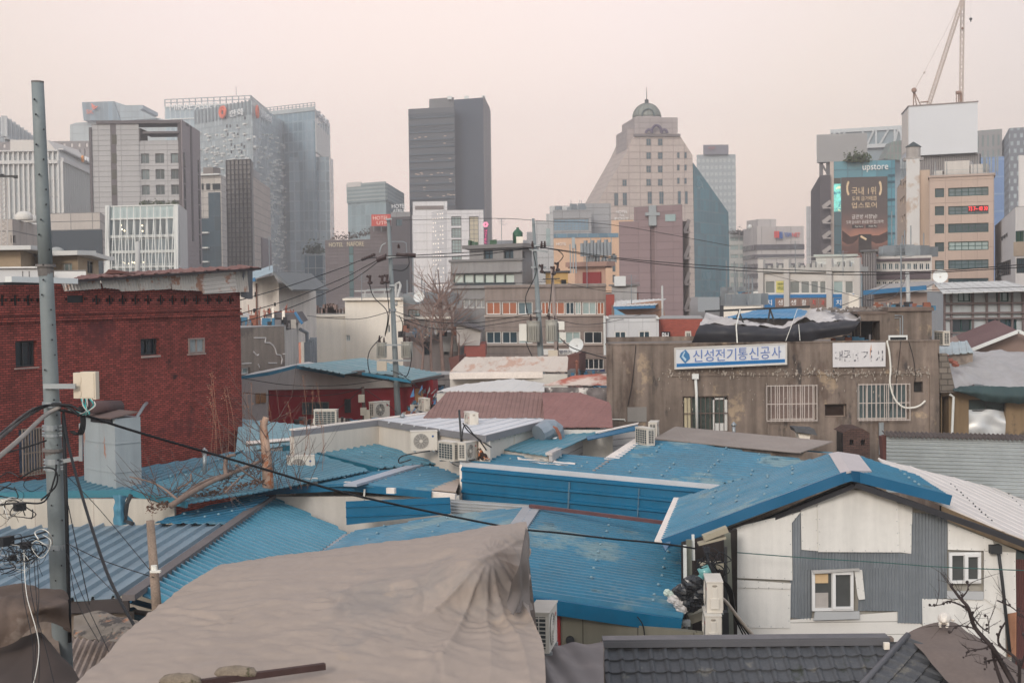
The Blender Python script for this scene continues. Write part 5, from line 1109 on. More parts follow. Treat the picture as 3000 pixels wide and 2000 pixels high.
mb=MB();sheet(mb,pl,[a,b_,c,d_],b_-a,.09,.02,'sine',wob=.01);tag(mb.build('cladding_panel',mat('tin_bare',(176,178,180),.35,.12,1,metal=.4)),'bare silver corrugated panel right of the short blue cladding panel','panel')
# ------------------------------------------------------------------ front centre roof (ridge under the tarp)
t=house('front centre house with fine ribbed blue slopes partly under the big beige tarp',P(1650,1880,32))
pl=Plane(Z(1554,1492,3.9),Z(1388,1722,3.9),Z(1996,1813,3.2));roofpart(t,pl,[(1556,1494),(2130,1545),(1998,1813),(1400,1724)],((1540,1744),(1996,1813)),BLU,.3,.105,'trap',wob=.012,
 scr=[(1783,1529),(1781,1551),(1775,1569),(1764,1588),(1757,1608),(1750,1630),(1744,1654),(1737,1679),(1730,1706),(1953,1607),(1954,1628),(1945,1650),(1941,1675),(1937,1700),(1926,1727),(1914,1757),(1911,1774)])
p2=Plane(Z(1548,1492,3.9),Z(1382,1722,3.9),Z(1030,1563,3.25));roofpart(t,p2,[(1035,1562),(1330,1512),(1550,1492),(1385,1740),(770,1742)],((1500,1535),(960,1612)),BLU,.3,.085,scr=[(1310,1527),(1285,1549),(1269,1568),(1127,1550),(1106,1571),(1078,1590),(1240,1535)])
mb=MB();mb.beam(Z(1558,1487,3.96),Z(1500,1570,3.96),.5,.06);mb.build('ridge_cap',FL,t)
fascia(t,[pl.hit(1400,1726),pl.hit(1998,1816)],.3,BLD);strip(t,pl,[(1848,1640),(1880,1644),(1888,1649),(1850,1645)],mat('scrap_rust',(110,62,58),.8),'loose_scrap',.07)
wallunder(t,[Z(1300,1760,3.45),Z(2060,1855,3.0)],mat('wall_olive_cream',(128,124,110),.85,.08,.6,streak=.1,brick=(1.15,9,.012,(90,86,76),.03),bump=-1))
wz=Wall(Z(1300,1760,3.45),Z(2060,1855,3.0));mb=MB();r=wz.rect(1620,1802,1643,1890);wz.box(mb,r[0],r[0]+.06,r[2],r[3],0,.06);wz.box(mb,r[1]-.07,r[1],r[2],r[3],0,.06);wz.box(mb,r[0],r[1],r[3]-.07,r[3],0,.065);mb.build('door_frame',mat('paint_red',(150,36,38),.6,.08),t)
mb=MB();wz.box(mb,r[0]+.06,r[1]-.07,r[2],r[3]-.07,0,.03);mb.build('door',mat('door_pale',(170,174,180),.6),t)
mb=MB();mb.disc(wz.hitp(1670,1873,0),(0,-1,0),.09,.1,14);mb.disc(wz.hitp(1670,1873,.1),(0,-1,0),.055,.02,12);mb.build('vent',FRD,t)
mb=MB();mb.tube(smooth([wz.hitp(u,v,.05)for u,v in((1868,1803),(1885,1830),(1891,1880))],5),.012,5);mb.build('wall_cable',BLK,t)
mb=MB();mb.beam(Z(1553,1481,4.05),Z(1952,1531,3.95),.1,.09);tag(mb.build('steel_bar',mat('bar_maroon',(92,62,64),.7,.15,2)),'long maroon bar lying along the top edge of the front centre roof','bar')
# ------------------------------------------------------------------ large central roof with deep blue side
t=house('large central blue roof with a tall deep blue ribbed side and white flashing',P(1800,1540,43))
pl=Plane(Z(1352,1358,4.75),Z(2104,1426,4.4),Z(1880,1290,4.95))
roofpart(t,pl,[(1352,1357),(1470,1321),(1795,1349),(1882,1291),(2440,1330),(2440,1350),(2104,1424)],((1500,1350),(2150,1405)),BLU,.36,.075,wob=.012,
 scr=[(1938,1310),(1930,1317),(1923,1329),(1910,1339),(1973,1366),(1962,1378),(1953,1388),(1938,1400),(2139,1311),(2127,1320),(2117,1340),(2103,1357),(2093,1368),(2083,1377),(2075,1388),(2064,1400),(2050,1412),(2228,1328),(2224,1338),(2220,1355),(2203,1386),(2200,1398),(1870,1370),(1860,1378),(1845,1390),(1720,1363),(1704,1374),(1643,1346),(1540,1337),(1605,1365),(1495,1352)])
strip(t,pl,[(1352,1356),(1402,1357),(1476,1322),(1458,1318)],FLW);strip(t,pl,[(1770,1348),(1810,1351),(1880,1298),(1862,1288)],FLW,up=.07);strip(t,pl,[(1732,1385),(1738,1386),(1790,1352),(1780,1350)],mat('sealant_grey',(140,134,130),.8),'sealant')
mb=MB();drape(mb,[[pl.up(u,v,.07)for u,v in((1515,1345),(1570,1350),(1630,1356),(1686,1362))],[pl.up(u,v,.05)for u,v in((1518,1352),(1570,1360),(1630,1366),(1684,1367))]],24,4,lambda p,a,b:.03*noise.noise(p*5));mb.build('sealant_strip',FLW,t)
fa,fb=pl.up(1350,1358,.05),pl.up(2108,1427,.05);fascia(t,[fa,fb],.22,mat('flashing_cool',(188,192,198),.5,.1,.8),.12,'flashing')
a,b_=pl.hit(1353,1366),pl.hit(2100,1434);down=V((0,-.12,-1.32));sp=Plane(a,b_,a+down);sp.n=sp.n if sp.n.y<0 else-sp.n;mb=MB();sheet(mb,sp,[a,b_,b_+down*.9,a+down],b_-a,.33,.075,'trap',wob=.02)
mb.build('side_cladding',BLD,t);mb=MB();mb.beam(a.lerp(b_,.44)+V((0,-.08,-.15)),a.lerp(b_,.43)+down+V((0,-.08,0)),.05,.03,up=V((0,1,0)));mb.beam(a.lerp(b_,.71)+V((0,-.08,-.15)),a.lerp(b_,.70)+down*.9+V((0,-.08,0)),.03,.03,up=V((0,1,0)));mb.build('cladding_joint',mat('joint_grey_blue',(72,104,124),.6,.3,4),t)
wallunder(t,[a+V((0,.4,-.2)),b_+V((0,.4,-.2))],CRW)
fascia(t,[pl.hit(1350,1360),pl.hit(1352,1362)+V((-.02,-.12,-1.25))],.05,FLW,.08,'edge_trim')
t=thing('siding_wall','pale grey siding walls of the light well behind the central roof','wall',P(1740,1360,46));SD=mat('siding_grey',(186,182,180),.6,.06,.5,brick=(30,.22,.014,(130,126,126),.02),bump=-1)
mb=MB();a,b_=Z(1608,1332,5.0),Z(1723,1277,5.0);mb.prism([a,b_,V((b_.x,b_.y,2)),V((a.x,a.y,2))],(.1,.05,0));c=Z(1872,1262,5.0);d_=V((b_.x,b_.y,5.0));mb.prism([d_,c,V((c.x,c.y,2)),V((d_.x,d_.y,2))],(0,.1,0));mb.build('siding',SD,t)
mb=MB();mb.beam(a+UP*.03,b_+UP*.03,.22,.08);mb.build('coping',mat('coping_pink_grey',(190,182,178),.6),t)
t=house('small faded blue roof carrying the elbow duct behind the light well',P(1600,1340,49))
pl=Plane(Z(1470,1318,5.0),Z(1610,1330,5.0),Z(1745,1226,5.4));roofpart(t,pl,[(1455,1312),(1500,1290),(1640,1240),(1752,1226),(1760,1262),(1725,1280),(1600,1334)],((1470,1318),(1745,1226)),mat('roof_blue_mid',(66,122,140),.5,.15,.6,spec=.45,fine=.06),.3,.02);wallunder(t,[Z(1455,1318,4.95),Z(1605,1334,4.95)],CRW)
strip(t,pl,[(1718,1282),(1868,1248),(1874,1260),(1722,1292)],BLD,'blue_edge',.05);strip(t,pl,[(1745,1272),(1872,1245),(1869,1249),(1745,1276)],FLW,'flashing',.1)
# ------------------------------------------------------------------ roofs behind, left of the middle
t=house('faded blue green roof with a blue gable edge carrying the round badge air conditioner',P(1000,1380,46))
pl=Plane(Z(850,1303,4.9),Z(1125,1265,4.95),Z(1108,1370,4.5));roofpart(t,pl,[(850,1304),(1125,1265),(1370,1336),(1345,1352),(1108,1370)],((850,1304),(1108,1370)),BLF,.33,.045,scr=[(960,1300),(1010,1312),(1060,1330),(1115,1342),(1080,1290)])
fascia(t,[Z(708,1334,4.5),Z(822,1302,4.92),Z(852,1306,4.92),Z(1108,1370,4.5)],.2,mat('metal_blue_teal',(8,90,112),.45,.08,.5,spec=.5),.1)
wallunder(t,[Z(708,1346,4.35),Z(822,1316,4.7),Z(850,1318,4.7),Z(1060,1368,4.3)],mat('wall_beige',(188,174,158),.85,.08,.6))
t=house('pale blue ribbed roof just right of the brick building corner',P(780,1340,50));pl=Plane(Z(706,1325,4.9),Z(850,1302,4.9),Z(720,1228,5.5));roofpart(t,pl,[(690,1328),(850,1302),(960,1262),(900,1246),(700,1226)],((706,1300),(850,1285)),mat('roof_blue_pale',(126,158,168),.5,.12,.6,fine=.05),.2,.025)
wallunder(t,[Z(690,1332,4.85),Z(850,1306,4.85)],CRW);strip(t,pl,[(720,1300),(850,1290),(850,1297),(720,1308)],FLW,'flashing',.1)
t=house('flat white metal roof with a deep grey fascia in the centre',P(1250,1340,49));WR=mat('roof_white_flat',(204,206,210),.5,.08,.5,spec=.4,streak=.05,fine=.03)
pl=Plane(Z(855,1262,5.6),Z(1420,1272,5.6),Z(1395,1193,5.62));px=[(855,1262),(1108,1230),(1420,1276),(1602,1230),(1602,1219),(1395,1194),(1250,1212)]
mb=MB();mb.prism([pl.hit(*q)for q in px],(0,0,-.04));pf=[(u,v)for u,v in px]
for k in range(9):s_=k/8;a=pl.hit(1100+300*s_,1232+42*s_);b_=pl.hit(1395+205*s_,1195+25*s_);mb.beam(a,b_,.03,.05)
mb.build('roof',WR,t);fascia(t,[pl.hit(855,1262),pl.hit(1108,1231),pl.hit(1420,1277),pl.hit(1602,1231)],.2,mat('fascia_grey',(126,126,130),.6,.08,1),.08);mb=MB()
for k in range(12):p=pl.hit(1430,1274).lerp(pl.hit(1598,1232),k/11);mb.beam(p+V((0,-.05,0)),p+V((0,-.05,-.24)),.02,.04,up=V((0,1,0)))
mb.build('gutter_bracket',STEEL,t);fascia(t,[pl.up(856,1261,.05),pl.up(1250,1212,.05),pl.up(1395,1193,.05)],.05,FLW,.25,'flashing')
wallunder(t,[Z(862,1278,5.42),Z(1110,1247,5.42),Z(1420,1293,5.42),Z(1598,1245,5.42)],mat('wall_white_beige',(204,196,186),.8,.06,.5,streak=.08))
t=house('red walled house with a teal edged gable roof in the left middle distance',P(1000,1230,63))
WB=mat('band_grey_white',(190,184,180),.8,.06,.5,streak=.08);REDW=mat('paint_red_wall',(150,34,44),.7,.1,.5,streak=.06)
mb=MB();mb.prism([P(u,v,62.8)for u,v in((700,1104),(866,1072),(1005,1098),(1150,1118),(1205,1124),(1205,1132),(1064,1138),(785,1142),(785,1260),(700,1260))],(0,4,0));mb.build('wall',WB,t)
mb=MB();mb.prism([P(u,v,63)for u,v in((780,1135),(1215,1125),(1218,1260),(780,1260))],(0,4,0));mb.prism([P(u,v,63.4)for u,v in((1215,1118),(1268,1112),(1275,1260),(1215,1260))],(0,4,0));mb.build('wall',REDW,t)
wr=Wall(P(780,1180,62.98),P(1216,1180,62.98));window(wr,t,wr.rect(886,1177,964,1213),mat('frame_grey_brown',(110,104,100),.7),GL,4,1,.04,d=.05,sub=True);window(wr,t,wr.rect(1010,1168,1028,1208),FRD,GLD,1,1,.04,d=.05);mb=MB();wr.box(mb,*wr.rect(1216,1138,1240,1190),.0,.1);wr.box(mb,*wr.rect(766,1150,782,1178),.2,.25);wr.box(mb,*wr.rect(752,1150,764,1180),.2,.25);mb.build('wall_boards',mat('board_ochre',(170,128,92),.8,.2,2),t)
pl=Plane(P(870,1070,62.5),P(1205,1112,60.5),P(1050,1048,72));roofpart(t,pl,[(868,1070),(1010,1095),(1062,1090),(1152,1098),(1207,1113),(1300,1096),(1060,1048)],((868,1070),(1060,1050)),mat('roof_teal_pale',(112,150,158),.5,.1,.5,fine=.04),.35,.03)
TF=mat('fascia_teal_blue',(54,124,152),.5,.08,.8);fascia(t,[P(704,1102,62.3),P(790,1090,62.3),P(866,1070,62.4),P(1010,1097,61.8)],.14,TF);fascia(t,[P(1062,1091,61.4),P(1205,1114,60.4)],.12,TF);fascia(t,[P(1205,1114,60.4),P(1298,1098,64)],.12,mat('gutter_dark',(92,86,86),.7),.15,'gutter')
mb=MB();mb.prism([P(u,v,61.6)for u,v in((1008,1090),(1062,1087),(1064,1096),(1010,1100))],(0,1,0));mb.build('canopy',MATS['gutter_dark'],t)
def flat(label,Zs,px,d,m,pitch=.3,amp=.02,prof='trap',wallm=None,wpx=None,cat='house',h=.1,**k):
 t=house(label,pl_:=Zs[0],cat)if False else house(label,V((Zs[0].x,Zs[0].y,0)),cat);pl=Plane(*Zs);roofpart(t,pl,px,d,m,pitch,amp,prof,**k)
 if wpx:wallunder(t,[pl.hit(*q)-UP*h for q in wpx],wallm or CRW)
 return t,pl
PK=mat('roof_dusty_red',(138,108,102),.85,.18,.5,streak=.08,fine=.06)
flat('dusty red corrugated roof behind the flat white metal roof',[Z(1250,1215,5.7),Z(1580,1215,5.7),Z(1450,1143,6.3)],[(1240,1222),(1312,1145),(1585,1143),(1605,1222)],((1420,1215),(1440,1145)),PK,.16,.02,wpx=[(1240,1222),(1605,1222)])
flat('dusty red mesh covered roof between the right pole and the concrete building',[Z(1600,1245,5.5),Z(1790,1240,5.5),Z(1700,1160,6.2)],[(1596,1250),(1588,1150),(1700,1150),(1790,1180),(1795,1250)],((1600,1245),(1680,1160)),mat('roof_mesh_red',(136,98,94),.85,.14,.6,fine=.1),.3,.01,wpx=[(1596,1250),(1795,1250)])
flat('low white sheet roof in front of the rusty white roof',[Z(1290,1144,6.3),Z(1590,1144,6.3),Z(1450,1112,6.6)],[(1280,1146),(1340,1128),(1500,1109),(1595,1122),(1595,1146)],((1300,1144),(1340,1120)),mat('roof_white_sheet',(198,196,194),.6,.08,.5),.5,.02,wpx=[(1280,1146),(1595,1146)])
t,pl=flat('rusty white roof with brown streaks beside the right pole',[Z(1320,1086,6.9),Z(1590,1086,6.9),Z(1480,1046,7.4)],[(1318,1088),(1362,1046),(1665,1043),(1662,1088)],((1400,1086),(1430,1046)),mat('roof_rust_white',(190,180,172),.8,.08,.5,spots=[((158,112,92),.57,.5,(1,.4,1)),((176,148,134),.52,.9)]),.5,.015,wpx=[(1318,1088),(1662,1088)])
fascia(t,[Z(1318,1092,6.85),Z(1590,1089,6.85)],.25,FLW,.5,'eave_board')
mb=MB();mb.prism([P(u,v,76)for u,v in((1658,1042),(1697,1035),(1697,1095),(1660,1098))],(.5,3,0));mb.prism([P(u,v,76)for u,v in((1314,1048),(1345,1040),(1345,1088),(1322,1090))],(.3,2,0));mb.build('side_wall',mat('tin_oxide',(108,72,66),.8,.15,1),t)
flat('white roof strip with rust below the dark blue shop sign',[Z(1660,1125,6.5),Z(1790,1125,6.5),Z(1720,1100,6.8)],[(1590,1128),(1680,1100),(1790,1092),(1790,1128)],((1660,1125),(1700,1100)),mat('roof_rust_mix',(192,178,170),.8,.1,.5,spots=[((160,96,84),.52,.5,(.5,1,1))]),.5,.015,wpx=[(1590,1128),(1790,1128)],wallm=mat('wall_dark_clutter',(110,104,104),.9,.5,2.5,spots=[((200,196,192),.55,2)]))
mb=MB();mb.prism([P(u,v,63)for u,v in((1612,1150),(1640,1142),(1700,1138),(1722,1168),(1660,1172))],(0,1.2,.25));tag(mb.build('loose_roof_sheet',mat('tin_plum_brown',(112,82,76),.8,.15,1.2)),'loose brown sheet tilted on the red roofs right of the right pole','sheet')
mb=MB();mb.prism([P(u,v,82)for u,v in((1545,1105),(1562,1088),(1580,1108))],(0,1.5,0));tag(mb.build('tarp_hump',mat('tarp_slate',(84,88,100),.8,.1)),'small dark pointed tarp hump beside the right pole','tarp','tarps')
b=Bld('house','cluttered grey yard wall filling the gap under the rusty white roof','wall',[(1160,72),(1420,72)],1100,mat('wall_gap_grey',(120,114,112),.9,.3,.8,streak=.25,spots=[((170,166,162),.6,1)]),3);b.finish()
b=Bld('house','grey filler wall between the red walled house and the dusty red roof','wall',[(1200,66),(1330,66)],1165,MATS['wall_gap_grey'],2);b.finish()
mb=MB();
for k in range(26):
 p=P(random.uniform(1195,1290),random.uniform(1150,1220),58+random.random()*2);s_=random.uniform(.1,.22);mb.prism([p,p+V((s_,0,random.uniform(-.1,.2))),p+V((s_*.8,.2,.25*random.random()+.1))],(0,.1,.04),k%3)
o=tag(mb.build('junk_pile',[mat('junk_blue',(70,112,150),.6,.2,2),mat('junk_grey',(130,130,130),.8,.3,2),mat('junk_dark',(60,58,60),.8)]),'heap of blue and grey scraps beside the red walled house','junk');o['kind']='stuff'
# ================================================================== concrete building on the right
CB=mat('concrete_old',(124,111,102),.92,.28,.3,streak=.36,fine=.1,spots=[((104,90,82),.57,.7,(1,1,.35)),((158,140,120),.6,.9),((74,68,66),.58,1.0,(1,1,.3))])
t=thing('concrete_building','stained concrete building with two barred windows and a blue and white Korean signboard','building',P(2250,1280,55))
w=Wall(P(1776,1010,53),P(2752,1010,53));zt=w.hit(2250,1005)[1]
def cw(q,**k):
 r=w.rect(*q);rec=k.pop('rec',.2);w.holes.append((*r,rec));return window(w,t,r,k.pop('frame',FRW),k.pop('pane',GL),k.pop('nc',2),k.pop('nr',1),k.pop('fw',.05),d=-rec+.03,sub=True,**k)
TP=mat('frame_brown_paint',(132,118,108),.7,.1)
cw((2243,1128,2389,1230),nc=4,bars=(12,.025,.28),frame=mat('bar_pale',(188,178,172),.6,.08),pane=mat('glass_curtain_mauve',(128,112,106),.3,.2,1.2))
cw((2511,1124,2660,1228),nc=5,bars=(12,.025,.28),frame=MATS['bar_pale'],pane=mat('glass_green_curtain',(84,96,98),.25,.3,1.5))
cw((2417,1183,2480,1222),nc=1,frame=TP,pane=mat('dark_room',(44,30,24),.8,.3,2),rec=.3);cw((2677,1118,2704,1149),nc=1,frame=mat('concrete_reveal',(80,72,66),.9),pane=mat('dark_hole',(40,38,38),.9),fw=.02)  # shade inside both openings is put in as flat dark panes
cw((2000,1160,2134,1263),nc=1,frame=TP,pane=mat('glass_green_murky',(74,84,80),.3,.25,1),rec=.25)
mb=MB();w.box(mb,*w.rect(2006,1166,2024,1262),-.2,-.12);mb.build('door_leaf',mat('door_cream',(190,180,152),.7,.08),t)
mb=MB();r=w.rect(2090,1166,2132,1262);w.box(mb,r[0],r[1],r[2],r[2]+.28,-.2,-.1);w.box(mb,r[0],r[0]+.06,r[2]+.28,r[3],-.2,-.1);w.box(mb,r[1]-.1,r[1],r[2]+.28,r[3],-.2,-.1);w.box(mb,r[0],r[1],r[3]-.06,r[3],-.2,-.1);mb.build('door_leaf',mat('door_white',(206,206,204),.6,.06),t)
mb=MB();r=w.rect(2000,1160,2134,1263)
for k in range(11):x=r[0]+(r[1]-r[0])*k/10;w.box(mb,x-.01,x+.01,r[2],r[3],-.03,-.01)
w.box(mb,r[0],r[1],(r[2]+r[3])/2,(r[2]+r[3])/2+.03,-.035,-.005);mb.build('grille',mat('grille_brown',(100,84,78),.7),t)
mb=MB();w.face(mb,0,zt,.25);c0,c1=w.pt(0,0),w.pt(w.L,0);bk=V((.6,9,0))
for a,b_ in((c1,c1+bk),(c1+bk,c0+bk),(c0+bk,c0)):mb.quad(a,b_,b_+UP*zt,a+UP*zt)
mb.build('wall',CB,t);mb=MB();iy=V((0,.1,0));mb.prism([c0+UP*(zt-.3)+iy,c1+UP*(zt-.3)+iy,c1+bk+UP*(zt-.3),c0+bk+UP*(zt-.3)],(0,0,.1));mb.build('roof',mat('roof_concrete_dirty',(120,112,106),.9,.2,.5),t)
mb=MB()
for a0,a1,v0,v1,d_ in((0,.22,1005,1300,.05),(2.55,3.1,1009,1095,.06),(6.0,6.07,1098,1300,.04),(12.05,12.4,1098,1300,.06)):w.box(mb,a0,a1,w.hit(2250,v1)[1],w.hit(2250,v0)[1]-.01,-.02,d_)
w.box(mb,-.02,w.L+.02,zt,zt+.05,-.3,.04);w.box(mb,2.4,12.4,w.hit(2250,1099)[1],w.hit(2250,1093)[1],-.02,.05);mb.build('pilasters',CB,t)
random.seed(5);mb=MB()
for k in range(330):
 u=random.choice((random.uniform(1925,2240),random.uniform(2240,2440),random.uniform(2425,2605),random.uniform(2600,2720)));v=random.gauss(1091,8);
 if random.random()<.2:u,v=random.uniform(1930,2730),random.uniform(1050,1200)
 a,z=w.hit(u,v);h=random.uniform(.02,.13);wd=random.uniform(.02,.09)if abs(v-1090)<20 else .025;mb.prism([w.pt(a,z,.03),w.pt(a+wd,z+random.uniform(-.02,.02),.03),w.pt(a+wd*.7,z-h*random.random(),.03),w.pt(a+wd*.3,z-h,.03)],(0,-.004-.03,0))
o=mb.build('peeling_paint',mat('paint_flakes',(168,158,148),.8,.1,3),t);o['kind']='stuff'
mb=MB();w.box(mb,*w.rect(1838,1192,1894,1235),-.01,.05);mb.build('patch',mat('patch_grey',(132,128,124),.9,.15,1,streak=.1),t)
mb=MB();mb.smooth=True;mb.tube([w.hitp(2036,1098,.12),w.hitp(2039,1150,.12),w.hitp(2041,1258,.12)],.055,8);mb.build('downpipe',WM,t);mb=MB();w.box(mb,*w.rect(2026,1094,2045,1109),.03,.22);mb.build('pipe_hopper',WM,t)
mb=MB();w.box(mb,*w.rect(2573,1236,2586,1330),.05,.15);mb.build('duct',STEEL,t)
mb=MB();mb.smooth=True;mb.tube(smooth([w.hitp(u,v,.25)for u,v in((2596,998),(2594,1002),(2600,1030),(2604,1080),(2602,1120),(2615,1165),(2640,1190),(2670,1192),(2690,1185),(2705,1172))],5),.035,7);mb.build('hose',WHITE,t)
mb=MB();mb.tube(smooth([w.hitp(u,v,.08)for u,v in((1862,1010),(1858,1060),(1850,1130),(1838,1190))],4),.012,4);mb.tube(smooth([w.hitp(u,v,.08)for u,v in((2660,998),(2672,1040),(2680,1090),(2678,1118))],4),.012,4);mb.tube([w.hitp(2638,998,.07),w.hitp(2624,1120,.07),w.hitp(2598,1235,.07)],.01,4);mb.build('wall_cables',BLK,t)
mb=MB();mb.tube([w.hitp(1780,1227,.08),w.hitp(1830,1228,.08),w.hitp(1831,1233,.08)],.02,5);mb.build('wall_pipe',WHITE,t)
w2=Wall(P(2520,950,55),P(2730,950,55));zp=w2.hit(2660,911)[1];w2.holes.append((*w2.rect(2519,940,2578,998),1.2))
mb=MB();w2.holes[0]=(0.03,w2.holes[0][1],zt-.2,w2.holes[0][3],1.2);w2.face(mb,zt-.3,zp);q=[w2.pt(w2.L,0),w2.pt(w2.L,0)+V((.3,4,0)),w2.pt(0,0)+V((.3,4,0)),w2.pt(0,0)]
for i in range(3):mb.quad(q[i]+UP*(zt-.3),q[i+1]+UP*(zt-.3),q[i+1]+UP*zp,q[i]+UP*zp)
mb.build('penthouse',CB,t);mb=MB();w2.box(mb,w2.hit(2600,905)[0],w2.L+.05,zp,zp+.14,-4,.12);w2.box(mb,-.1,w2.hit(2598,905)[0],zp-.1,zp+.0,-4,.05);mb.build('penthouse_slab',mat('slab_stained',(112,98,90),.9,.25,1,streak=.2),t)
mb=MB();w2.box(mb,.0,1.0,zt-.3,zp-.1,-1.4,-1.25);mb.build('opening_black_fill',BLK,t)  # black sheet set inside the penthouse, standing for the shade in there
mb=MB();mb.tube([w2.hitp(2620,924,.06),w2.hitp(2643,924,.06),w2.hitp(2643,985,.06)],.025,6);mb.tube([w2.hitp(2620,931,.06),w2.hitp(2636,931,.06),w2.hitp(2636,985,.06)],.02,6);mb.build('penthouse_pipe',STEEL,t)
mb=MB()
for k in range(50):a=random.uniform(-1.5,1.2);p=w2.pt(a,zp+random.uniform(-.08,.08),-.3-random.random());mb.prism([p,p+V((random.uniform(.1,.3),0,0)),p+V((.1,.1,.1))],(0,.05,.03))
o=mb.build('roof_rubble',mat('rubble_dark',(112,104,98),.9,.3,3),t);o['kind']='stuff'
mb=MB();r=w.rect(2606,986,2661,999);w.box(mb,r[0],r[1],zt+.03,zt+.23,-.2,-.1);w.box(mb,r[0]+.05,r[1]-.05,zt+.06,zt+.16,-.1,-.09,1);tag(mb.build('window_sash',[WM,BLK]),'white window sash lying on the edge of the concrete building roof','window sash')
t=thing('brick_vent','small dark brick vent house with two holes at the foot of the concrete building','vent',P(2510,1340,50));wv=Wall(P(2470,1300,50),P(2548,1300,50));r=wv.rect(2472,1268,2546,1345)
for u in(2495,2528):wv.holes.append((*wv.rect(u-6,1288,u+6,1304),.2))
mb=MB();wv.face(mb,3,r[3],.2);mb.prism([wv.pt(0,r[3]),wv.pt(wv.L,r[3]),wv.pt(wv.L*.72,r[3]+.16),wv.pt(wv.L*.3,r[3]+.16)],(0,1.5,0));mb.build('brickwork',mat('brick_sooty',(90,68,62),.95,.2,.8,brick=(.2,.066,.01,(60,52,50),.2,.5),bump=0),t);mb=MB();wv.box(mb,0,wv.L,3,r[3],-1,-.2);mb.build('vent_black_fill',BLK,t)  # black block behind the two holes stands for the unlit interior
mb=MB();mb.prism([P(u,v,49.5)for u,v in((2325,1252),(2385,1256),(2395,1275),(2330,1264))],(0,.8,0));mb.prism([P(u,v,49.7)for u,v in((2338,1268),(2375,1272),(2372,1287),(2342,1284))],(0,.6,0),1);tag(mb.build('vent_cover',[mat('cover_dark',(84,86,90),.7,.15,2),CR]),'small dark slanted vent cover on the grey roof by the concrete building','vent')
t=house('smooth grey tarred roof strip along the foot of the concrete building',P(2150,1310,50));pl=Plane(Z(1915,1285,4.95),Z(2430,1328,4.95),Z(2130,1262,5.1));mb=MB();sheet(mb,pl,[pl.hit(*q)for q in((1915,1286),(1925,1250),(1990,1250),(2440,1292),(2428,1330))],V((0,1,0)),1.5,.005,'flat',wob=.04);mb.build('roof',mat('roof_tar_grey',(144,134,128),.9,.1,.6,fine=.04),t)
wallunder(t,[Z(1915,1290,4.9),Z(2430,1330,4.9)],CB)
t=thing('signboard','long white signboard with blue Korean letters, diamond logo and blue stripe','sign',w.hitp(2138,1070,.2),'signboards')
sL,sR=w.hitp(1977,1042,.12),w.hitp(2300,1034,.12);ws=Wall(sL,sR);ws.A=V((sL.x,sL.y));dz=(w.hit(2298,1034)[1]-w.hit(1978,1044)[1]);L0=ws.L;r=ws.rect(1978,1014,2299,1071);zc=(r[2]+r[3])/2;hh=.70
def tilt(ob):
 for v_ in ob.data.vertices:v_.co.z+=(v_.co.x)*.031
mb=MB();ws.box(mb,r[0],r[1],zc-hh/2,zc+hh/2,0,.18);tilt(mb.build('board',mat('sign_face_white',(206,208,212),.4,.04),t))
mb=MB();f=.05
for q in((r[0],r[1],zc-hh/2-f,zc-hh/2),(r[0],r[1],zc+hh/2,zc+hh/2+f),(r[0]-f,r[0],zc-hh/2-f,zc+hh/2+f),(r[1],r[1]+f,zc-hh/2-f,zc+hh/2+f)):ws.box(mb,*q,0,.21)
tilt(mb.build('frame',mat('sign_frame',(196,192,186),.5,.1,2),t));mb=MB();ws.box(mb,r[0]+.03,r[1]-.03,zc-hh/2+.03,zc-hh/2+.16,.18,.19);tilt(mb.build('stripe',mat('stripe_blue',(24,104,162),.5,.1,3),t))
SBL=mat('letter_blue',(96,122,178),.5,.1,3);x0=r[0]+.62;lw=(r[1]-.12-x0)/8
for k,ch in enumerate('신성전기통신공사'):tilt(text(ws,t,ch,0,0,0,0,SBL,.185,'letter',.02,rc=(x0+lw*k+.02,x0+lw*(k+1)-.05,zc-hh/2+.2,zc+hh/2-.06)))
mb=MB();cx,cz=r[0]+.33,zc+.06;F2=lambda a,b2,d_=.19:ws.pt(cx+a,cz+b2,d_)
mb.prism([F2(-.19,0),F2(-.09,-.14),F2(.02,-.25),F2(.2,-.08),F2(.17,.08),F2(.03,.26),F2(-.14,.14)],(0,-.015,0));mb.prism([F2(-.12,.0,.21),F2(.02,-.17,.21),F2(.06,-.1,.21),F2(-.05,.03,.21),F2(.02,.17,.21),F2(-.02,.2,.21)],(0,-.01,0),1)
tilt(mb.build('logo',[mat('logo_blue',(62,118,164),.5),mat('logo_pale',(170,196,214),.5)],t))
t=thing('signboard','white rust streaked signboard with broken worn dark letters','sign',w.hitp(2514,1072,.1),'signboards')
mb=MB();r=w.rect(2438,1003,2592,1074);w.box(mb,*r,.05,.12);mb.build('board',mat('sign_worn',(208,206,208),.6,.06,1,streak=.05,spots=[((190,140,112),.66,1.2,(3,3,.4))]),t)
WN=mat('letter_worn',(70,70,84),.7,.3,6,spots=[((205,204,206),.47,9)])
for ch,u0,u1 in(('대',2444,2466),('론',2469,2490),('ㅂ',2496,2512),('기',2520,2552),('ㅅ',2563,2580),('ㅣ',2581,2585)):text(w,t,ch,u0,1026,u1,1058,WN,.122,'letter',.006)
t=thing('roof_tarp','silver and black tarp sagging over junk on the concrete building roof','tarp',P(2250,1003,54),'tarps')
crk=lambda s_,f_:(lambda p,a,b:s_*(noise.noise(V((p.x*f_,p.z*f_*.5,p.y*f_)))+.6*abs(noise.noise(V((p.x*f_*2.4,p.z*f_,3))))))
TS=mat('tarp_silver',(184,180,178),.5,.2,.9,spec=.4,fine=.08,spots=[((110,108,112),.58,1.2)]);TBk=mat('tarp_black',(42,42,48),.55,.2,1,spec=.4)
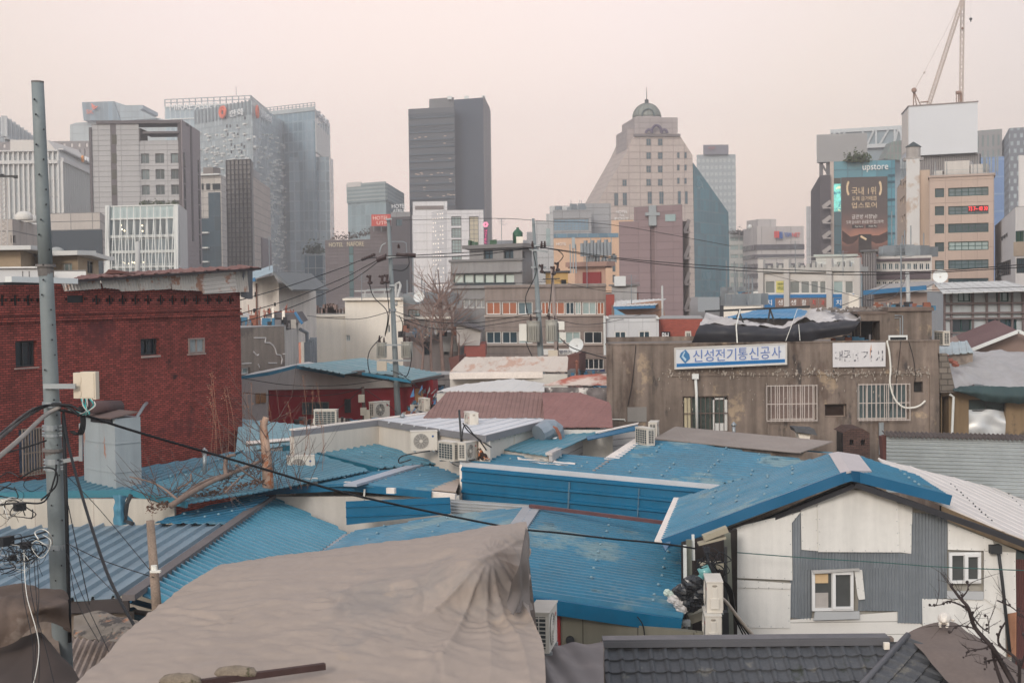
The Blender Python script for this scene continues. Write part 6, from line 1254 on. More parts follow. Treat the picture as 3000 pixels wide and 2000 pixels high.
mb=MB();drape(mb,[[P(u,v,57)for u,v in((2068,916),(2130,935),(2200,952),(2290,955),(2330,940),(2385,905),(2420,902),(2470,912),(2530,918))],[P(u,v,54.5)for u,v in((2056,945),(2120,953),(2200,955),(2290,958),(2335,945),(2385,938),(2430,935),(2480,940),(2522,935))],[P(u,v,53.4)for u,v in((2048,958),(2120,955),(2200,957),(2290,962),(2335,950),(2385,946),(2430,943),(2480,944),(2520,938))]],70,16,crk(.22,1.6));mb.build('silver_top',TS,t)
mb=MB();drape(mb,[[P(u,v,53.3)for u,v in((2050,953),(2120,952),(2200,955),(2290,960),(2335,950),(2385,945),(2430,943),(2480,942),(2526,935))],[P(u,v,52.9)for u,v in((2038,975),(2120,975),(2200,977),(2290,980),(2335,972),(2385,968),(2430,962),(2480,958),(2514,950))],[P(u,v,53.1)for u,v in((2026,1006),(2120,1008),(2200,1008),(2290,1008),(2335,1003),(2385,996),(2430,988),(2480,978),(2505,962))]],60,14,crk(.12,1.8));mb.build('black_skirt',TBk,t)
mb=MB();mb.beam(P(2066,912,56),P(2372,898,57),.07,.08)
for u,v,u2,v2 in((2163,908,2180,952),(2255,903,2268,940),(2256,903,2250,945),(2170,905,2158,930)):mb.beam(P(u,v,56),P(u2,v2,56),.06,.06,up=V((0,1,0)))
mb.build('frame',FRD,t);mb=MB();mb.tube([P(2160,1004,52.6),P(2157,955,52.8),P(2168,907,55)],.025,5);mb.tube([P(2344,998,52.6),P(2340,950,52.8)],.012,4);mb.tube([P(2302,998,52.6),P(2320,950,52.8),P(2336,905,55)],.012,4);mb.build('ties',WHITE,t)
t,pl=flat('bright blue roof peeking over the tarp on the concrete building',[P(2120,930,84),P(2360,925,84),P(2280,898,92)],[(2120,930),(2240,903),(2330,902),(2380,915),(2360,932)],((2200,930),(2250,905)),mat('roof_cyan_blue',(30,122,168),.5,.1,.5),.4,.02);wallunder(t,[P(2120,932,84),P(2375,930,84)],MATS['wall_gap_grey'])
for lb,u0,u1,v,Y,m_ in(('low cream wall right of the domed tower base',2120,2230,897,96,CR),('dark low roof line right of the blue glass flank',2108,2160,868,125,MATS['hotel_black']),('jumble of low grey roofs left of the blue sign panels',2140,2232,880,115,MATS['concrete_mid'])):
 b=Bld('house',lb,'house',[(u0,Y),(u1,Y)],v,m_,6,group=MID);b.finish();clutter(b,6,hmax=.8)
b=Bld('house','grey wall under white roofs left of the concrete building','wall',[(1650,78),(1790,78)],1128,MATS['wall_dark_clutter'],3,group=MID);b.finish()
b=Bld('house','white step wall behind the BH brick wall','wall',[(2050,80),(2110,80)],960,MATS['wall_gap_grey'],3,group=MID);b.finish()
# ------------------------------------------------------------------ tarp covered house at the right edge
t=house('ochre plaster house under a creased grey green tarp at the right edge',P(2880,1290,54))
w=Wall(P(2757,1200,53.5),P(3080,1200,53.5));w.holes.append((*w.rect(2838,1170,2947,1285),.3));w.holes.append((*w.rect(2760,1160,2780,1290),.8))
mb=MB();w.face(mb,0,P(2900,1135,53.5).z,.3);mb.build('wall',mat('plaster_ochre',(132,112,88),.95,.15,.5,streak=.18,spots=[((90,80,70),.6,.9)]),t);mb=MB();w.box(mb,.01,.6,0,P(2900,1135,53.5).z,-1,-.82);mb.build('gap_black_fill',BLK,t)  # black block fills the wall gap in place of its shade
r=w.rect(2838,1170,2947,1205);window(w,t,r,FRD,mat('glass_green_dark',(50,62,62),.3,.2),2,1,.05,d=-.2);r=w.rect(2838,1200,2947,1285);mb=MB();drape(mb,[[w.pt(r[0]+(r[1]-r[0])*i/3,r[3]-.1*(i==3),-.1-.08*(i%2))for i in range(4)],[w.pt(r[0]+(r[1]-r[0])*i/3,(r[2]+r[3])/2,-.12+.1*(i%2))for i in range(4)],[w.pt(r[0]+(r[1]-r[0])*i/3,r[2],-.14)for i in range(4)]],24,16,lambda p,a,b:.07*noise.noise(V((p.x*1.4,0,p.z*3))));mb.build('foil_sheet',mat('foil_silver',(206,208,210),.35,.12,1,metal=.3),t)
mb=MB();mb.tube([w.hitp(2772,1152,.4),w.hitp(2784,1160,.4),w.hitp(2781,1290,.3)],.05,8);mb.build('downpipe',WM,t)
mb=MB();drape(mb,[[P(u,v,60)for u,v in((2752,1040),(2790,1036),(2850,1030),(2920,1028),(3080,1026))],[P(u,v,56)for u,v in((2752,1085),(2800,1075),(2860,1075),(2930,1075),(3080,1078))],[P(u,v,53.0)for u,v in((2752,1136),(2795,1140),(2860,1132),(2930,1136),(3080,1135))]],90,30,crk(.16,1.3));mb.build('tarp',mat('tarp_grey',(160,158,158),.5,.1,.8,spec=.45,streak=.1),t)
mb=MB();drape(mb,[[P(u,v,52.9)for u,v in((2790,1138),(2860,1128),(2930,1133),(3080,1132))],[P(u,v,52.7)for u,v in((2800,1146),(2860,1150),(2930,1158),(3080,1160))],[P(u,v,52.9)for u,v in((2830,1152),(2870,1170),(2930,1178),(3080,1182))]],60,12,crk(.1,2));mb.build('tarp_skirt',mat('tarp_green_dark',(52,70,72),.6,.2,1),t)
mb=MB();mb.prism([P(u,v,53.0)for u,v in((2748,1035),(2775,1035),(2800,1150),(2755,1150))],(0,.2,0));mb.build('shingle_edge',mat('shingle_grey',(116,108,100),.9,.2,.8,brick=(.5,.22,.02,(80,74,70),.15,.5),bump=-1),t)
mb=MB()
for u,v in((2768,1042),(2782,1055),(2795,1062),(2800,1068)):mb.ball(P(u,v,54.5),.13,seg=7,rings=5,sq=(1.3,1,.6),jit=.2)
tag(mb.build('brick_rubble',mat('brick_bit',(146,92,80),.9,.2,4)),'broken red brick pieces holding down the grey tarp at the right','rubble')
wf=Wall(P(2596,1300,44),P(3080,1305,43));a,b_,c,d_=[wf.hitp(*q)for q in((2597,1278),(3080,1290),(3080,1480),(2597,1440))];pl=Plane(a,b_,c);pl.n=pl.n if pl.n.y<0 else-pl.n
t=thing('tin_fence','silver fence of horizontal corrugated sheets at the right edge','fence',wf.hitp(2800,1450));mb=MB();sheet(mb,pl,[a,b_,c,d_],b_-a,.115,.028,'sine',wob=.01);mb.build('sheet',mat('tin_silver',(166,172,174),.4,.12,.6,metal=.35,fine=.04),t)
mb=MB();p2=Plane(a+V((0,-.15,.02)),b_+V((0,-.15,.02)),b_+V((0,.6,.1)));sheet(mb,p2,[a+V((0,-.15,.02)),b_+V((0,-.15,.02)),b_+V((0,.6,.1)),a+V((0,.6,.1))],V((0,1,0)),.13,.03,'sine',th=.02);mb.build('top_sheet',mat('tin_brown_dark',(84,76,74),.8,.2,1),t)
mb=MB();mb.prism([P(u,v,44.3)for u,v in((2584,1280),(2597,1276),(2597,1350),(2588,1345))],(0,.4,0));mb.build('end_bricks',mat('brick_plum',(96,62,58),.9,.2,2),t)
# ------------------------------------------------------------------ gabled patchwork house
t=house('gabled house with blue roof and a wall patched from white boards and grey corrugated sheets',P(2500,1900,33.5))
rl=Plane(Z(2470,1390,5.72),Z(2437,1336,5.72),Z(1955,1580,4.25));rr_=Plane(Z(2505,1388,5.72),Z(2470,1332,5.72),Z(2784,1458,5.12))
roofpart(t,rl,[(2470,1392),(2434,1332),(1990,1461),(1938,1586)],((2470,1390),(1955,1580)),BLU,.26,.055,scr=[(2099,1444),(2092,1464),(2086,1484),(2166,1443),(2163,1460),(2160,1474),(2251,1400),(2252,1405),(2249,1432),(2243,1456),(2323,1374),(2325,1381),(2324,1394),(2320,1423),(2077,1511)])
roofpart(t,rr_,[(2505,1388),(2512,1334),(2690,1395),(2735,1425),(2785,1457)],((2505,1388),(2784,1458)),BLU,.2,.035,scr=[(2636,1384),(2649,1395),(2661,1405),(2678,1417),(2690,1425)])
mb=MB();A,B,C_,D_,M1,M2=rl.up(2465,1392,.06),rl.up(2430,1334,.06),rr_.up(2515,1338,.06),rr_.up(2552,1386,.06),Z(2490,1378,5.85),Z(2455,1322,5.85)
mb.add([A,B,M2,M1,C_,D_]+[p-UP*.05 for p in(A,B,M2,M1,C_,D_)],[(0,1,2,3),(3,2,4,5),(6,9,8,7),(9,11,10,8),(0,3,9,6),(3,5,11,9),(1,7,8,2)]);mb.build('ridge_cap',mat('ridge_pale',(190,182,182),.6,.08,1),t)
f1=[rl.up(1940,1587,.05),rl.up(2470,1392,.05),Z(2490,1380,5.82),rr_.up(2515,1390,.05),rr_.up(2786,1458,.05)];fascia(t,f1,.24,mat('metal_blue_vivid',(0,88,126),.45,.06,.6,spec=.5),.08)
fascia(t,[rl.up(1938,1586,.03),rl.up(1991,1460,.03)],.06,FLW,.3,'edge_flashing');mb=MB();mb.prism([rl.hit(1938,1588),rl.hit(1965,1585),rl.hit(1950,1600)-UP*.1],(0,.1,-.05));mb.build('corner_drip',MATS['metal_blue_vivid'],t)
rw=Plane(Z(2780,1486,4.86),Z(3000,1578,4.16),Z(2575,1342,5.42));
mb=MB();sheet(mb,rw,[rw.hit(*q)for q in((2566,1340),(3080,1470),(3080,1610),(2785,1490),(2725,1462))],rw.hit(3000,1582)-rw.hit(2780,1476),.9,.012,'flat',wob=.03);caps(mb,rw,[(2785+9*k+(k%2)*3,1418+8.2*k)for k in range(14)]+[(2900+11*k,1392+11*k)for k in range(9)],.02,1);mb.build('cement_roof',[mat('roof_cement_white',(212,205,200),.85,.07,.5,fine=.05,streak=.05),BLK],t)
fascia(t,[P(u,v,32.7)for u,v in((2503,1410),(2673,1468),(2774,1504),(2912,1552),(3070,1614))],.13,mat('eave_dark',(50,50,54),.8),.3,'eave_beam');fascia(t,[Z(2500,1416,5.48),Z(2060,1592,4.0)],.1,MATS['eave_dark'],.3,'eave_beam')
mb=MB();mb.beam(Z(2498,1404,5.56),Z(2150,1522,4.55),.05,.05);mb.beam(Z(2290,1478,4.9),Z(2058,1572,4.1),.05,.06);mb.beam(Z(2535,1418,5.4),Z(2720,1492,4.8),.05,.05);mb.build('eave_batten',mat('batten_pale',(190,182,170),.7,.1,2),t)
Yg=33.0;w=Wall(P(2060,1700,Yg),P(3080,1700,Yg));WBd=mat('board_white',(222,220,216),.75,.06,.4,fine=.03,streak=.1);GC=mat('corrugated_grey',(122,128,134),.6,.14,.5,spec=.3,streak=.12,fine=.05)
mb=MB();mb.prism([w.hitp(*q,-.06)for q in((2145,1568),(2345,1480),(2505,1412),(2600,1450),(2980,1612),(2965,1960),(2155,1960))],(0,.3,0));mb.build('wall',mat('wall_back_board',(168,164,156),.8,.08,.5,streak=.1),t);mb=MB();mb.prism([w.hitp(*q,-.5)for q in((2145,1700),(2965,1700))]+[V((w.hitp(2965,1700).x,Yg+.5,0)),V((w.hitp(2145,1700).x,Yg+.5,0))],(0,.3,0));mb.build('lower_wall',CB,t)
def board(px,d_=0.,th=.04,m=None,name='board',lb=None):
 mb=MB();q=[w.hitp(u,v,d_+th)for u,v in px];mb.prism(q,(0,th,0))
 if m is None:
  c=sum(q,V((0,0,0)))/len(q)
  for i in range(len(q)):
   a,b=q[i],q[(i+1)%len(q)];n_=int((b-a).length/.28)
   for k in range(n_):p=a.lerp(b,(k+.5)/n_);p=p+(c-p).normalized()*.04;mb.disc(p+V((0,.003,0)),(0,-1,0),.011,.008,6,1)
 return mb.build(name,[m or WBd,STEEL],t,lb)
board([(2145,1548),(2180,1535),(2345,1496),(2318,1530),(2320,1697),(2155,1690)],.03);board([(2155,1695),(2316,1706),(2314,1722),(2157,1718)],.04);board([(2136,1692),(2154,1692),(2156,1716),(2315,1722),(2314,1838),(2136,1835)],.01)
board([(2345,1480),(2392,1458),(2395,1612),(2347,1608)],.02);board([(2392,1462),(2440,1438),(2505,1432),(2590,1440),(2628,1472),(2632,1615),(2395,1614)],.05);board([(2625,1472),(2672,1480),(2668,1620),(2630,1615)],.0)
board([(2775,1530),(2905,1580),(2912,1600),(2908,1612),(2775,1608)],.02);board([(2880,1612),(2972,1616),(2974,1790),(2945,1796),(2880,1750)],.03);board([(2700,1752),(2880,1755),(2880,1640),(2940,1700),(2945,1930),(2702,1850)],.0);board([(2772,1728),(2879,1730),(2878,1755),(2772,1750)],.04,m=mat('board_pale_grey',(180,182,184),.7,.05))
board([(2140,1838),(2316,1814),(2630,1790),(2700,1828),(2702,1960),(2140,1960)],.0,.02,mat('siding_white',(220,217,212),.75,.06,.5,brick=(30,.3,.008,(160,156,150),.02),bump=-1),'siding')
def corr(px,d_=.06,m=None):
 pts=[w.hitp(u,v,d_)for u,v in px];pl=Plane(pts[0],pts[1],pts[2]);pl.n=pl.n if pl.n.y<0 else-pl.n;mb=MB();sheet(mb,pl,pts,UP*-1,.075,.014,'sine',wob=.012,th=.01);mb.build('corrugated_sheet',m or GC,t)
corr([(2316,1520),(2346,1490),(2350,1612),(2380,1620),(2378,1815),(2314,1808)],.012);corr([(2346,1610),(2640,1618),(2640,1668),(2346,1668)],.02);corr([(2515,1662),(2632,1662),(2628,1788),(2512,1786)],.05);corr([(2668,1500),(2774,1508),(2774,1750),(2700,1755),(2668,1750)],.03);corr([(2628,1618),(2702,1622),(2700,1824),(2628,1822)],.045)
def gwin(q,lb,pl_,pr2):
 r=w.rect(*q);o=window(w,t,r,mat('upvc_white',(222,222,222),.4,.04),pl_,2,1,.07,d=.1,dep=.06,sub=True,vs=lb);mb=MB();m_=(r[0]+r[1])/2;w.box(mb,m_-.02,m_+.06,r[2]+.04,r[3]-.04,.1,.2);w.box(mb,m_+.06,r[1]-.05,r[3]-.1,r[3]-.04,.14,.19);w.box(mb,m_+.06,r[1]-.05,r[2]+.04,r[2]+.1,.14,.19);mb.build('sash',MATS['upvc_white'],o);return o,r
SN=mat('screen_mesh',(74,76,76),.7,.15,2)
o,r=gwin((2375,1666,2496,1784),'open white window with a yellow blind',SN,SN);mb=MB();m_=(r[0]+r[1])/2;w.box(mb,r[0]+.08,m_-.1,r[3]-.3,r[3]-.08,.11,.125);mb.build('blind',mat('blind_straw',(206,178,140),.8,.1,3),o);mb=MB();w.box(mb,r[0]+.08,m_-.1,r[2]+.07,r[2]+.42,.11,.125);mb.build('curtain',mat('curtain_grey',(178,172,168),.8,.12,3,streak=.2),o)
gwin((2775,1614,2868,1704),'closed white window on the right',SN,SN);board([(2498,1664),(2521,1665),(2530,1750),(2512,1752),(2508,1740)],.12,.03);board([(2375,1664),(2510,1658),(2512,1664),(2376,1674)],.2,.05,mat('hood_pale',(180,178,176),.7,.1),'window_hood');board([(2384,1786),(2514,1786),(2514,1808),(2380,1812)],.1,.04,MATS['board_pale_grey'],'sill_board')
mb=MB();mb.smooth=True;mb.tube([w.hitp(2914,1588,.2),w.hitp(2928,1700,.2),w.hitp(2950,1905,.2)],.04,8);mb.build('downpipe',FRD,t);mb=MB();w.box(mb,*w.rect(2893,1592,2925,1616),.05,.25);mb.build('lamp_box',FRD,t)
corr([(2974,1640),(3080,1640),(3080,1960),(2980,1960)],-.1,mat('corrugated_maroon',(92,60,58),.8,.15,.8));board([(2945,1795),(2975,1790),(2974,1920),(2950,1920)],.02,.05,mat('timber_orange',(150,108,84),.8,.25,2.5,streak=.4),'timber');board([(2915,1585),(3080,1655),(3080,1645),(2975,1640)],-.15,.03,mat('tin_green_dark',(70,80,82),.7,.1))
t=house('bottom right house with a dark glazed tile roof and long grey ridge cap',P(2150,1990,26));TL=mat('tile_charcoal',(76,78,82),.6,.2,1.2,spec=.35,fine=.16,spots=[((104,102,98),.6,2.2),((58,62,56),.62,1.3)])
A0,B0=P(1765,1888,26),P(2640,1872,26);ux=(B0-A0).normalized();dn=V((0,-.905,-.425));nn=ux.cross(dn);nn=nn if nn.z>0 else-nn
def tiles(o,ux,dn,nn,cols,rows,cw_=.27,rh=.345,clip=None):
 mb=MB();prof=[(0,.0),(.1,.03),(.2,.045),(.3,.03),(.4,-.004),(.55,-.01),(.75,-.012),(.9,-.008)]
 for j in range(rows):
  for i in range(cols):
   for k in range(8):
    f0=(i+prof[k][0])*cw_;f1=(i+(prof[k+1][0]if k<7 else 1))*cw_;h0=prof[k][1];h1=prof[k+1][1]if k<7 else 0.
    sag=lambda f:.035*math.sin(math.pi*((f/cw_)%1))if False else 0
    p=[o+ux*f0+dn*(j*rh-.02)+nn*(h0+.0),o+ux*f1+dn*(j*rh-.02)+nn*h1,o+ux*f1+dn*((j+1)*rh+.02*(h1>.01))+nn*(h1+.045),o+ux*f0+dn*((j+1)*rh+.02*(h0>.01))+nn*(h0+.045)]
    if clip and not clip(i*cw_,j*rh):continue
    jt=nn*(.009*noise.noise(V((i*3.7,j*5.3,1))))+dn*(.016*noise.noise(V((i*2.1,j*7.7,4))));p=[q+jt for q in p]
    mb.add(p+[p[3]-nn*.05,p[2]-nn*.05],[(0,1,2,3),(3,2,5,4)])
 return mb
tiles(A0+dn*.1-nn*.02,ux,dn,nn,20,8,clip=lambda a,b:a<4.7+b*-.75 or True).build('roof',TL,t)
mb=MB();mb.prism([A0-nn*.05,B0-nn*.05,B0+dn*3-nn*.05,A0+dn*3-nn*.05],nn*-.05);mb.build('roof_deck',FRD,t)
mb=MB();e0=A0+UP*.1;e1=P(2600,1874,26)+UP*.06;mb.beam(e0,e1,.34,.06);mb.beam(e0+UP*-.06+V((0,-.17,0)),e1+UP*-.06+V((0,-.17,0)),.03,.1);mb.build('ridge_cap',mat('ridge_slate_grey',(92,92,96),.5,.08,1),t)
o2=P(2660,1868,25.9);ux2=V((-.62,-.74,-.26)).normalized();d2=V((.72,-.62,-.30)).normalized();n2=ux2.cross(d2);n2=n2 if n2.z>0 else-n2
tiles(o2+V((-.05,0,.02)),ux2,d2,n2,16,5,clip=lambda a,b:True).build('hip_slope',TL,t)
mb=MB();mb.smooth=True;mb.tube([o2+UP*.06,o2+UP*.05+ux2*4],.06,6);mb.build('hip_cap',MATS['ridge_slate_grey'],t);mb=MB();mb.box(tuple(P(2597,1900,25.7)),.1,.08,.12);mb.build('roof_vent',CR,t)
wallunder(t,[A0+V((0,.5,-.1)),B0+V((0,.5,-.1))],CB)
t=thing('roof_membrane','brown grey membrane roof sheet under the white cat, bottom right','roof',P(2850,1990,24));mb=MB()
drape(mb,[[P(2652,1856,26.2),P(2708,1830,26.6),P(2790,1822,26.8),P(2835,1850,26.6),P(2890,1880,26.6),P(3080,2020,26)],[P(2700,1905,25.2),P(2760,1895,25.3),P(2830,1895,25.4),P(2900,1915,25.4),P(2960,1945,25.4),P(3080,2050,25)],[P(2790,2010,23.6),P(2850,2010,23.6),P(2910,2015,23.6),P(2960,2030,23.6),P(3000,2050,23.6),P(3080,2090,23.6)]],40,26,lambda p,a,b:.035*noise.noise(p*1.7),.03);mb.build('membrane',mat('membrane_taupe',(112,100,94),.9,.1,.8,fine=.08),t)
mb=MB();mb.prism([P(2652,1860,26.3),P(2835,1856,26.8),P(3080,2030,26.2),P(3080,2030,27.5),P(2700,1860,28)],(0,0,-3));mb.build('wall',CB,t)
# ================================================================== tarps in the foreground
def fold(p,a,b):
 dx,dy=(a-.84)*1.5,b-.36;d=math.hypot(dx,dy);g=math.atan2(dy,dx)
 k=0.
 if dy>-.06:k=.055*(1-2*abs(math.sin(g*7.5+2*noise.noise(V((g*2,0,1)))))**.7)*min(1,d*3)*math.exp(-d*2.2)
 s_=.028*(noise.noise(V((p.x*.55+p.y*.25,p.y*1.5,0)))+.5*noise.noise(V((p.x*1.4,p.y*4.0,2))))+.03*abs(noise.noise(V((p.x*2.3+p.y*2,p.y*6,5))))+.016*abs(noise.noise(V((p.x*6-p.y*3,p.y*11,9))))
 r_=.016*(1-abs(noise.noise(V((p.x*1.1+3,p.y*3.2,7))))*2.4)
 pk=0
 for cx,cy,f_ in((.42,.50,19),(.60,.47,16),(.18,.58,21),(.66,.80,13)):
  ex,ey=(a-cx)*1.5,b-cy;e_=math.hypot(ex,ey);pk+=.016*math.sin(math.atan2(ey,ex*.5)*f_*.3+cx*9+3*noise.noise(V((ex*9,ey*9,1))))*math.exp(-((e_-.05)/.05)**2)*(ex<.03)
 return k+s_+r_+pk+.025*math.exp(-((b-.55+a*.22+.015*math.sin(a*30))/.012)**2)
mb=MB()
rows=[[Z(*q)for q in((660,1672,5.9),(830,1645,5.9),(1010,1625,5.9),(1250,1590,5.9),(1440,1565,5.9),(1540,1550,5.9))],
  [Z(*q)for q in((640,1661,6.3),(815,1634,6.34),(1000,1609,6.4),(1250,1577,6.47),(1440,1550,6.55),(1543,1536,6.58))],
  [Z(*q)for q in((520,1736,6.12),(740,1735,6.2),(980,1712,6.25),(1240,1680,6.35),(1400,1655,6.5),(1549,1650,6.22))],
  [Z(*q)for q in((410,1822,5.92),(680,1830,5.97),(960,1822,6.02),(1220,1810,6.0),(1400,1790,5.98),(1552,1790,5.95))],
  [Z(*q)for q in((300,1925,5.72),(620,1930,5.75),(920,1930,5.78),(1200,1920,5.75),(1420,1905,5.72),(1592,1890,5.72))],
  [Z(*q)for q in((150,2090,5.4),(560,2100,5.4),(900,2100,5.4),(1200,2100,5.4),(1420,2090,5.38),(1600,2080,5.38))]]
drape(mb,rows,190,150,fold)
TB_=mat('tarp_beige',(150,137,128),.62,.1,.35,spec=.4,fine=.04,bump=.006,spots=[((136,127,121),.57,.3),((158,142,128),.62,.5)])
tag(mb.build('tarp',TB_),'huge beige tarp with radiating folds covering the front centre roof','tarp','tarps')
mb=MB();drape(mb,[[P(u,v,Y)for u,v,Y in((1540,1545,18.9),(1549,1560,19.1),(1552,1590,19.3))],[P(u,v,Y)for u,v,Y in((1520,1640,17.6),(1547,1650,18.4),(1546,1690,18.9))],[P(u,v,Y)for u,v,Y in((1500,1740,17.5),(1540,1730,18.2),(1542,1740,18.8))],[P(u,v,Y)for u,v,Y in((1490,1800,17.4),(1540,1790,18.1),(1552,1786,18.7))]],30,50,lambda p,a,b:.06*math.sin(a*16+2*math.sin(b*7))*b)
tag(mb.build('tarp_corner',mat('tarp_taupe',(122,112,106),.6,.12,1,spec=.4)),'grey hanging corner of tarp at the right end of the beige tarp','tarp','tarps')
mb=MB();mb.prism([Z(250,2080,5.3),Z(640,1672,5.8),Z(1540,1552,5.8),Z(1600,2080,5.2)],(0,0,-5.2));tag(mb.build('covered_shed',CB),'shed wall hidden under the huge beige tarp','shed')
mb=MB();drape(mb,[[P(u,v,Y)for u,v,Y in((1588,1880,22),(1680,1883,22.2),(1768,1880,22.4))],[P(u,v,Y)for u,v,Y in((1592,1940,20.8),(1680,1945,21),(1768,1945,21.2))],[P(u,v,Y)for u,v,Y in((1594,2040,19.6),(1690,2040,19.8),(1770,2040,20))]],40,30,lambda p,a,b:.05*math.sin((a*2.2-b*1.4)*7)*(1-a)+.02*noise.noise(p*3));tag(mb.build('tarp',mat('tarp_plum_grey',(112,106,106),.6,.1,.8,spec=.4)),'small grey brown tarp between the beige tarp and the dark tile roof','tarp','tarps')
mb=MB();mb.prism([P(1590,1892,22.3),P(1770,1890,22.6),P(1770,2060,20.2),P(1590,2060,19.9)],(0,0,-3));tag(mb.build('covered_shed',CB),'shed wall under the small grey brown tarp','shed')
TD=mat('tarp_umber',(98,84,76),.75,.2,.8,spec=.3,fine=.08,spots=[((120,108,100),.6,1)])
mb=MB();drape(mb,[[P(u,v,Y)for u,v,Y in((-40,1722,21.5),(80,1720,21.5),(170,1735,21.3),(200,1755,21.2))],[P(u,v,Y)for u,v,Y in((-40,1765,20.2),(80,1765,20.2),(160,1770,20.3),(196,1772,20.6))],[P(u,v,Y)for u,v,Y in((-40,1840,19.9),(60,1820,20),(120,1800,20.2),(204,1840,20.6))],[P(u,v,Y)for u,v,Y in((-40,1900,20),(40,1880,20),(120,1820,20.2),(207,1848,20.6))]],60,40,crk(.1,1.8));tag(mb.build('tarp',TD),'dark brown tarp draped over the roof at the bottom left, upper layer','tarp','tarps')
mb=MB();drape(mb,[[P(u,v,Y)for u,v,Y in((-40,1880,20.6),(60,1862,20.6),(120,1850,20.6),(160,1900,20.6))],[P(u,v,Y)for u,v,Y in((-40,1950,19.8),(60,1940,19.8),(150,1935,19.8),(215,1965,20))],[P(u,v,Y)for u,v,Y in((-40,2060,18.5),(60,2060,18.5),(160,2050,18.6),(300,2070,18.8))]],40,30,crk(.06,1.2));tag(mb.build('tarp',mat('tarp_umber_dark',(74,64,60),.75,.15,.6,spec=.3)),'smooth dark brown tarp in the bottom left corner, lower layer','tarp','tarps')
mb=MB();mb.prism([P(-40,1745,22.5),P(150,1745,22.5),P(200,2060,21),P(-40,2060,21)],(0,1,-3));tag(mb.build('covered_shed',CB),'shed wall under the dark brown tarps at bottom left','shed')
t=thing('roof_bar','dark rusty steel bar lying on the beige tarp at the bottom','bar',Z(750,1975,5.75));mb=MB();mb.beam(Z(520,2008,5.78),Z(952,1950,5.80),.07,.07);mb.build('bar',mat('steel_oxide',(64,46,44),.7,.2,3),t)
for lb,u,v,s_ in(('left mossy concrete block weighing down the dark bar',528,1992,.15),('right mossy concrete block weighing down the dark bar',692,1970,.16)):
 mb=MB();c=Z(u,v,5.82);mb.smooth=True;mb.ball(c,s_*1.15,seg=14,rings=10,sq=(1.35,.6,.45),jit=.09);tag(mb.build('concrete_block',mat('concrete_moss',(128,116,102),.95,.3,4,fine=.2,spots=[((72,70,50),.56,6)])),lb,'block','blocks on the beige tarp')
# ================================================================== air conditioners
ACW=mat('ac_ivory',(206,200,190),.5,.05,1.5,streak=.06);ACD=mat('ac_grille_dark',(62,66,68),.6,.1,3);ACF=mat('ac_fan_grey',(120,118,116),.5,.1,3)
def make_ac(kind):
 t=thing('air_conditioner','x','air conditioner',(0,0,0),'air conditioner outdoor units on the roofs')
 X,Y_,Zh=.42,.155,.60;mb=MB();mb.box((0,0,.05),2*X,2*Y_,Zh);mb.box((0,0,.65),2*X+.03,2*Y_+.03,.025);mb.build('casing',ACW,t)
 mb=MB()
 for x in(-.3,.3):mb.box((x,0,0),.06,.36,.05)
 mb.build('feet',STEEL,t)
 mb=MB();c=V((-.1,-Y_-.001,.35));mb.disc(c,(0,-1,0),.245,.006,22);o=mb.build('fan_opening',ACF if kind else ACD,t)
 mb=MB()
 for r_ in(.06,.1,.14,.18,.215,.245):mb.tube([c+V((math.cos(a*.35)*r_,-.014,math.sin(a*.35)*r_))for a in range(19)],.005,4)
 for a in range(10):mb.tube([c+V((0,-.016,0)),c+V((math.cos(a*.628)*.245,-.012,math.sin(a*.628)*.245))],.004,3)
 mb.disc(c+V((0,-.01,0)),(0,-1,0),.05,.02,12);mb.build('fan_guard',ACW,t)
 mb=MB();mb.disc(V((.28,-Y_-.001,.5)),(0,-1,0),.035,.004,12);mb.build('badge',mat('badge_blue',(40,84,140),.5)if kind else mat('badge_red',(176,50,60),.5),t)
 mb=MB();x=-X-.002;mb.hexa([V((x,-.11,.12)),V((x,.11,.12)),V((x-.003,.11,.12)),V((x-.003,-.11,.12)),V((x,-.11,.6)),V((x,.11,.6)),V((x-.003,.11,.6)),V((x-.003,-.11,.6))])
 for k in range(8):mb.box((x-.004,0,.14+k*.062),.012,.24,.014,0,1)
 for y in(-.11,0,.11):mb.box((x-.004,y,.1),.014,.014,.52,0,1)
 mb.build('side_grille',[ACD,ACW],t)
 mb=MB();mb.box((X+.03,.0,.14),.06,.17,.2);mb.box((X+.012,.0,.34),.024,.1,.2);mb.ball(V((X+.005,0,.59)),.05,1,sq=(.5,1,.45));mb.build('valve_cover',[ACW,mat('ac_dark_cream',(150,142,130),.6)],t)  # rounded handle in a darker cream than the casing
 mb=MB();mb.hexa([V((-.38,Y_+.001,.1)),V((.38,Y_+.001,.1)),V((.38,Y_+.006,.1)),V((-.38,Y_+.006,.1)),V((-.38,Y_+.001,.61)),V((.38,Y_+.001,.61)),V((.38,Y_+.006,.61)),V((-.38,Y_+.006,.61))],0)
 for k in range(7):mb.box((0,Y_+.008,.12+k*.078),.78,.012,.012,0,1)
 for k in range(6):mb.box((-.38+k*.152,Y_+.008,.1),.014,.014,.52,0,1)
 mb.build('rear_grille',[mat('coil_teal_dark',(44,62,68),.5,.15,3),ACW],t)
 return t
acA,acB=make_ac(1),make_ac(0);used={0:False,1:False}
def ac(u,v,Y,deg,lb,kind=0,s_=1.):
 src=acA if kind else acB;p=P(u,v,Y)
 if not used[kind]:
  used[kind]=True;src.location=p;src.rotation_euler=(0,0,R(deg));src.scale=(s_,)*3;src['label']=lb;return src
 return dup(src,p,R(deg),lb,None,s_)
ac(1242,1322,45.5,8,'outdoor unit with blue oval badge and front fan on the faded blue green roof',1)
ac(1314,1203,57,8,'outdoor unit with a red dot badge in front of the dusty red roof',0,1.05)
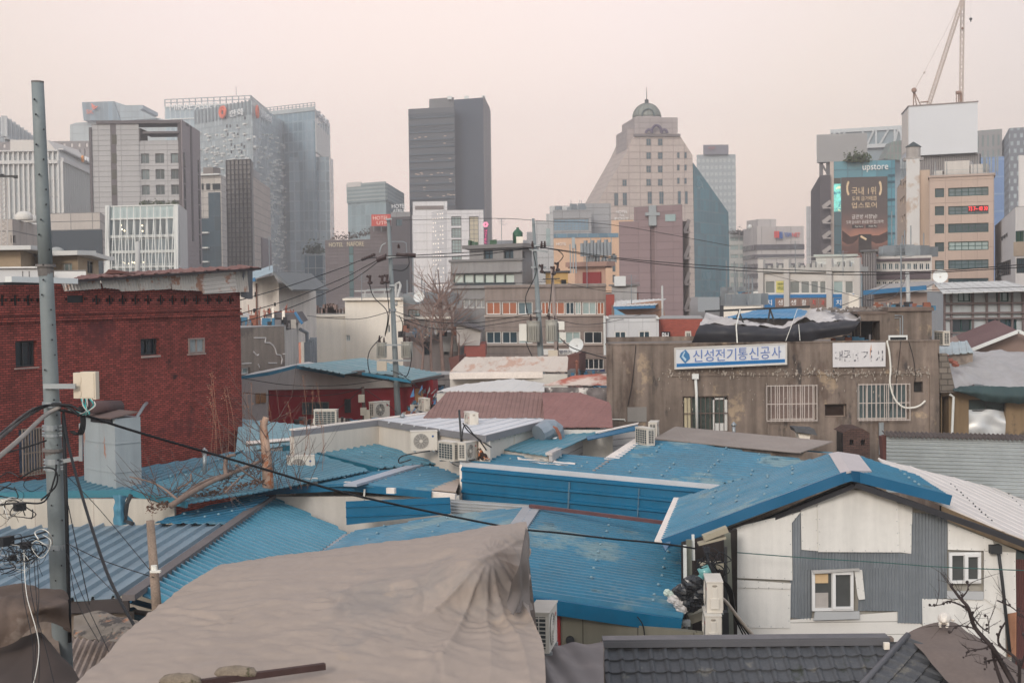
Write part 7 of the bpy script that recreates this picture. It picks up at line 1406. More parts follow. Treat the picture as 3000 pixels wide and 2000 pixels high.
ac(956,1252,52,172,'outdoor unit showing its rear grille beside the flat white roof',0)
ac(1112,1224,60,48,'outdoor unit turned sideways against the red wall left of the centre pole',0,1.05)
ac(1243,1206,58,-68,'small dusty outdoor unit between the blue scraps and the red dot unit',0,.85)
ac(1381,1262,47.5,-75,'outdoor unit standing alone on the flat white metal roof',0,.95)
ac(1318,1352,43.9,128,'outdoor unit with dark coil side, left of the slatted pair',1,.95)
ac(1371,1348,43.5,62,'outdoor unit with a slatted side just behind the tortoiseshell cat',0,.86)
ac(1470,1322,46,176,'wide outdoor unit showing a dark teal rear coil left of the elbow duct',0,1.02)
ac(1714,1270,50,82,'outdoor unit with white slats beside the gas cylinder',0,.95)
ac(1890,1306,46.6,115,'outdoor unit with a dark coil on the central roof ridge flashing',0,.92)
ac(1916,1286,49,78,'outdoor unit just behind the dark coiled unit below the concrete building',0,.92)
ac(882,1396,44.5,14,'outdoor unit behind the bare twigs on the middle blue roof',1,1)
ac(905,1440,42.3,20,'low white unit casing half hidden in leaves on the middle blue roof',0,.6)
ac(1592,1902,21.2,80,'near outdoor unit with a big slatted side right of the beige tarp',0,.98)
ac(2090,1788,29,-94,'upper outdoor unit with side handle beside the white gable wall',0,1.02)
ac(2086,1886,28.8,-94,'lower outdoor unit with side handle beside the white gable wall',0,1.02)
ac(2760,1014,56,100,'outdoor unit on the pale blue shed roof right of the concrete building',0,.9)
ac(2016,1004,75,85,'outdoor unit under the black tarp edge by the brick wall',0,.9)
ac(1440,1146,74,175,'low outdoor unit on the white sheet roof left of the right pole',0,.8)
ac(1624,1143,68,178,'flat grey outdoor unit right of the right pole near the rusty roof',0,.9)
t=thing('gas_cylinder','white gas cylinder standing against the left corner of the concrete building','gas cylinder',P(1760,1262,50.5));c=P(1760,1262,50.5)
mb=MB();mb.smooth=True;mb.tube([c+UP*z for z in(.05,.1,.6,.7,.76)],[.14,.165,.165,.12,.05],16);mb.build('body',mat('cylinder_grey_white',(196,192,190),.5,.08,2),t);mb=MB();mb.tube([c+UP*z for z in(.74,.88)],[.1,.1],12,caps=False);mb.tube([c+UP*.76,c+UP*.84],.03);mb.build('collar',STEEL,t);mb=MB();mb.tube([c,c+UP*.06],.13,14);mb.build('foot_ring',STEEL,t)
t=thing('exhaust_duct','large galvanised elbow duct with a rusty rim on the small blue roof','duct',P(1610,1310,47));mb=MB();path=[P(1618,1308,47)+V((0,0,0)),P(1618,1293,47)]+[P(1612+22*math.cos(a),1275-20*math.sin(a),47-.1*a)for a in(.1,.7,1.3,1.9,2.5)]+[P(1578,1272,46.6)]
mb.tube(path,[.27,.27,.27,.29,.32,.34,.34,.32],12);mb.build('elbow',mat('duct_zinc',(140,150,160),.4,.12,2,metal=.4),t);mb=MB();mb.tube([P(1645,1300,46.6),P(1640,1275,46.6),P(1630,1255,46.6),P(1610,1246,46.6),P(1590,1246,46.6)],.06,6);mb.box(tuple(P(1608,1312,47)),.9,.6,.05);mb.build('rusty_rim',mat('rust_brown',(142,92,76),.8,.2,3),t)
# ================================================================== utility poles and cables
PG=mat('pole_grey_green',(122,130,132),.6,.1,.8,spec=.4,streak=.12,fine=.04,spots=[((104,112,112),.6,1.2)]);INS=mat('insulator_brown',(64,50,50),.4,.1)
t=thing('utility_pole','tall grey utility pole nearest the viewer at the left, carrying a cream box','utility pole',P(190,2040,22),'utility poles');Yp=22.
k_=Yp/F/2;cl=lambda v:110+(v-240)*.0435
mb=MB();mb.smooth=True;mb.tube([P(cl(v),v,Yp)for v in(240,400,600,774)],[w_*k_ for w_ in(35,36.5,39,41)],20);mb.tube([P(cl(v)+.5,v,Yp)for v in(786,870,1100,1315,1500,1800,2300)],[w_*k_ for w_ in(40,42,45,48,51,56,60)],20);mb.build('shaft',PG,t)
mb=MB()
for v,w_ in((778,58),(1317,64)):mb.tube([P(cl(v),v-4,Yp),P(cl(v),v+4,Yp)],w_*k_,16);mb.tube([P(cl(v),v+4,Yp),P(cl(v),v+30,Yp)],[w_*.8*k_,42*k_],14)
mb.tube([P(cl(238),243,Yp),P(cl(238),238,Yp)],36*k_,20)
mb.build('flange',mat('flange_rusty',(108,104,102),.6,.2,4),t)
mb=MB();random.seed(3)
for v in range(290,1750,44):a=random.choice((-1,1))*random.uniform(5,17);mb.tube([P(cl(v)+a,v,Yp-.09),P(cl(v)+a,v+2,Yp-.16)],.012,5)
mb.build('step_bolts',BLK,t)
for v in(1185,1252,1351,1600):
 mb=MB();mb.tube([P(cl(v),v+8,Yp),P(cl(v),v-8,Yp)],54*k_,16)
 if v>1240 and v<1400:mb.tube([P(cl(v),v+26,Yp),P(cl(v),v+18,Yp)],54*k_,16);[mb.tube([P(cl(v)-30,v+d_,Yp-.05),P(cl(v)+32,v+d_,Yp-.05)],.02,5)for d_ in(-4,6,16,24)]
 mb.build('clamp',STEEL,t)
mb=MB();mb.beam(P(128,1131,Yp-.15),P(222,1131,Yp-.15),.05,.075);mb.build('bracket_arm',STEEL,t);mb=MB();mb.beam(P(186,1350,Yp-.12),P(235,1341,Yp-.1),.05,.06);mb.beam(P(237,1350,Yp-.1),P(237,1240,Yp-.1),.05,.05,up=V((0,1,0)));mb.build('bracket_arm',STEEL,t)
b=MB();wA=Wall(P(213,1130,Yp-.05),P(281,1130,Yp-.12));mb=MB();r=wA.rect(236,1089,280,1170);wA.box(mb,*r,-.12,0);r2=wA.rect(213,1092,234,1167);wA.box(mb,*r2,-.14,-.02);bx=mb.build('cream_box',mat('box_cream',(206,194,176),.5,.05,2),t);mb=MB();r3=wA.rect(240,1094,276,1165);wA.box(mb,*r3,0,.012);wA.box(mb,*wA.rect(231,1105,238,1120),-.02,.01);wA.box(mb,*wA.rect(231,1145,238,1160),-.02,.01);mb.build('door',MATS['box_cream'],bx)
for k in range(9):
 m_=[mat('wire_teal',(40,150,150),.5),mat('wire_white',(190,186,180),.5),BLK][k%3];u=238+k*4.2;mb=MB();mb.smooth=True;mb.tube(smooth([P(u,1168,Yp-.1),P(u+3+random.uniform(-3,8),1188,Yp-.14),P(262-k*3,1214+random.uniform(-6,4),Yp-.15),P(232-k*2,1208,Yp-.12),P(200,1192+k,Yp-.1)],5),.012,5);mb.build('box_wire',m_,t)
mb=MB();mb.smooth=True
for k in range(4):mb.tube(smooth([P(232+4*k,1190,Yp-.1),P(238+4*k,1240,Yp-.12),P(225+5*k,1272,Yp-.12),P(205+3*k,1262,Yp-.1)],5),.014,5)
mb.build('hanging_loops',BLK,t);mb=MB();mb.smooth=True;mb.tube([P(186,1215,Yp-.1),P(195,1500,Yp-.12),P(203,1800,Yp-.13),P(205,1880,Yp-.1)],.03,6);mb.build('conduit',BLK,t)
def pole(lb,u0,v0,u1,v1,Y,w0,w1,m_=PG,collar=None):
 t=thing('utility_pole',lb,'utility pole',V((P(u1,v1,Y).x,Y,0)),'utility poles');a,c=P(u0,v0,Y),P(u1,v1,Y);e=c+(c-a)*((c.z)/(a.z-c.z));mb=MB();mb.smooth=True;f_=Y/F/2;mb.tube([a,c,e],[w0*f_,w1*f_,w1*f_*1.2],12);mb.build('shaft',m_,t)
 if collar:mb=MB();x=u0+(u1-u0)*(collar-v0)/(v1-v0);mb.tube([P(x,collar-4,Y),P(x,collar+4,Y)],(w0+w1)*.68*f_,12);mb.build('collar',STEEL,t)
 return t
def bushing(mb,p,h,r_):mb.tube([p,p+UP*h*.15,p+UP*h*.2,p+UP*h*.4,p+UP*h*.45,p+UP*h*.65,p+UP*h*.7,p+UP*h],[r_,r_,r_*.6,r_,r_*.6,r_*.9,r_*.5,r_*.5],7)
def transformer(t,u,v0,v1,wpx,Y,bush=True):
 f_=Y/F;r_=wpx*f_/2;a,c=P(u,v1,Y),P(u,v0,Y);mb=MB();mb.smooth=False;mb.tube([a,a+UP*.03,c-UP*.03,c],[r_*.9,r_,r_,r_*.85],14);mb.tube([c,c+UP*.05],r_*1.05,14)
 for k in range(5):mb.box((a.x+(k-2)*r_*.33,Y-r_-.04,a.z+.12),.025,.1,(c.z-a.z)*.7)
 o=mb.build('transformer',mat('transformer_grey',(168,166,158),.6,.1,1.5,streak=.12),t);mb=MB();bushing(mb,c+V((-r_*.4,0,.05)),.3,.07);bushing(mb,c+V((r_*.5,-.05,.05)),.22,.05);mb.build('bushing',INS,o)
def cutout(mb,u,v,Y):mb.tube([P(u-8,v-4,Y),P(u+4,v+2,Y)],.05,5);mb.tube([P(u+3,v-6,Y),P(u+1,v+14,Y)],.06,6);mb.ball(P(u+2,v+16,Y),.1,seg=6,rings=5,sq=(1.2,1,.8))
p2=pole('slim grey pole with two transformers in front of the cream white building',1138,640,1166,1214,62,10,19,collar=908)
mb=MB()
for a,b_ in(((1120,756),(1160,752)),((1075,850),(1145,846)),((1130,643),(1148,641)),((1140,836),(1163,836))):mb.beam(P(*a,61.8),P(*b_,61.8),.07,.07)
mb.tube(smooth([P(1112,740,61.8),P(1118,720,61.8),P(1130,712,61.8)],4),.025,5);mb.tube([P(1148,708,61.8),P(1180,708,61.8),P(1190,712,61.8),P(1192,745,61.8)],.02,5);mb.build('crossarm',STEEL,p2)
mb=MB();[cutout(mb,u,v,61.7)for u,v in((1082,812),(1118,812),(1132,810))];bushing(mb,P(1168,728,61.7),.2,.07)
for a,b_ in(((1062,760),(1095,746)),((1165,745),(1190,748)),((1110,756),(1128,748))):
 for k in range(6):p=P(a[0]+(b_[0]-a[0])*k/5,a[1]+(b_[1]-a[1])*k/5,61.7);mb.ball(p,.08,seg=6,rings=4)
mb.tube([P(1103,762,61.6),P(1130,752,61.6)],.13,7);mb.tube([P(1188,746,61.6),P(1218,748,61.6)],.09,7);mb.build('insulators',INS,p2)
transformer(p2,1118,1006,1048,30,61.7);transformer(p2,1192,1004,1048,34,61.7)
mb=MB();mb.box(tuple(P(1119,1086,61.5)),.42,.25,.42);mb.build('cream_box',MATS['box_cream'],p2);mb=MB();mb.beam(P(1110,1055,61.6),P(1205,1056,61.6),.08,.08);mb.beam(P(1112,1010,61.6),P(1200,1010,61.6),.06,.06);mb.build('hanger',STEEL,p2)
for k,pts in enumerate(([(1120,985),(1082,1030),(1080,1080),(1098,1105),(1155,1118)],[(1200,1008),(1205,1050),(1195,1095),(1180,1108),(1165,1112)],[(1195,745),(1198,775),(1180,792),(1150,790)],[(1082,830),(1095,870),(1135,915),(1128,980)],[(1130,825),(1140,920),(1128,985)],[(1170,925),(1180,950),(1176,985)])):mb=MB();mb.smooth=True;mb.tube(smooth([P(u,v,61.5)for u,v in pts],6),.02,4);mb.build('lead_wire',BLK,p2)
p3=pole('slim grey pole with two large transformers in front of the orange windowed building',1562,640,1596,1262,68,8,24,collar=912)
mb=MB()
for a,b_ in(((1550,730),(1605,738)),((1556,783),(1600,783)),((1555,722),(1585,718))):mb.beam(P(*a,67.8),P(*b_,67.8),.09,.09)
mb.build('crossarm',STEEL,p3);mb=MB();[bushing(mb,P(u,728,67.7),.35,.08)for u in(1560,1587,1596)];[cutout(mb,u,v,67.6)for u,v in((1586,780),(1620,786),(1632,774))];mb.build('insulators',INS,p3)
transformer(p3,1563,943,1002,40,67.6);transformer(p3,1616,940,1000,36,67.6)
mb=MB();mb.box(tuple(P(1532,998,67.5)),.35,.3,.8);mb.build('white_box',WHITE,p3);mb=MB();mb.box(tuple(P(1620,1050,67.5)),.45,.3,.4);mb.build('cream_box',MATS['box_cream'],p3)
for k,pts in enumerate(([(1540,1000),(1555,1035),(1575,1070),(1600,1070)],[(1635,945),(1635,1000),(1628,1060),(1615,1075)],[(1600,1058),(1640,1100),(1660,1100)],[(1562,738),(1570,800),(1540,870),(1548,925)],[(1620,800),(1612,880),(1604,925)],[(1630,730),(1650,750),(1630,775)],[(1603,1070),(1600,1090),(1620,1110),(1640,1095),(1635,1075)])):mb=MB();mb.smooth=True;mb.tube(smooth([P(u,v,67.4)for u,v in pts],6),.022,4);mb.build('lead_wire',BLK,p3)
p4=pole('thin brownish pole with two white boxes right of the big transformers',1616,780,1632,1050,84,8,14,mat('pole_brown_grey',(142,128,122),.8,.1,1));mb=MB();[mb.box(tuple(P(u,966,83.6)),.38,.3,.5)for u in(1610,1644)];mb.box(tuple(P(1648,996,83.6)),.35,.3,.45);mb.build('meter_box',WHITE,p4);mb=MB();mb.beam(P(1590,818,83.7),P(1640,816,83.7),.06,.06);mb.build('crossarm',FRD,p4)
p5=pole('short concrete stub pole in front of the bright blue slope, lower left',440,1524,462,1815,19.5,24,31,mat('concrete_pebble',(136,120,108),.95,.2,3,fine=.25));mb=MB();mb.tube([P(451,1655,19.3),P(452,1672,19.3)],.045,8);mb.box(tuple(P(456,1676,19.25)),.14,.06,.03);mb.build('white_insulator',WHITE,p5)
p6=pole('dark wooden post with meter boxes in front of the red wall',1063,1132,1068,1236,60,9,12,mat('wood_dark',(88,72,66),.9,.2,2));mb=MB();[mb.box(tuple(P(u,v,59.7)),.25,.15,h)for u,v,h in((1059,1178,.32),(1065,1216,.32),(1076,1228,.4))];mb.build('meter_box',mat('meter_cream',(190,184,170),.6),p6)
p7=pole('thin black post standing behind the pair of outdoor units',1345,1200,1352,1296,44.5,6,7,FRD)
p8=pole('bare wooden antenna post beside the leafless tree',1283,790,1292,880,92,3,4,MATS['wood_dark']);mb=MB();mb.beam(P(1262,832,91.8),P(1312,829,91.8),.05,.05);mb.build('crossarm',MATS['wood_dark'],p8)
PC=lambda*q:[P(*x)for x in q]
cable('thick black cable sagging from the near pole across all front roofs to the gabled house',PC((150,1196,21.9),(196,1204,21.8),(270,1222,22.2),(400,1264,23),(750,1366,24.5),(1000,1440,25.6),(1250,1496,26.8),(1500,1545,28),(1640,1560,28.7),(1800,1578,29.4),(1930,1590,30),(2040,1606,30.5)),.022)
cable('upper black cable curving from the near pole to the left picture edge',PC((-60,1320,16),(0,1283,18),(70,1225,20.5),(130,1190,21.8),(170,1184,21.8),(205,1196,21.7),(232,1218,21.7)),.026)
cable('second black cable curving from the near pole to the left picture edge',PC((-60,1312,17),(0,1272,18.5),(70,1215,20.5),(120,1190,21.6),(200,1186,21.7),(240,1205,21.7)),.02)
cable('grey taped cable bundle sloping left from the near pole',PC((-60,1376,16),(0,1335,18),(70,1275,20),(130,1218,21.5),(175,1192,21.8)),.035,mat('cable_grey',(150,144,138),.7,.1,3))
cable('thin black cable dropping from the near pole past the barred window',PC((-60,1345,19),(0,1330,20),(80,1308,21),(135,1290,21.8)),.014)
cable('black stay cable running from the near pole down to the beige tarp',PC((186,1205,21.8),(200,1300,21.2),(240,1450,20.2),(300,1640,19),(345,1745,18.2),(402,1846,17.6)),.022)
for k,(pts,r_)in enumerate((([(188,1385,21.8),(290,1490,21),(440,1670,19.4)],.006),([(195,1590,21.8),(300,1640,20.8),(450,1690,19.4)],.007),([(205,1600,21.8),(290,1690,20.6),(345,1745,19.5)],.006),([(195,1620,21.8),(240,1740,21),(320,1910,20)],.006),([(200,1480,21.8),(225,1600,21.3),(262,1770,20.8)],.008),([(205,1660,21.7),(225,1760,21),(290,1880,20)],.006))):
 cable('thin wire fanning down right from the near pole, number %s'%('one','two','three','four','five','six')[k],[P(*q)for q in pts],r_,group='thin wires at the near pole')
random.seed(21)
mb=MB();mb.smooth=True
for k in range(34):
 c=V((random.uniform(10,135),random.choice((1430,1490,1590,1610,1640))+random.uniform(-22,22),0));n_=random.randint(5,8);pts=[]
 for j in range(n_):a=j*1.1+k;pts.append(P(c.x+math.cos(a)*random.uniform(12,52),c.y+math.sin(a)*random.uniform(6,40)+j*2,21.2+random.uniform(-.5,.5)))
 mb.tube(smooth(pts,5),random.choice((.004,.006,.009)),4,mi=k%5==0)
for pts in([(-30,1480),(60,1472),(130,1468),(160,1400),(165,1360)],[(-30,1586),(40,1578),(90,1568),(140,1555)],[(-30,1600),(60,1592),(140,1572)],[(120,1465),(165,1420),(160,1375),(110,1372),(60,1400)]):mb.tube(smooth([P(u,v,21.3)for u,v in pts],6),.014,5)
o=tag(mb.build('wire_tangle',[BLK,WHITE]),'tangle of looped black and white wires left of the near pole','wires');o['kind']='stuff'
for lb,u,v,s_ in(('upper dark junction box in the wire tangle at left',58,1495,.16),('dark junction box at the left picture edge in the wire tangle',20,1598,.2),('dark junction box in the middle of the lower wire tangle',75,1606,.14),('lowest small dark junction box in the wire tangle',38,1640,.1)):
 mb=MB();mb.box(tuple(P(u,v,21.1)),s_,.1,s_*.7,s_*5);tag(mb.build('junction_box',mat('box_black',(40,42,46),.6)),lb,'junction box','junction boxes in the wire tangle')
for k,(u,u2)in enumerate(((70,110),(84,128),(98,112),(106,100),(60,92))):cable('thin wire hanging straight down left of the near pole, %s'%('white one','black leftmost','black second','black third','black crossing')[k],PC((u,1610,21),(u+8,1740,20.2),(u2+4,1890,19.4),(u2-20*(k==0)+40*(k==1),2040,18.6)),.006,WHITE if k==0 else None,group='thin wires at the near pole')
for dv,lb in((0,'upper'),(8,'lower'),(13,'lowest')):cable(lb+' black line running left from the slim pole over the gabled house',PC((700,880+dv*5,52),(845,838+dv*5,55),(1000,785+dv*4,58),(1065,760+dv*3,61),(1125,752,61.7)),.018)
for dv,lb in((0,'upper'),(6,'lower')):cable(lb+' black line spanning between the two slim poles',PC((1135,750+dv,61.8),(1215,748+dv,62),(1390,738+dv*1.6,65),(1560,726,67.8)),.02)
for dv,lb in((0,'upper'),(9,'lower')):cable(lb+' black line sweeping right from the right slim pole to the picture edge',PC((1568,722,67.8),(1700,740+dv*.4,66),(1850,760+dv*.5,64),(2050,776+dv,62),(2250,788+dv,60),(2500,796+dv,58),(2730,794+dv*.5,56),(3060,770+dv,52)),.018)
cable('faint high wire crossing the sky behind the slim poles',PC((1180,645,150),(1450,640,150),(1600,648,150),(1800,660,150),(2140,720,150)),.03)
for k,pts in enumerate(([(1600,1062),(1650,1110),(1700,1160),(1762,1222)],[(1604,1062),(1660,1110),(1730,1175),(1775,1205)],[(1600,1090),(1680,1105),(1776,1145)],[(1592,1075),(1575,1130),(1560,1180),(1505,1276)],[(1640,990),(1680,1020),(1780,1050)])):cable('line leaving the right slim pole downwards, %s'%('left of the steep pair','right of the steep pair','shallow one to the concrete building','one curving left to the elbow duct','shortest one')[k],[P(u,v,66-3.2*j)for j,(u,v)in enumerate(pts)],.024,group='lines at the right slim pole')
for k,pts in enumerate(([(1170,1090),(1220,1130),(1290,1178)],[(712,1108),(850,1128),(1000,1128),(1140,1110)],[(712,1150),(850,1160),(980,1155),(1065,1135)],[(1070,1140),(1130,1180),(1160,1205)],[(1600,1215),(1500,1205),(1420,1210)],[(1605,1200),(1700,1205),(1770,1228)],[(1065,1135),(1000,1190),(960,1210)])):cable('low wire near the red walled house and red roofs, %s'%('right of the slim pole','long upper sag','long lower sag','short steep one','over the dusty red roof','over the mesh roof','left of the wooden post')[k],[P(u,v,60.5-.4*j)for j,(u,v)in enumerate(pts)],.014,group='low wires in the middle')
cable('thin green wire stretched across the white gable wall',PC((2130,1615,32.4),(2350,1632,32.2),(2600,1648,32),(2760,1660,31.8),(3060,1672,31)),.012,mat('wire_green',(50,92,88),.6))
for k,pts in enumerate(([(1356,1238),(1370,1260),(1400,1285),(1425,1318)],[(1352,1290),(1362,1245),(1395,1280),(1440,1310)],[(1205,1345),(1170,1355),(1180,1335),(1260,1320)])):cable('black hose between the outdoor units in the centre, %s'%('upper','lower','left one')[k],[P(u,v,43.5)for u,v in pts],.02,group='hoses between the units')
# ================================================================== bare trees and brushwood
def branch(mb,p,d,L_,r_,depth,spread=.5,mi=0,rng=random,droop=0):
 n=4;pts=[p];dd=d.normalized()
 for i in range(n):dd=(dd+V((rng.uniform(-1,1),rng.uniform(-1,1),rng.uniform(-1,1)-droop))*.16).normalized();pts.append(pts[-1]+dd*L_/n)
 mb.tube(pts,r_,5 if r_>.02 else 3,r2=r_*.55,mi=mi,caps=False)
 if depth<=0:return
 for k in range(rng.randint(2,4)):
  q=pts[rng.randint(1,n)];e=(dd+V((rng.uniform(-1,1),rng.uniform(-1,1)*.6,rng.uniform(-.6,1)))*spread*1.6).normalized();branch(mb,q,e,L_*rng.uniform(.5,.8),r_*.5,depth-1,spread,mi,rng,droop)
def bare_tree(lb,trunks,L_,depth,m_,seed,rz,cat='tree',group='bare trees',spread=.5):
 random.seed(seed);t=thing('bare_tree',lb,cat,V((trunks[0][0].x,trunks[0][0].y,trunks[0][0].z)),group);mb=MB();mb.smooth=True;mc=MB()
 for pts,r_,n in trunks if False else[(x[0:-2],x[-2],x[-1])for x in trunks]:
  sm=smooth(list(pts),4);mb.tube(sm,r_,8,r2=r_*.4)
  for k in range(n):i=random.randint(len(sm)//3,len(sm)-1);branch(mc,sm[i],V((random.uniform(-1,1),random.uniform(-.7,.7),random.uniform(.1,1.2))),L_*random.uniform(.6,1.1),r_*.35,depth,spread)
 mb.build('trunk',m_,t);mc.build('branches',m_,t);return t
TW=mat('twig_rosy',(136,114,106),.9,.2,2);BK=mat('bark_grey_pink',(138,120,112),.9,.2,2)
bare_tree('tall leafless tree with rosy twigs in front of the stepped grey building',[(P(1300,1110,86),P(1292,1000,86),P(1290,930,86),P(1284,860,86),.13,20),(P(1265,1100,85),P(1262,1010,85),P(1270,900,85),.1,15),(P(1322,1050,87),P(1325,940,87),P(1310,880,87),.1,12)],1.5,2,TW,4,0)
bare_tree('leafless twig tree in front of the grey shed, lower than its neighbour',[(P(1235,1100,84),P(1240,1020,84),P(1230,960,84),.09,14),(P(1345,1060,86),P(1345,980,86),.06,8)],1.2,2,TW,9,0)
random.seed(31);t=thing('broken_tree','broken pale trunk with peeling bark and thin weeds rising from the blue roofs','tree',P(785,1425,41),'bare trees')
mb=MB();mb.smooth=True;mb.tube(smooth(PC((786,1432,40.5),(783,1370,40.5),(777,1300,40.6),(772,1250,40.6),(780,1222,40.6)),5),[.17-.004*k for k in range(21)],10);mb.tube(PC((775,1260,40.6),(768,1240,40.6),(762,1232,40.5)),[.08,.05,.02],6);mb.build('trunk',mat('bark_peeled',(170,142,124),.85,.25,2.5,streak=.2,spots=[((156,96,64),.55,2.2),((90,74,68),.6,3)]),t)
mc=MB()
for k in range(26):u=random.uniform(755,905);v=1432;branch(mc,P(u,v,41+random.uniform(-.5,.6)),V((random.uniform(-.5,.5),0,1)),random.uniform(.7,1.7),.011,1,.35)
for k in range(8):branch(mc,P(782,random.uniform(1240,1400),40.5),V((random.choice((-1,1))*random.uniform(.4,1),random.uniform(-.3,.3),.8)),random.uniform(.8,1.6),.015,2,.5)
mc.build('twigs',mat('twig_dark',(92,74,68),.9,.2,3),t)
mc=MB()
for k in range(16):
 u=random.uniform(590,960);p=P(u,random.uniform(1330,1420)if u>720 else random.uniform(1330,1350),41.5);h=random.uniform(1.2,2.6);tip=p+V((random.uniform(-.4,.3),0,h));mc.tube(smooth([p,p.lerp(tip,.5)+V((.08,0,0)),tip],4),.006,3)
 for j in range(14):q=p.lerp(tip,random.uniform(.7,1))+V((random.uniform(-.1,.1),0,random.uniform(-.1,.1)));s_=random.uniform(.008,.022);mc.quad(q,q+V((s_,0,s_)),q+V((0,0,2*s_)),q+V((-s_,0,s_)))
o=tag(mc.build('dry_weeds',mat('weed_straw',(134,98,80),.9,.2,3)),'dry straw coloured weeds rising in front of the brick building corner','weeds');o['kind']='stuff'
t=thing('fallen_branches','heap of fallen grey logs and branches on the teal roof','branches',P(600,1470,38));mb=MB();mb.smooth=True
for k,(pts,r_)in enumerate((([(500,1496,37.3),(600,1435,38.5),(690,1395,39.5),(768,1362,40.4)],.085),([(505,1488,37.4),(590,1425,38.6),(660,1400,39.5)],.055),([(663,1405,39.4),(660,1375,39.5),(668,1350,39.5),(690,1345,39.6)],.07),([(530,1480,37.6),(480,1440,38),(440,1420,38.4),(380,1405,38.6)],.035),([(690,1370,39.4),(730,1400,39.6),(780,1430,40)],.035),([(660,1450,38.2),(690,1420,38.8),(710,1400,39)],.03),([(520,1440,38.2),(555,1420,38.5),(560,1395,38.6)],.03))):
 mb.tube(smooth([P(*q)+UP*(.05+r_)for q in pts],4),r_,8,r2=r_*.55)
mb.build('log',mat('log_grey',(132,114,104),.9,.22,2.5,streak=.2),t);mc=MB()
for k in range(60):f_=random.random();branch(mc,P(430+330*f_,1478-88*f_+random.uniform(-14,10),38+2*f_)+UP*.05,V((random.uniform(-1,1),random.uniform(-.3,.3),random.uniform(-.1,.7))),random.uniform(.4,1.3),.012,1,.6)
mc.build('twigs',MATS['twig_dark'],t)
mc=MB()
for k in range(900):f_=random.random();g_=random.random();p=P(425+345*f_,1492-82*f_+random.gauss(0,7),37.6+2.3*f_)if k<620 else P(780+130*g_,1438-6*g_+random.gauss(0,3),42.4);s_=random.uniform(.02,.06);a=V((random.uniform(-1,1),random.uniform(-1,1),random.uniform(0,1)))*s_;mc.quad(p,p+a,p+a+V((s_,0,.3*s_)),p+V((s_,0,0)))
o=tag(mc.build('leaf_litter',mat('leaf_brown',(104,80,68),.95,.3,3)),'dry brown leaves gathered around the logs and broken trunk','leaf litter');o['kind']='stuff'
random.seed(8);t=thing('bare_tree','dark budded twig tree growing up in the bottom right corner','tree',P(2990,2060,17),'bare trees');mb=MB();mb.smooth=True;mc=MB();TDk=mat('twig_black',(56,48,48),.8,.2,3)
for pts,r_ in(([(3000,2060),(2950,1960),(2900,1890),(2860,1840),(2830,1775),(2810,1750),(2792,1720)],.036),([(2960,2060),(2925,1960),(2910,1900)],.03),([(2990,2010),(2975,1930),(2930,1890),(2925,1850),(2942,1815)],.022),([(2812,1750),(2830,1725),(2835,1700)],.012),([(2832,1778),(2790,1765),(2755,1766),(2730,1776)],.012),([(2830,1775),(2870,1830),(2900,1850),(2896,1805)],.012),([(2905,1880),(2880,1893),(2840,1905),(2826,1920)],.012),([(2940,1930),(2900,1940),(2888,1935),(2884,1950)],.012),([(2925,1760),(2960,1775),(2985,1795),(3010,1810)],.01),([(2990,1980),(3010,1900),(2995,1860)],.014),([(2850,1835),(2810,1835),(2780,1845)],.01)):
 sm=smooth([P(u,v,17)+V((0,random.uniform(-.1,.1),0))for u,v in pts],4);mb.tube(sm,r_,6,r2=r_*.45)
 for p in sm[2::2]:
  mc.ball(p+V((random.uniform(-.03,.03),0,random.uniform(-.02,.03))),random.uniform(.012,.022),seg=5,rings=4)
  if random.random()<.55:branch(mc,p,V((random.uniform(-1,1),random.uniform(-.3,.3),random.uniform(-.2,1))),random.uniform(.12,.38),.006,1,.6)
mb.build('trunk',TDk,t);mc.build('branches',TDk,t)
# ================================================================== cats
def cat(label,pt,rz,parts,m_,ears,scale=1.):
 mb=MB();mb.smooth=True
 for kind,*a in parts:
  if kind=='b':mb.ball(V(a[0]),a[1],seg=16,rings=12,sq=a[2])
  else:mb.tube(smooth([V(q)for q in a[0]],5),a[1],10)
 for e in ears:mb.tube([V(e),V(e)+V((0,0,.045))],[.024,.003],6)
 ca,sa=math.cos(rz),math.sin(rz);mb.v=[V(((p.x*ca-p.y*sa)*scale+pt.x,(p.x*sa+p.y*ca)*scale+pt.y,p.z*scale+pt.z))for p in mb.v]
 o=tag(mb.build('cat',m_),label,'cat');md=o.modifiers.new('fuse','REMESH');md.mode='VOXEL';md.voxel_size=.0075;md.use_smooth_shade=True;return o
o=cat('tortoiseshell cat with white chest sitting on the white flashing of the central roof',Z(1412,1347,4.85),math.pi-.35,[('b',(-.05,0,.1),.115,(1.05,.8,.95)),('b',(-.08,.05,.055),.07,(1.3,.7,.8)),('b',(-.08,-.05,.055),.07,(1.3,.7,.8)),('b',(.03,0,.19),.085,(1,.85,1.25)),('b',(.075,0,.305),.06,(1.05,1,.92)),('b',(.125,0,.292),.024,(1,1.1,.8)),('t',[(.06,.035,.18),(.085,.035,.09),(.09,.035,.0)],.022),('t',[(.06,-.035,.18),(.085,-.035,.09),(.09,-.035,.0)],.022),('b',(.105,.035,.012),.026,(1.4,1,.6)),('b',(.105,-.035,.012),.026,(1.4,1,.6)),('t',[(-.14,0,.04),(-.2,-.05,.03),(-.16,-.14,.025),(-.05,-.15,.02)],.02)],
 mat('fur_tortoiseshell',(48,36,32),.95,.15,9,spots=[((176,100,52),.53,7),((220,208,196),.57,5.5)]),[(.06,.035,.345),(.06,-.035,.345)],1.05)
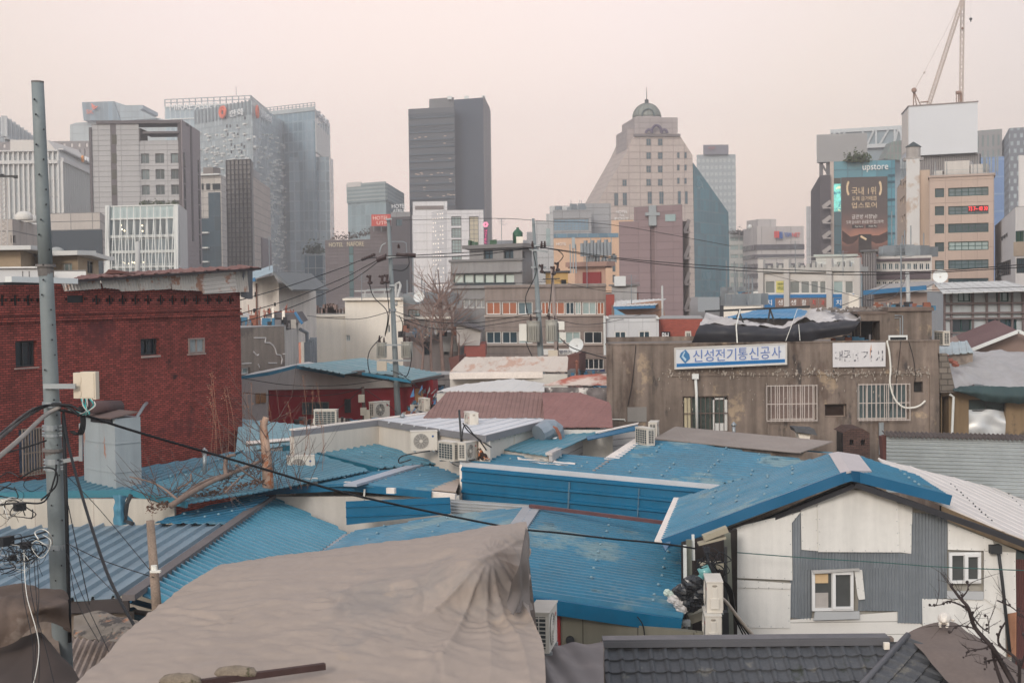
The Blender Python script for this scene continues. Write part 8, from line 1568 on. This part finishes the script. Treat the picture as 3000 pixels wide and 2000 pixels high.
o=cat('white cat with grey eared face lying on the brown grey membrane roof',P(2766,1828,26.2),-1.9,[('b',(-.06,0,.085),.11,(1.5,.95,.85)),('b',(-.13,.04,.07),.085,(1.1,.8,.8)),('b',(.07,0,.09),.085,(1,1,.9)),('b',(.15,0,.105),.06,(1.05,1.05,.92)),('b',(.2,0,.09),.025,(1,1.2,.8)),('t',[(.08,.06,.04),(.14,.06,.015),(.2,.045,.012)],.024),('t',[(.08,-.06,.04),(.14,-.06,.015),(.2,-.045,.012)],.024),('t',[(-.2,0,.05),(-.28,.06,.03),(-.24,.15,.02)],.022)],mat('fur_white',(222,214,204),.95,.05,6,spots=[((96,86,80),.68,6)]),[(.135,.038,.145),(.135,-.038,.145)],1.15)
tl_=thing('unused','x','x',(0,0,0));bpy.data.objects.remove(tl_)
# ================================================================== junk corner between the houses
t=thing('service_corner','dark gap stacked with boards between the front centre roof and the white gable wall','structure',P(2070,1900,31.5))
mb=MB();mb.prism([P(1998,1590,32.2),P(2160,1550,32.2),P(2160,1950,32.2),P(1998,1950,32.2)],(0,.15,0));mb.build('gap_shade_sheet',mat('corner_black_brown',(44,38,36),.9,.3,2),t)  # dark brown sheet added as backing, painting the shade of the gap
mb=MB();mb.beam(P(2006,1596,31),P(2008,1745,31),.07,.07,up=V((0,1,0)));mb.beam(P(2030,1565,31.4),P(2032,1640,31.4),.06,.06,up=V((0,1,0)));mb.build('white_post',WM,t);mb=MB();mb.beam(P(2018,1580,31.3),P(2020,1850,31.3),.12,.1,up=V((0,1,0)));mb.beam(P(2130,1560,31.6),P(2140,1870,31.6),.14,.1,up=V((0,1,0)));mb.build('grey_post',mat('post_grey_green',(112,114,104),.8,.15,1.5),t)
mb=MB()
for a,b_,w_ in(((1925,1842),(1998,1822),.16),((2020,1812),(2070,1792),.18),((2045,1592),(2125,1572),.05),((2050,1655),(2118,1655),.14),((2060,1575),(2130,1548),.12),((2058,1792),(2118,1794),.05)):mb=MB();mb.beam(P(*a,30.6),P(*b_,30.6),.25,w_);mb.build('shelf_board',mat('board_dirty_cream',(160,152,134),.85,.2,2),t)
mb=MB();mb.beam(P(2118,1790,30.4),P(2120,1900,30.4),.2,.3,up=V((0,1,0)));mb.beam(P(2126,1600,30.8),P(2128,1790,30.8),.06,.06,up=V((0,1,0)));mb.build('dark_frame',FRD,t)
for u,v0,v1 in((1935,1822,1920),(2010,1812,1920),(1955,1855,1920)):mb=MB();mb.tube([P(u,v1,29.6),P(u-1,v0+22,29.6)],.045,8);mb.box(tuple(P(u,v0+20,29.5)),.17,.14,.12);mb.build('drainpipe',STEEL,t)
for lb,pts,r_,m_ in(('black rubbish bag on the gap between the houses',[(2000,1735),(2030,1710),(2050,1740),(2025,1765)],.2,mat('bag_black',(30,32,36),.3,.3,6,spec=.6)),('crumpled white plastic bag at the corner of the front centre roof',[(1975,1752),(1990,1765),(2000,1780)],.13,mat('bag_white',(196,192,190),.4,.2,6)),('small white and green plastic bag on the roof edge',[(1955,1735),(1968,1740)],.08,mat('bag_green_white',(190,204,194),.4,.2,6,spots=[((60,140,100),.58,5)]))):
 mb=MB();[mb.ball(P(u,v,29.6),r_,seg=14,rings=10,sq=(1.1,.8,.9),jit=.16)for u,v in pts];tag(mb.build('plastic_bag',m_),lb,'bag','plastic bags')
mb=MB();mb.smooth=True;mb.tube([P(2050,1682,29.8),P(2080,1668,29.8)],.13,12);mb.tube([P(2030,1712,29.7),P(2058,1694,29.7)],.11,12);tag(mb.build('plastic_bottles',mat('bottle_teal',(110,168,168),.2,.2,4,spec=.6)),'pale teal plastic bottles above the black rubbish bag','bottles')
random.seed(12);mb=MB();mb.smooth=True
for k in range(16):c=(2085+random.uniform(-35,35),1640+random.uniform(-20,50));mb.tube(smooth([P(c[0]+math.cos(j*1.3+k)*random.uniform(8,34),c[1]+math.sin(j*1.3+k)*random.uniform(6,26)+j*3,29.9+random.uniform(-.2,.2))for j in range(6)],5),.012,4)
for k in range(4):mb.tube(smooth([P(2060+6*k,1600,30),P(2080,1650+4*k,29.6),P(2128+4*k,1720,29.8),P(2150+3*k,1800,30.5),P(2190+12*k,1885,31)],6),.018,5)
o=tag(mb.build('cable_tangle',BLK),'black cable tangle running down beside the two stacked units','wires');o['kind']='stuff'
mb=MB();mb.smooth=True;mb.tube(smooth(PC((2112,1750,28.9),(2130,1765,29.2),(2180,1830,30),(2225,1880,30.6)),5),.035,8);tag(mb.build('insulated_pipe',mat('pipe_taped',(184,172,160),.7,.12,4)),'taped beige pipe running diagonally down from the upper side unit','pipe')
# ================================================================== small rooftop things that fill the old town
random.seed(77)
def rooftop(lb,name,cat,grp,fn,m_):mb=MB();fn(mb);o=mb.build(name,m_);return tag(o,lb,cat,grp)
for k,(u,v,Y,lb)in enumerate(((1060,872,92,'antenna with four arms on the left end of the cream white building'),(1470,715,114,'antenna with four arms on the stepped grey building roof'),(1720,836,95,'antenna with four arms on the orange windowed building'),(1850,880,88,'antenna with four arms near the blue edged roof'),(2330,790,104,'antenna with four arms on the dental sign building'),(2640,905,56,'antenna with four arms on the concrete penthouse'),(2470,800,100,'antenna with four arms right of the blue dental signs'),(790,800,82,'antenna with four arms on the white gabled house'))):
 def f(mb,u=u,v=v,Y=Y):
  p=P(u,v,Y);h=1.6+.5*(k%3);mb.tube([p-UP*.2,p+UP*h],.025,4)
  for j in range(4):q=p+UP*(h-.1-.12*j);mb.tube([q-V((.35-.05*j,0,0)),q+V((.35-.05*j,0,0))],.012,3)
  mb.tube([p+UP*(h-.6),p+UP*(h-.6)+V((.5,-.2,.1))],.015,3)
 rooftop(lb,'antenna','antenna','television antennas',f,STEEL)
for k,(u,v,Y,lb)in enumerate(((1230,892,100,'pale satellite dish on the grey two storey house'),(1690,1040,78,'pale satellite dish right of the rusty white roof'),(2215,888,110,'pale satellite dish left of the dental sign building'),(2755,838,80,'pale satellite dish on the white roof at right'),(905,920,92,'pale satellite dish on the low cream white roof'))):
 def f(mb,u=u,v=v,Y=Y):
  c=P(u,v,Y)+UP*.5;mb.smooth=True;mb.tube([c-UP*.6,c],.03,5);n_=V((-.3,-.85,.4)).normalized()
  mb.tube([c,c+n_*.06,c+n_*.14],[.05,.28,.42],14,caps=False);mb.tube([c,c+n_*.5],.012,4)
 rooftop(lb,'satellite_dish','satellite dish','satellite dishes',f,WM)
for u,v,Y,h,m_,lb in((1180,1262,50,.5,STEEL,'thin steel flue at the left of the flat white metal roof'),(905,1295,47,.45,STEEL,'thin steel flue on the faded blue green roof'),(1560,1190,60,.8,MATS['rust_brown'],'rusty flue on the dusty red roof'),(1330,1150,70,.7,STEEL,'steel flue at the top edge of the dusty red roof'),(1690,1100,74,.7,MATS['rust_brown'],'rusty flue below the dark blue shop sign'),(2150,1275,50,.35,STEEL,'short steel flue on the tarred roof strip'),(600,1375,41,.5,STEEL,'thin steel flue on the teal roof by the brick wall')):
 def f(mb):p=P(u,v,Y);mb.smooth=True;mb.tube([p-UP*.1,p+UP*h],.06,9);mb.tube([p+UP*h,p+UP*(h+.04),p+UP*(h+.14)],[.1,.1,.01],9)
 rooftop(lb,'flue_pipe','flue','roof flues',f,m_)
cols=[mat('scrap_pale',(176,170,162),.8,.2,3),mat('scrap_grey',(112,110,112),.8,.2,3),mat('scrap_rusty',(134,86,70),.85,.25,3),mat('scrap_blue',(64,112,140),.6,.2,3),mat('scrap_dark',(54,52,54),.8,.2,3)]
mb=MB()
def scatter(u0,u1,v0,v1,Yf,n,smax=.5,h=.25):
 for _ in range(n):
  u,v=random.uniform(u0,u1),random.uniform(v0,v1);p=P(u,v,Yf(v));s_=random.uniform(.06,smax);mb.box(tuple(p-UP*.1),s_,random.uniform(.05,.3),random.uniform(.06,h)+.08,random.uniform(-.4,.4),random.randrange(5))
scatter(1290,1600,1138,1146,lambda v:68,50);scatter(1600,1780,1142,1168,lambda v:66-(v-1142)*.1,70,.6,.4);scatter(1190,1300,1180,1225,lambda v:60,40);scatter(870,1200,1232,1246,lambda v:56,60,.35,.2);scatter(1330,1420,1105,1118,lambda v:74,30);scatter(1660,1780,1098,1108,lambda v:75,34,.6,.4)
scatter(1420,1660,1246,1262,lambda v:57,26,.4,.2);scatter(2430,2560,1000,1004,lambda v:54.5,18,.3,.3);scatter(2560,2740,898,904,lambda v:57,30,.4,.25);scatter(2150,2240,884,900,lambda v:108,24,1.2,.9);scatter(700,860,948,962,lambda v:70,40,.4,.5);scatter(1180,1340,972,984,lambda v:87,24,.7,.5)
scatter(2740,2800,1290,1300,lambda v:50,10)
o=tag(mb.build('roof_scraps',cols),'boards, bricks and scraps strewn over the small roofs of the old town','scraps');o['kind']='stuff'
for lb,pts,r_ in(('black wire lying along the large central blue roof',[(1365,1350),(1500,1357),(1700,1376),(1900,1398),(2080,1415)],.008),('black wire from the blue badge unit down over the blue roof',[(1275,1318),(1300,1335),(1330,1360),(1360,1368)],.012)):
 cable(lb,[P(u,v,42.5+(1400-v)*.03)for u,v in pts],r_,group='wires lying on the roofs')
for k,pts in enumerate(([(1140,905,62),(1250,940,64),(1400,945,66),(1575,915,67.5)],[(1140,915,62),(1300,965,65),(1580,930,67.5)],[(1145,1085,61.8),(1230,1110,62),(1400,1105,64),(1590,1070,67)],[(1600,925,67.5),(1700,950,70),(1800,940,74),(1940,905,88)],[(1625,820,84),(1760,850,84),(1935,860,88)],[(1500,640+190,95),(1600,825,85)],[(1150,910,62),(1040,935,70),(900,925,80)],[(2240,800,104),(2440,850,80),(2600,880,70),(2660,800,88)],[(2440,905,60),(2550,860,70),(2660,800,88)],[(2540,880,70),(2720,850,72),(3020,840,70)])):
 cable('thin line in the old town, %s'%('upper one between slim poles','lower one between slim poles','low one at transformer height','right of the right slim pole','from the brown pole to the pale post','short one left of the brown pole','left of the left slim pole','long sag under the dental signs','steep one above the concrete penthouse','across the white gridded building')[k],[P(*q)for q in pts],.016,group='thin lines in the old town')
HAZE,SKYK,EXPO=.0007,1.02,.06
# ------------------------------------------------------------------ ground, air, light
mb=MB();mb.quad(V((-1500,-60,0)),V((1500,-60,0)),V((1500,3000,0)),V((-1500,3000,0)))
g=mb.build('ground',mat('ground_earth',(92,88,84),.95,.2,.05,fine=.15));g['kind']='structure'
hz=MB();hz.hexa([V((-620,-30,-1)),V((620,-30,-1)),V((620,1000,-1)),V((-620,1000,-1)),V((-620,-30,132)),V((620,-30,132)),V((620,1000,132)),V((-620,1000,132))])
hm=bpy.data.materials.new('haze_air');hm.use_nodes=True;nt=hm.node_tree
nt.nodes.remove(nt.nodes['Principled BSDF'])
pv=nt.nodes.new('ShaderNodeVolumePrincipled');pv.inputs['Color'].default_value=(.92,.90,.91,1);pv.inputs['Density'].default_value=HAZE
pv.inputs['Anisotropy'].default_value=.2
nt.links.new(pv.outputs[0],nt.nodes['Material Output'].inputs['Volume'])
h=hz.build('haze',hm);h['kind']='stuff'
w=bpy.data.worlds.new('World');SC.world=w;w.use_nodes=True;nt=w.node_tree;N=nt.nodes;L=nt.links
bg=N['Background']
sky=N.new('ShaderNodeTexSky');sky.sky_type='NISHITA';sky.sun_disc=False
SUN_EL,SUN_AZ=24.0,200.0
sky.sun_elevation=R(SUN_EL);sky.sun_rotation=R(SUN_AZ);sky.dust_density=4;sky.air_density=1.5
tc=N.new('ShaderNodeTexCoord');dp=N.new('ShaderNodeVectorMath');dp.operation='DOT_PRODUCT'
nz=N.new('ShaderNodeVectorMath');nz.operation='NORMALIZE';L.new(tc.outputs['Generated'],nz.inputs[0])
L.new(nz.outputs[0],dp.inputs[0]);dp.inputs[1].default_value=V((-.055,.97,.23)).normalized()
cr_=N.new('ShaderNodeValToRGB');L.new(dp.outputs['Value'],cr_.inputs[0])
e=cr_.color_ramp.elements
e[0].position=0.0;e[0].color=(*[x*SKYK for x in(.62,.66,.72)],1)
e[1].position=1.0;e[1].color=(*[x*SKYK for x in(1.0,.765,.69)],1)
for p,c in((.80,(.66,.60,.60)),(.92,(.76,.60,.565)),(.96,(.87,.675,.60)),(.988,(.96,.745,.695))):
 k=e.new(p);k.color=(*[x*SKYK for x in c],1)
mx=N.new('ShaderNodeMix');mx.data_type='RGBA';mx.blend_type='ADD';mx.inputs[0].default_value=1
sc_=N.new('ShaderNodeVectorMath');sc_.operation='SCALE';sc_.inputs[3].default_value=.05
L.new(sky.outputs[0],sc_.inputs[0]);L.new(sc_.outputs[0],mx.inputs[6]);L.new(cr_.outputs[0],mx.inputs[7])
L.new(mx.outputs[2],bg.inputs['Color']);bg.inputs['Strength'].default_value=1
sd=bpy.data.lights.new('sun','SUN');so=bpy.data.objects.new('sun',sd);COL.objects.link(so)
sd.energy=1.3;sd.angle=R(14);sd.color=(1,.95,.91)
az=R(SUN_AZ);dirn=V((math.sin(az)*math.cos(R(SUN_EL)),math.cos(az)*math.cos(R(SUN_EL)),math.sin(R(SUN_EL))))
so.rotation_euler=dirn.to_track_quat('Z','Y').to_euler()
SC.view_settings.view_transform='Standard';SC.view_settings.look='None';SC.view_settings.gamma=1
SC.view_settings.use_curve_mapping=False;SC.view_settings.exposure=EXPO
SC.cycles.use_denoising=True;SC.cycles.max_bounces=5;SC.cycles.diffuse_bounces=3;SC.cycles.volume_bounces=1
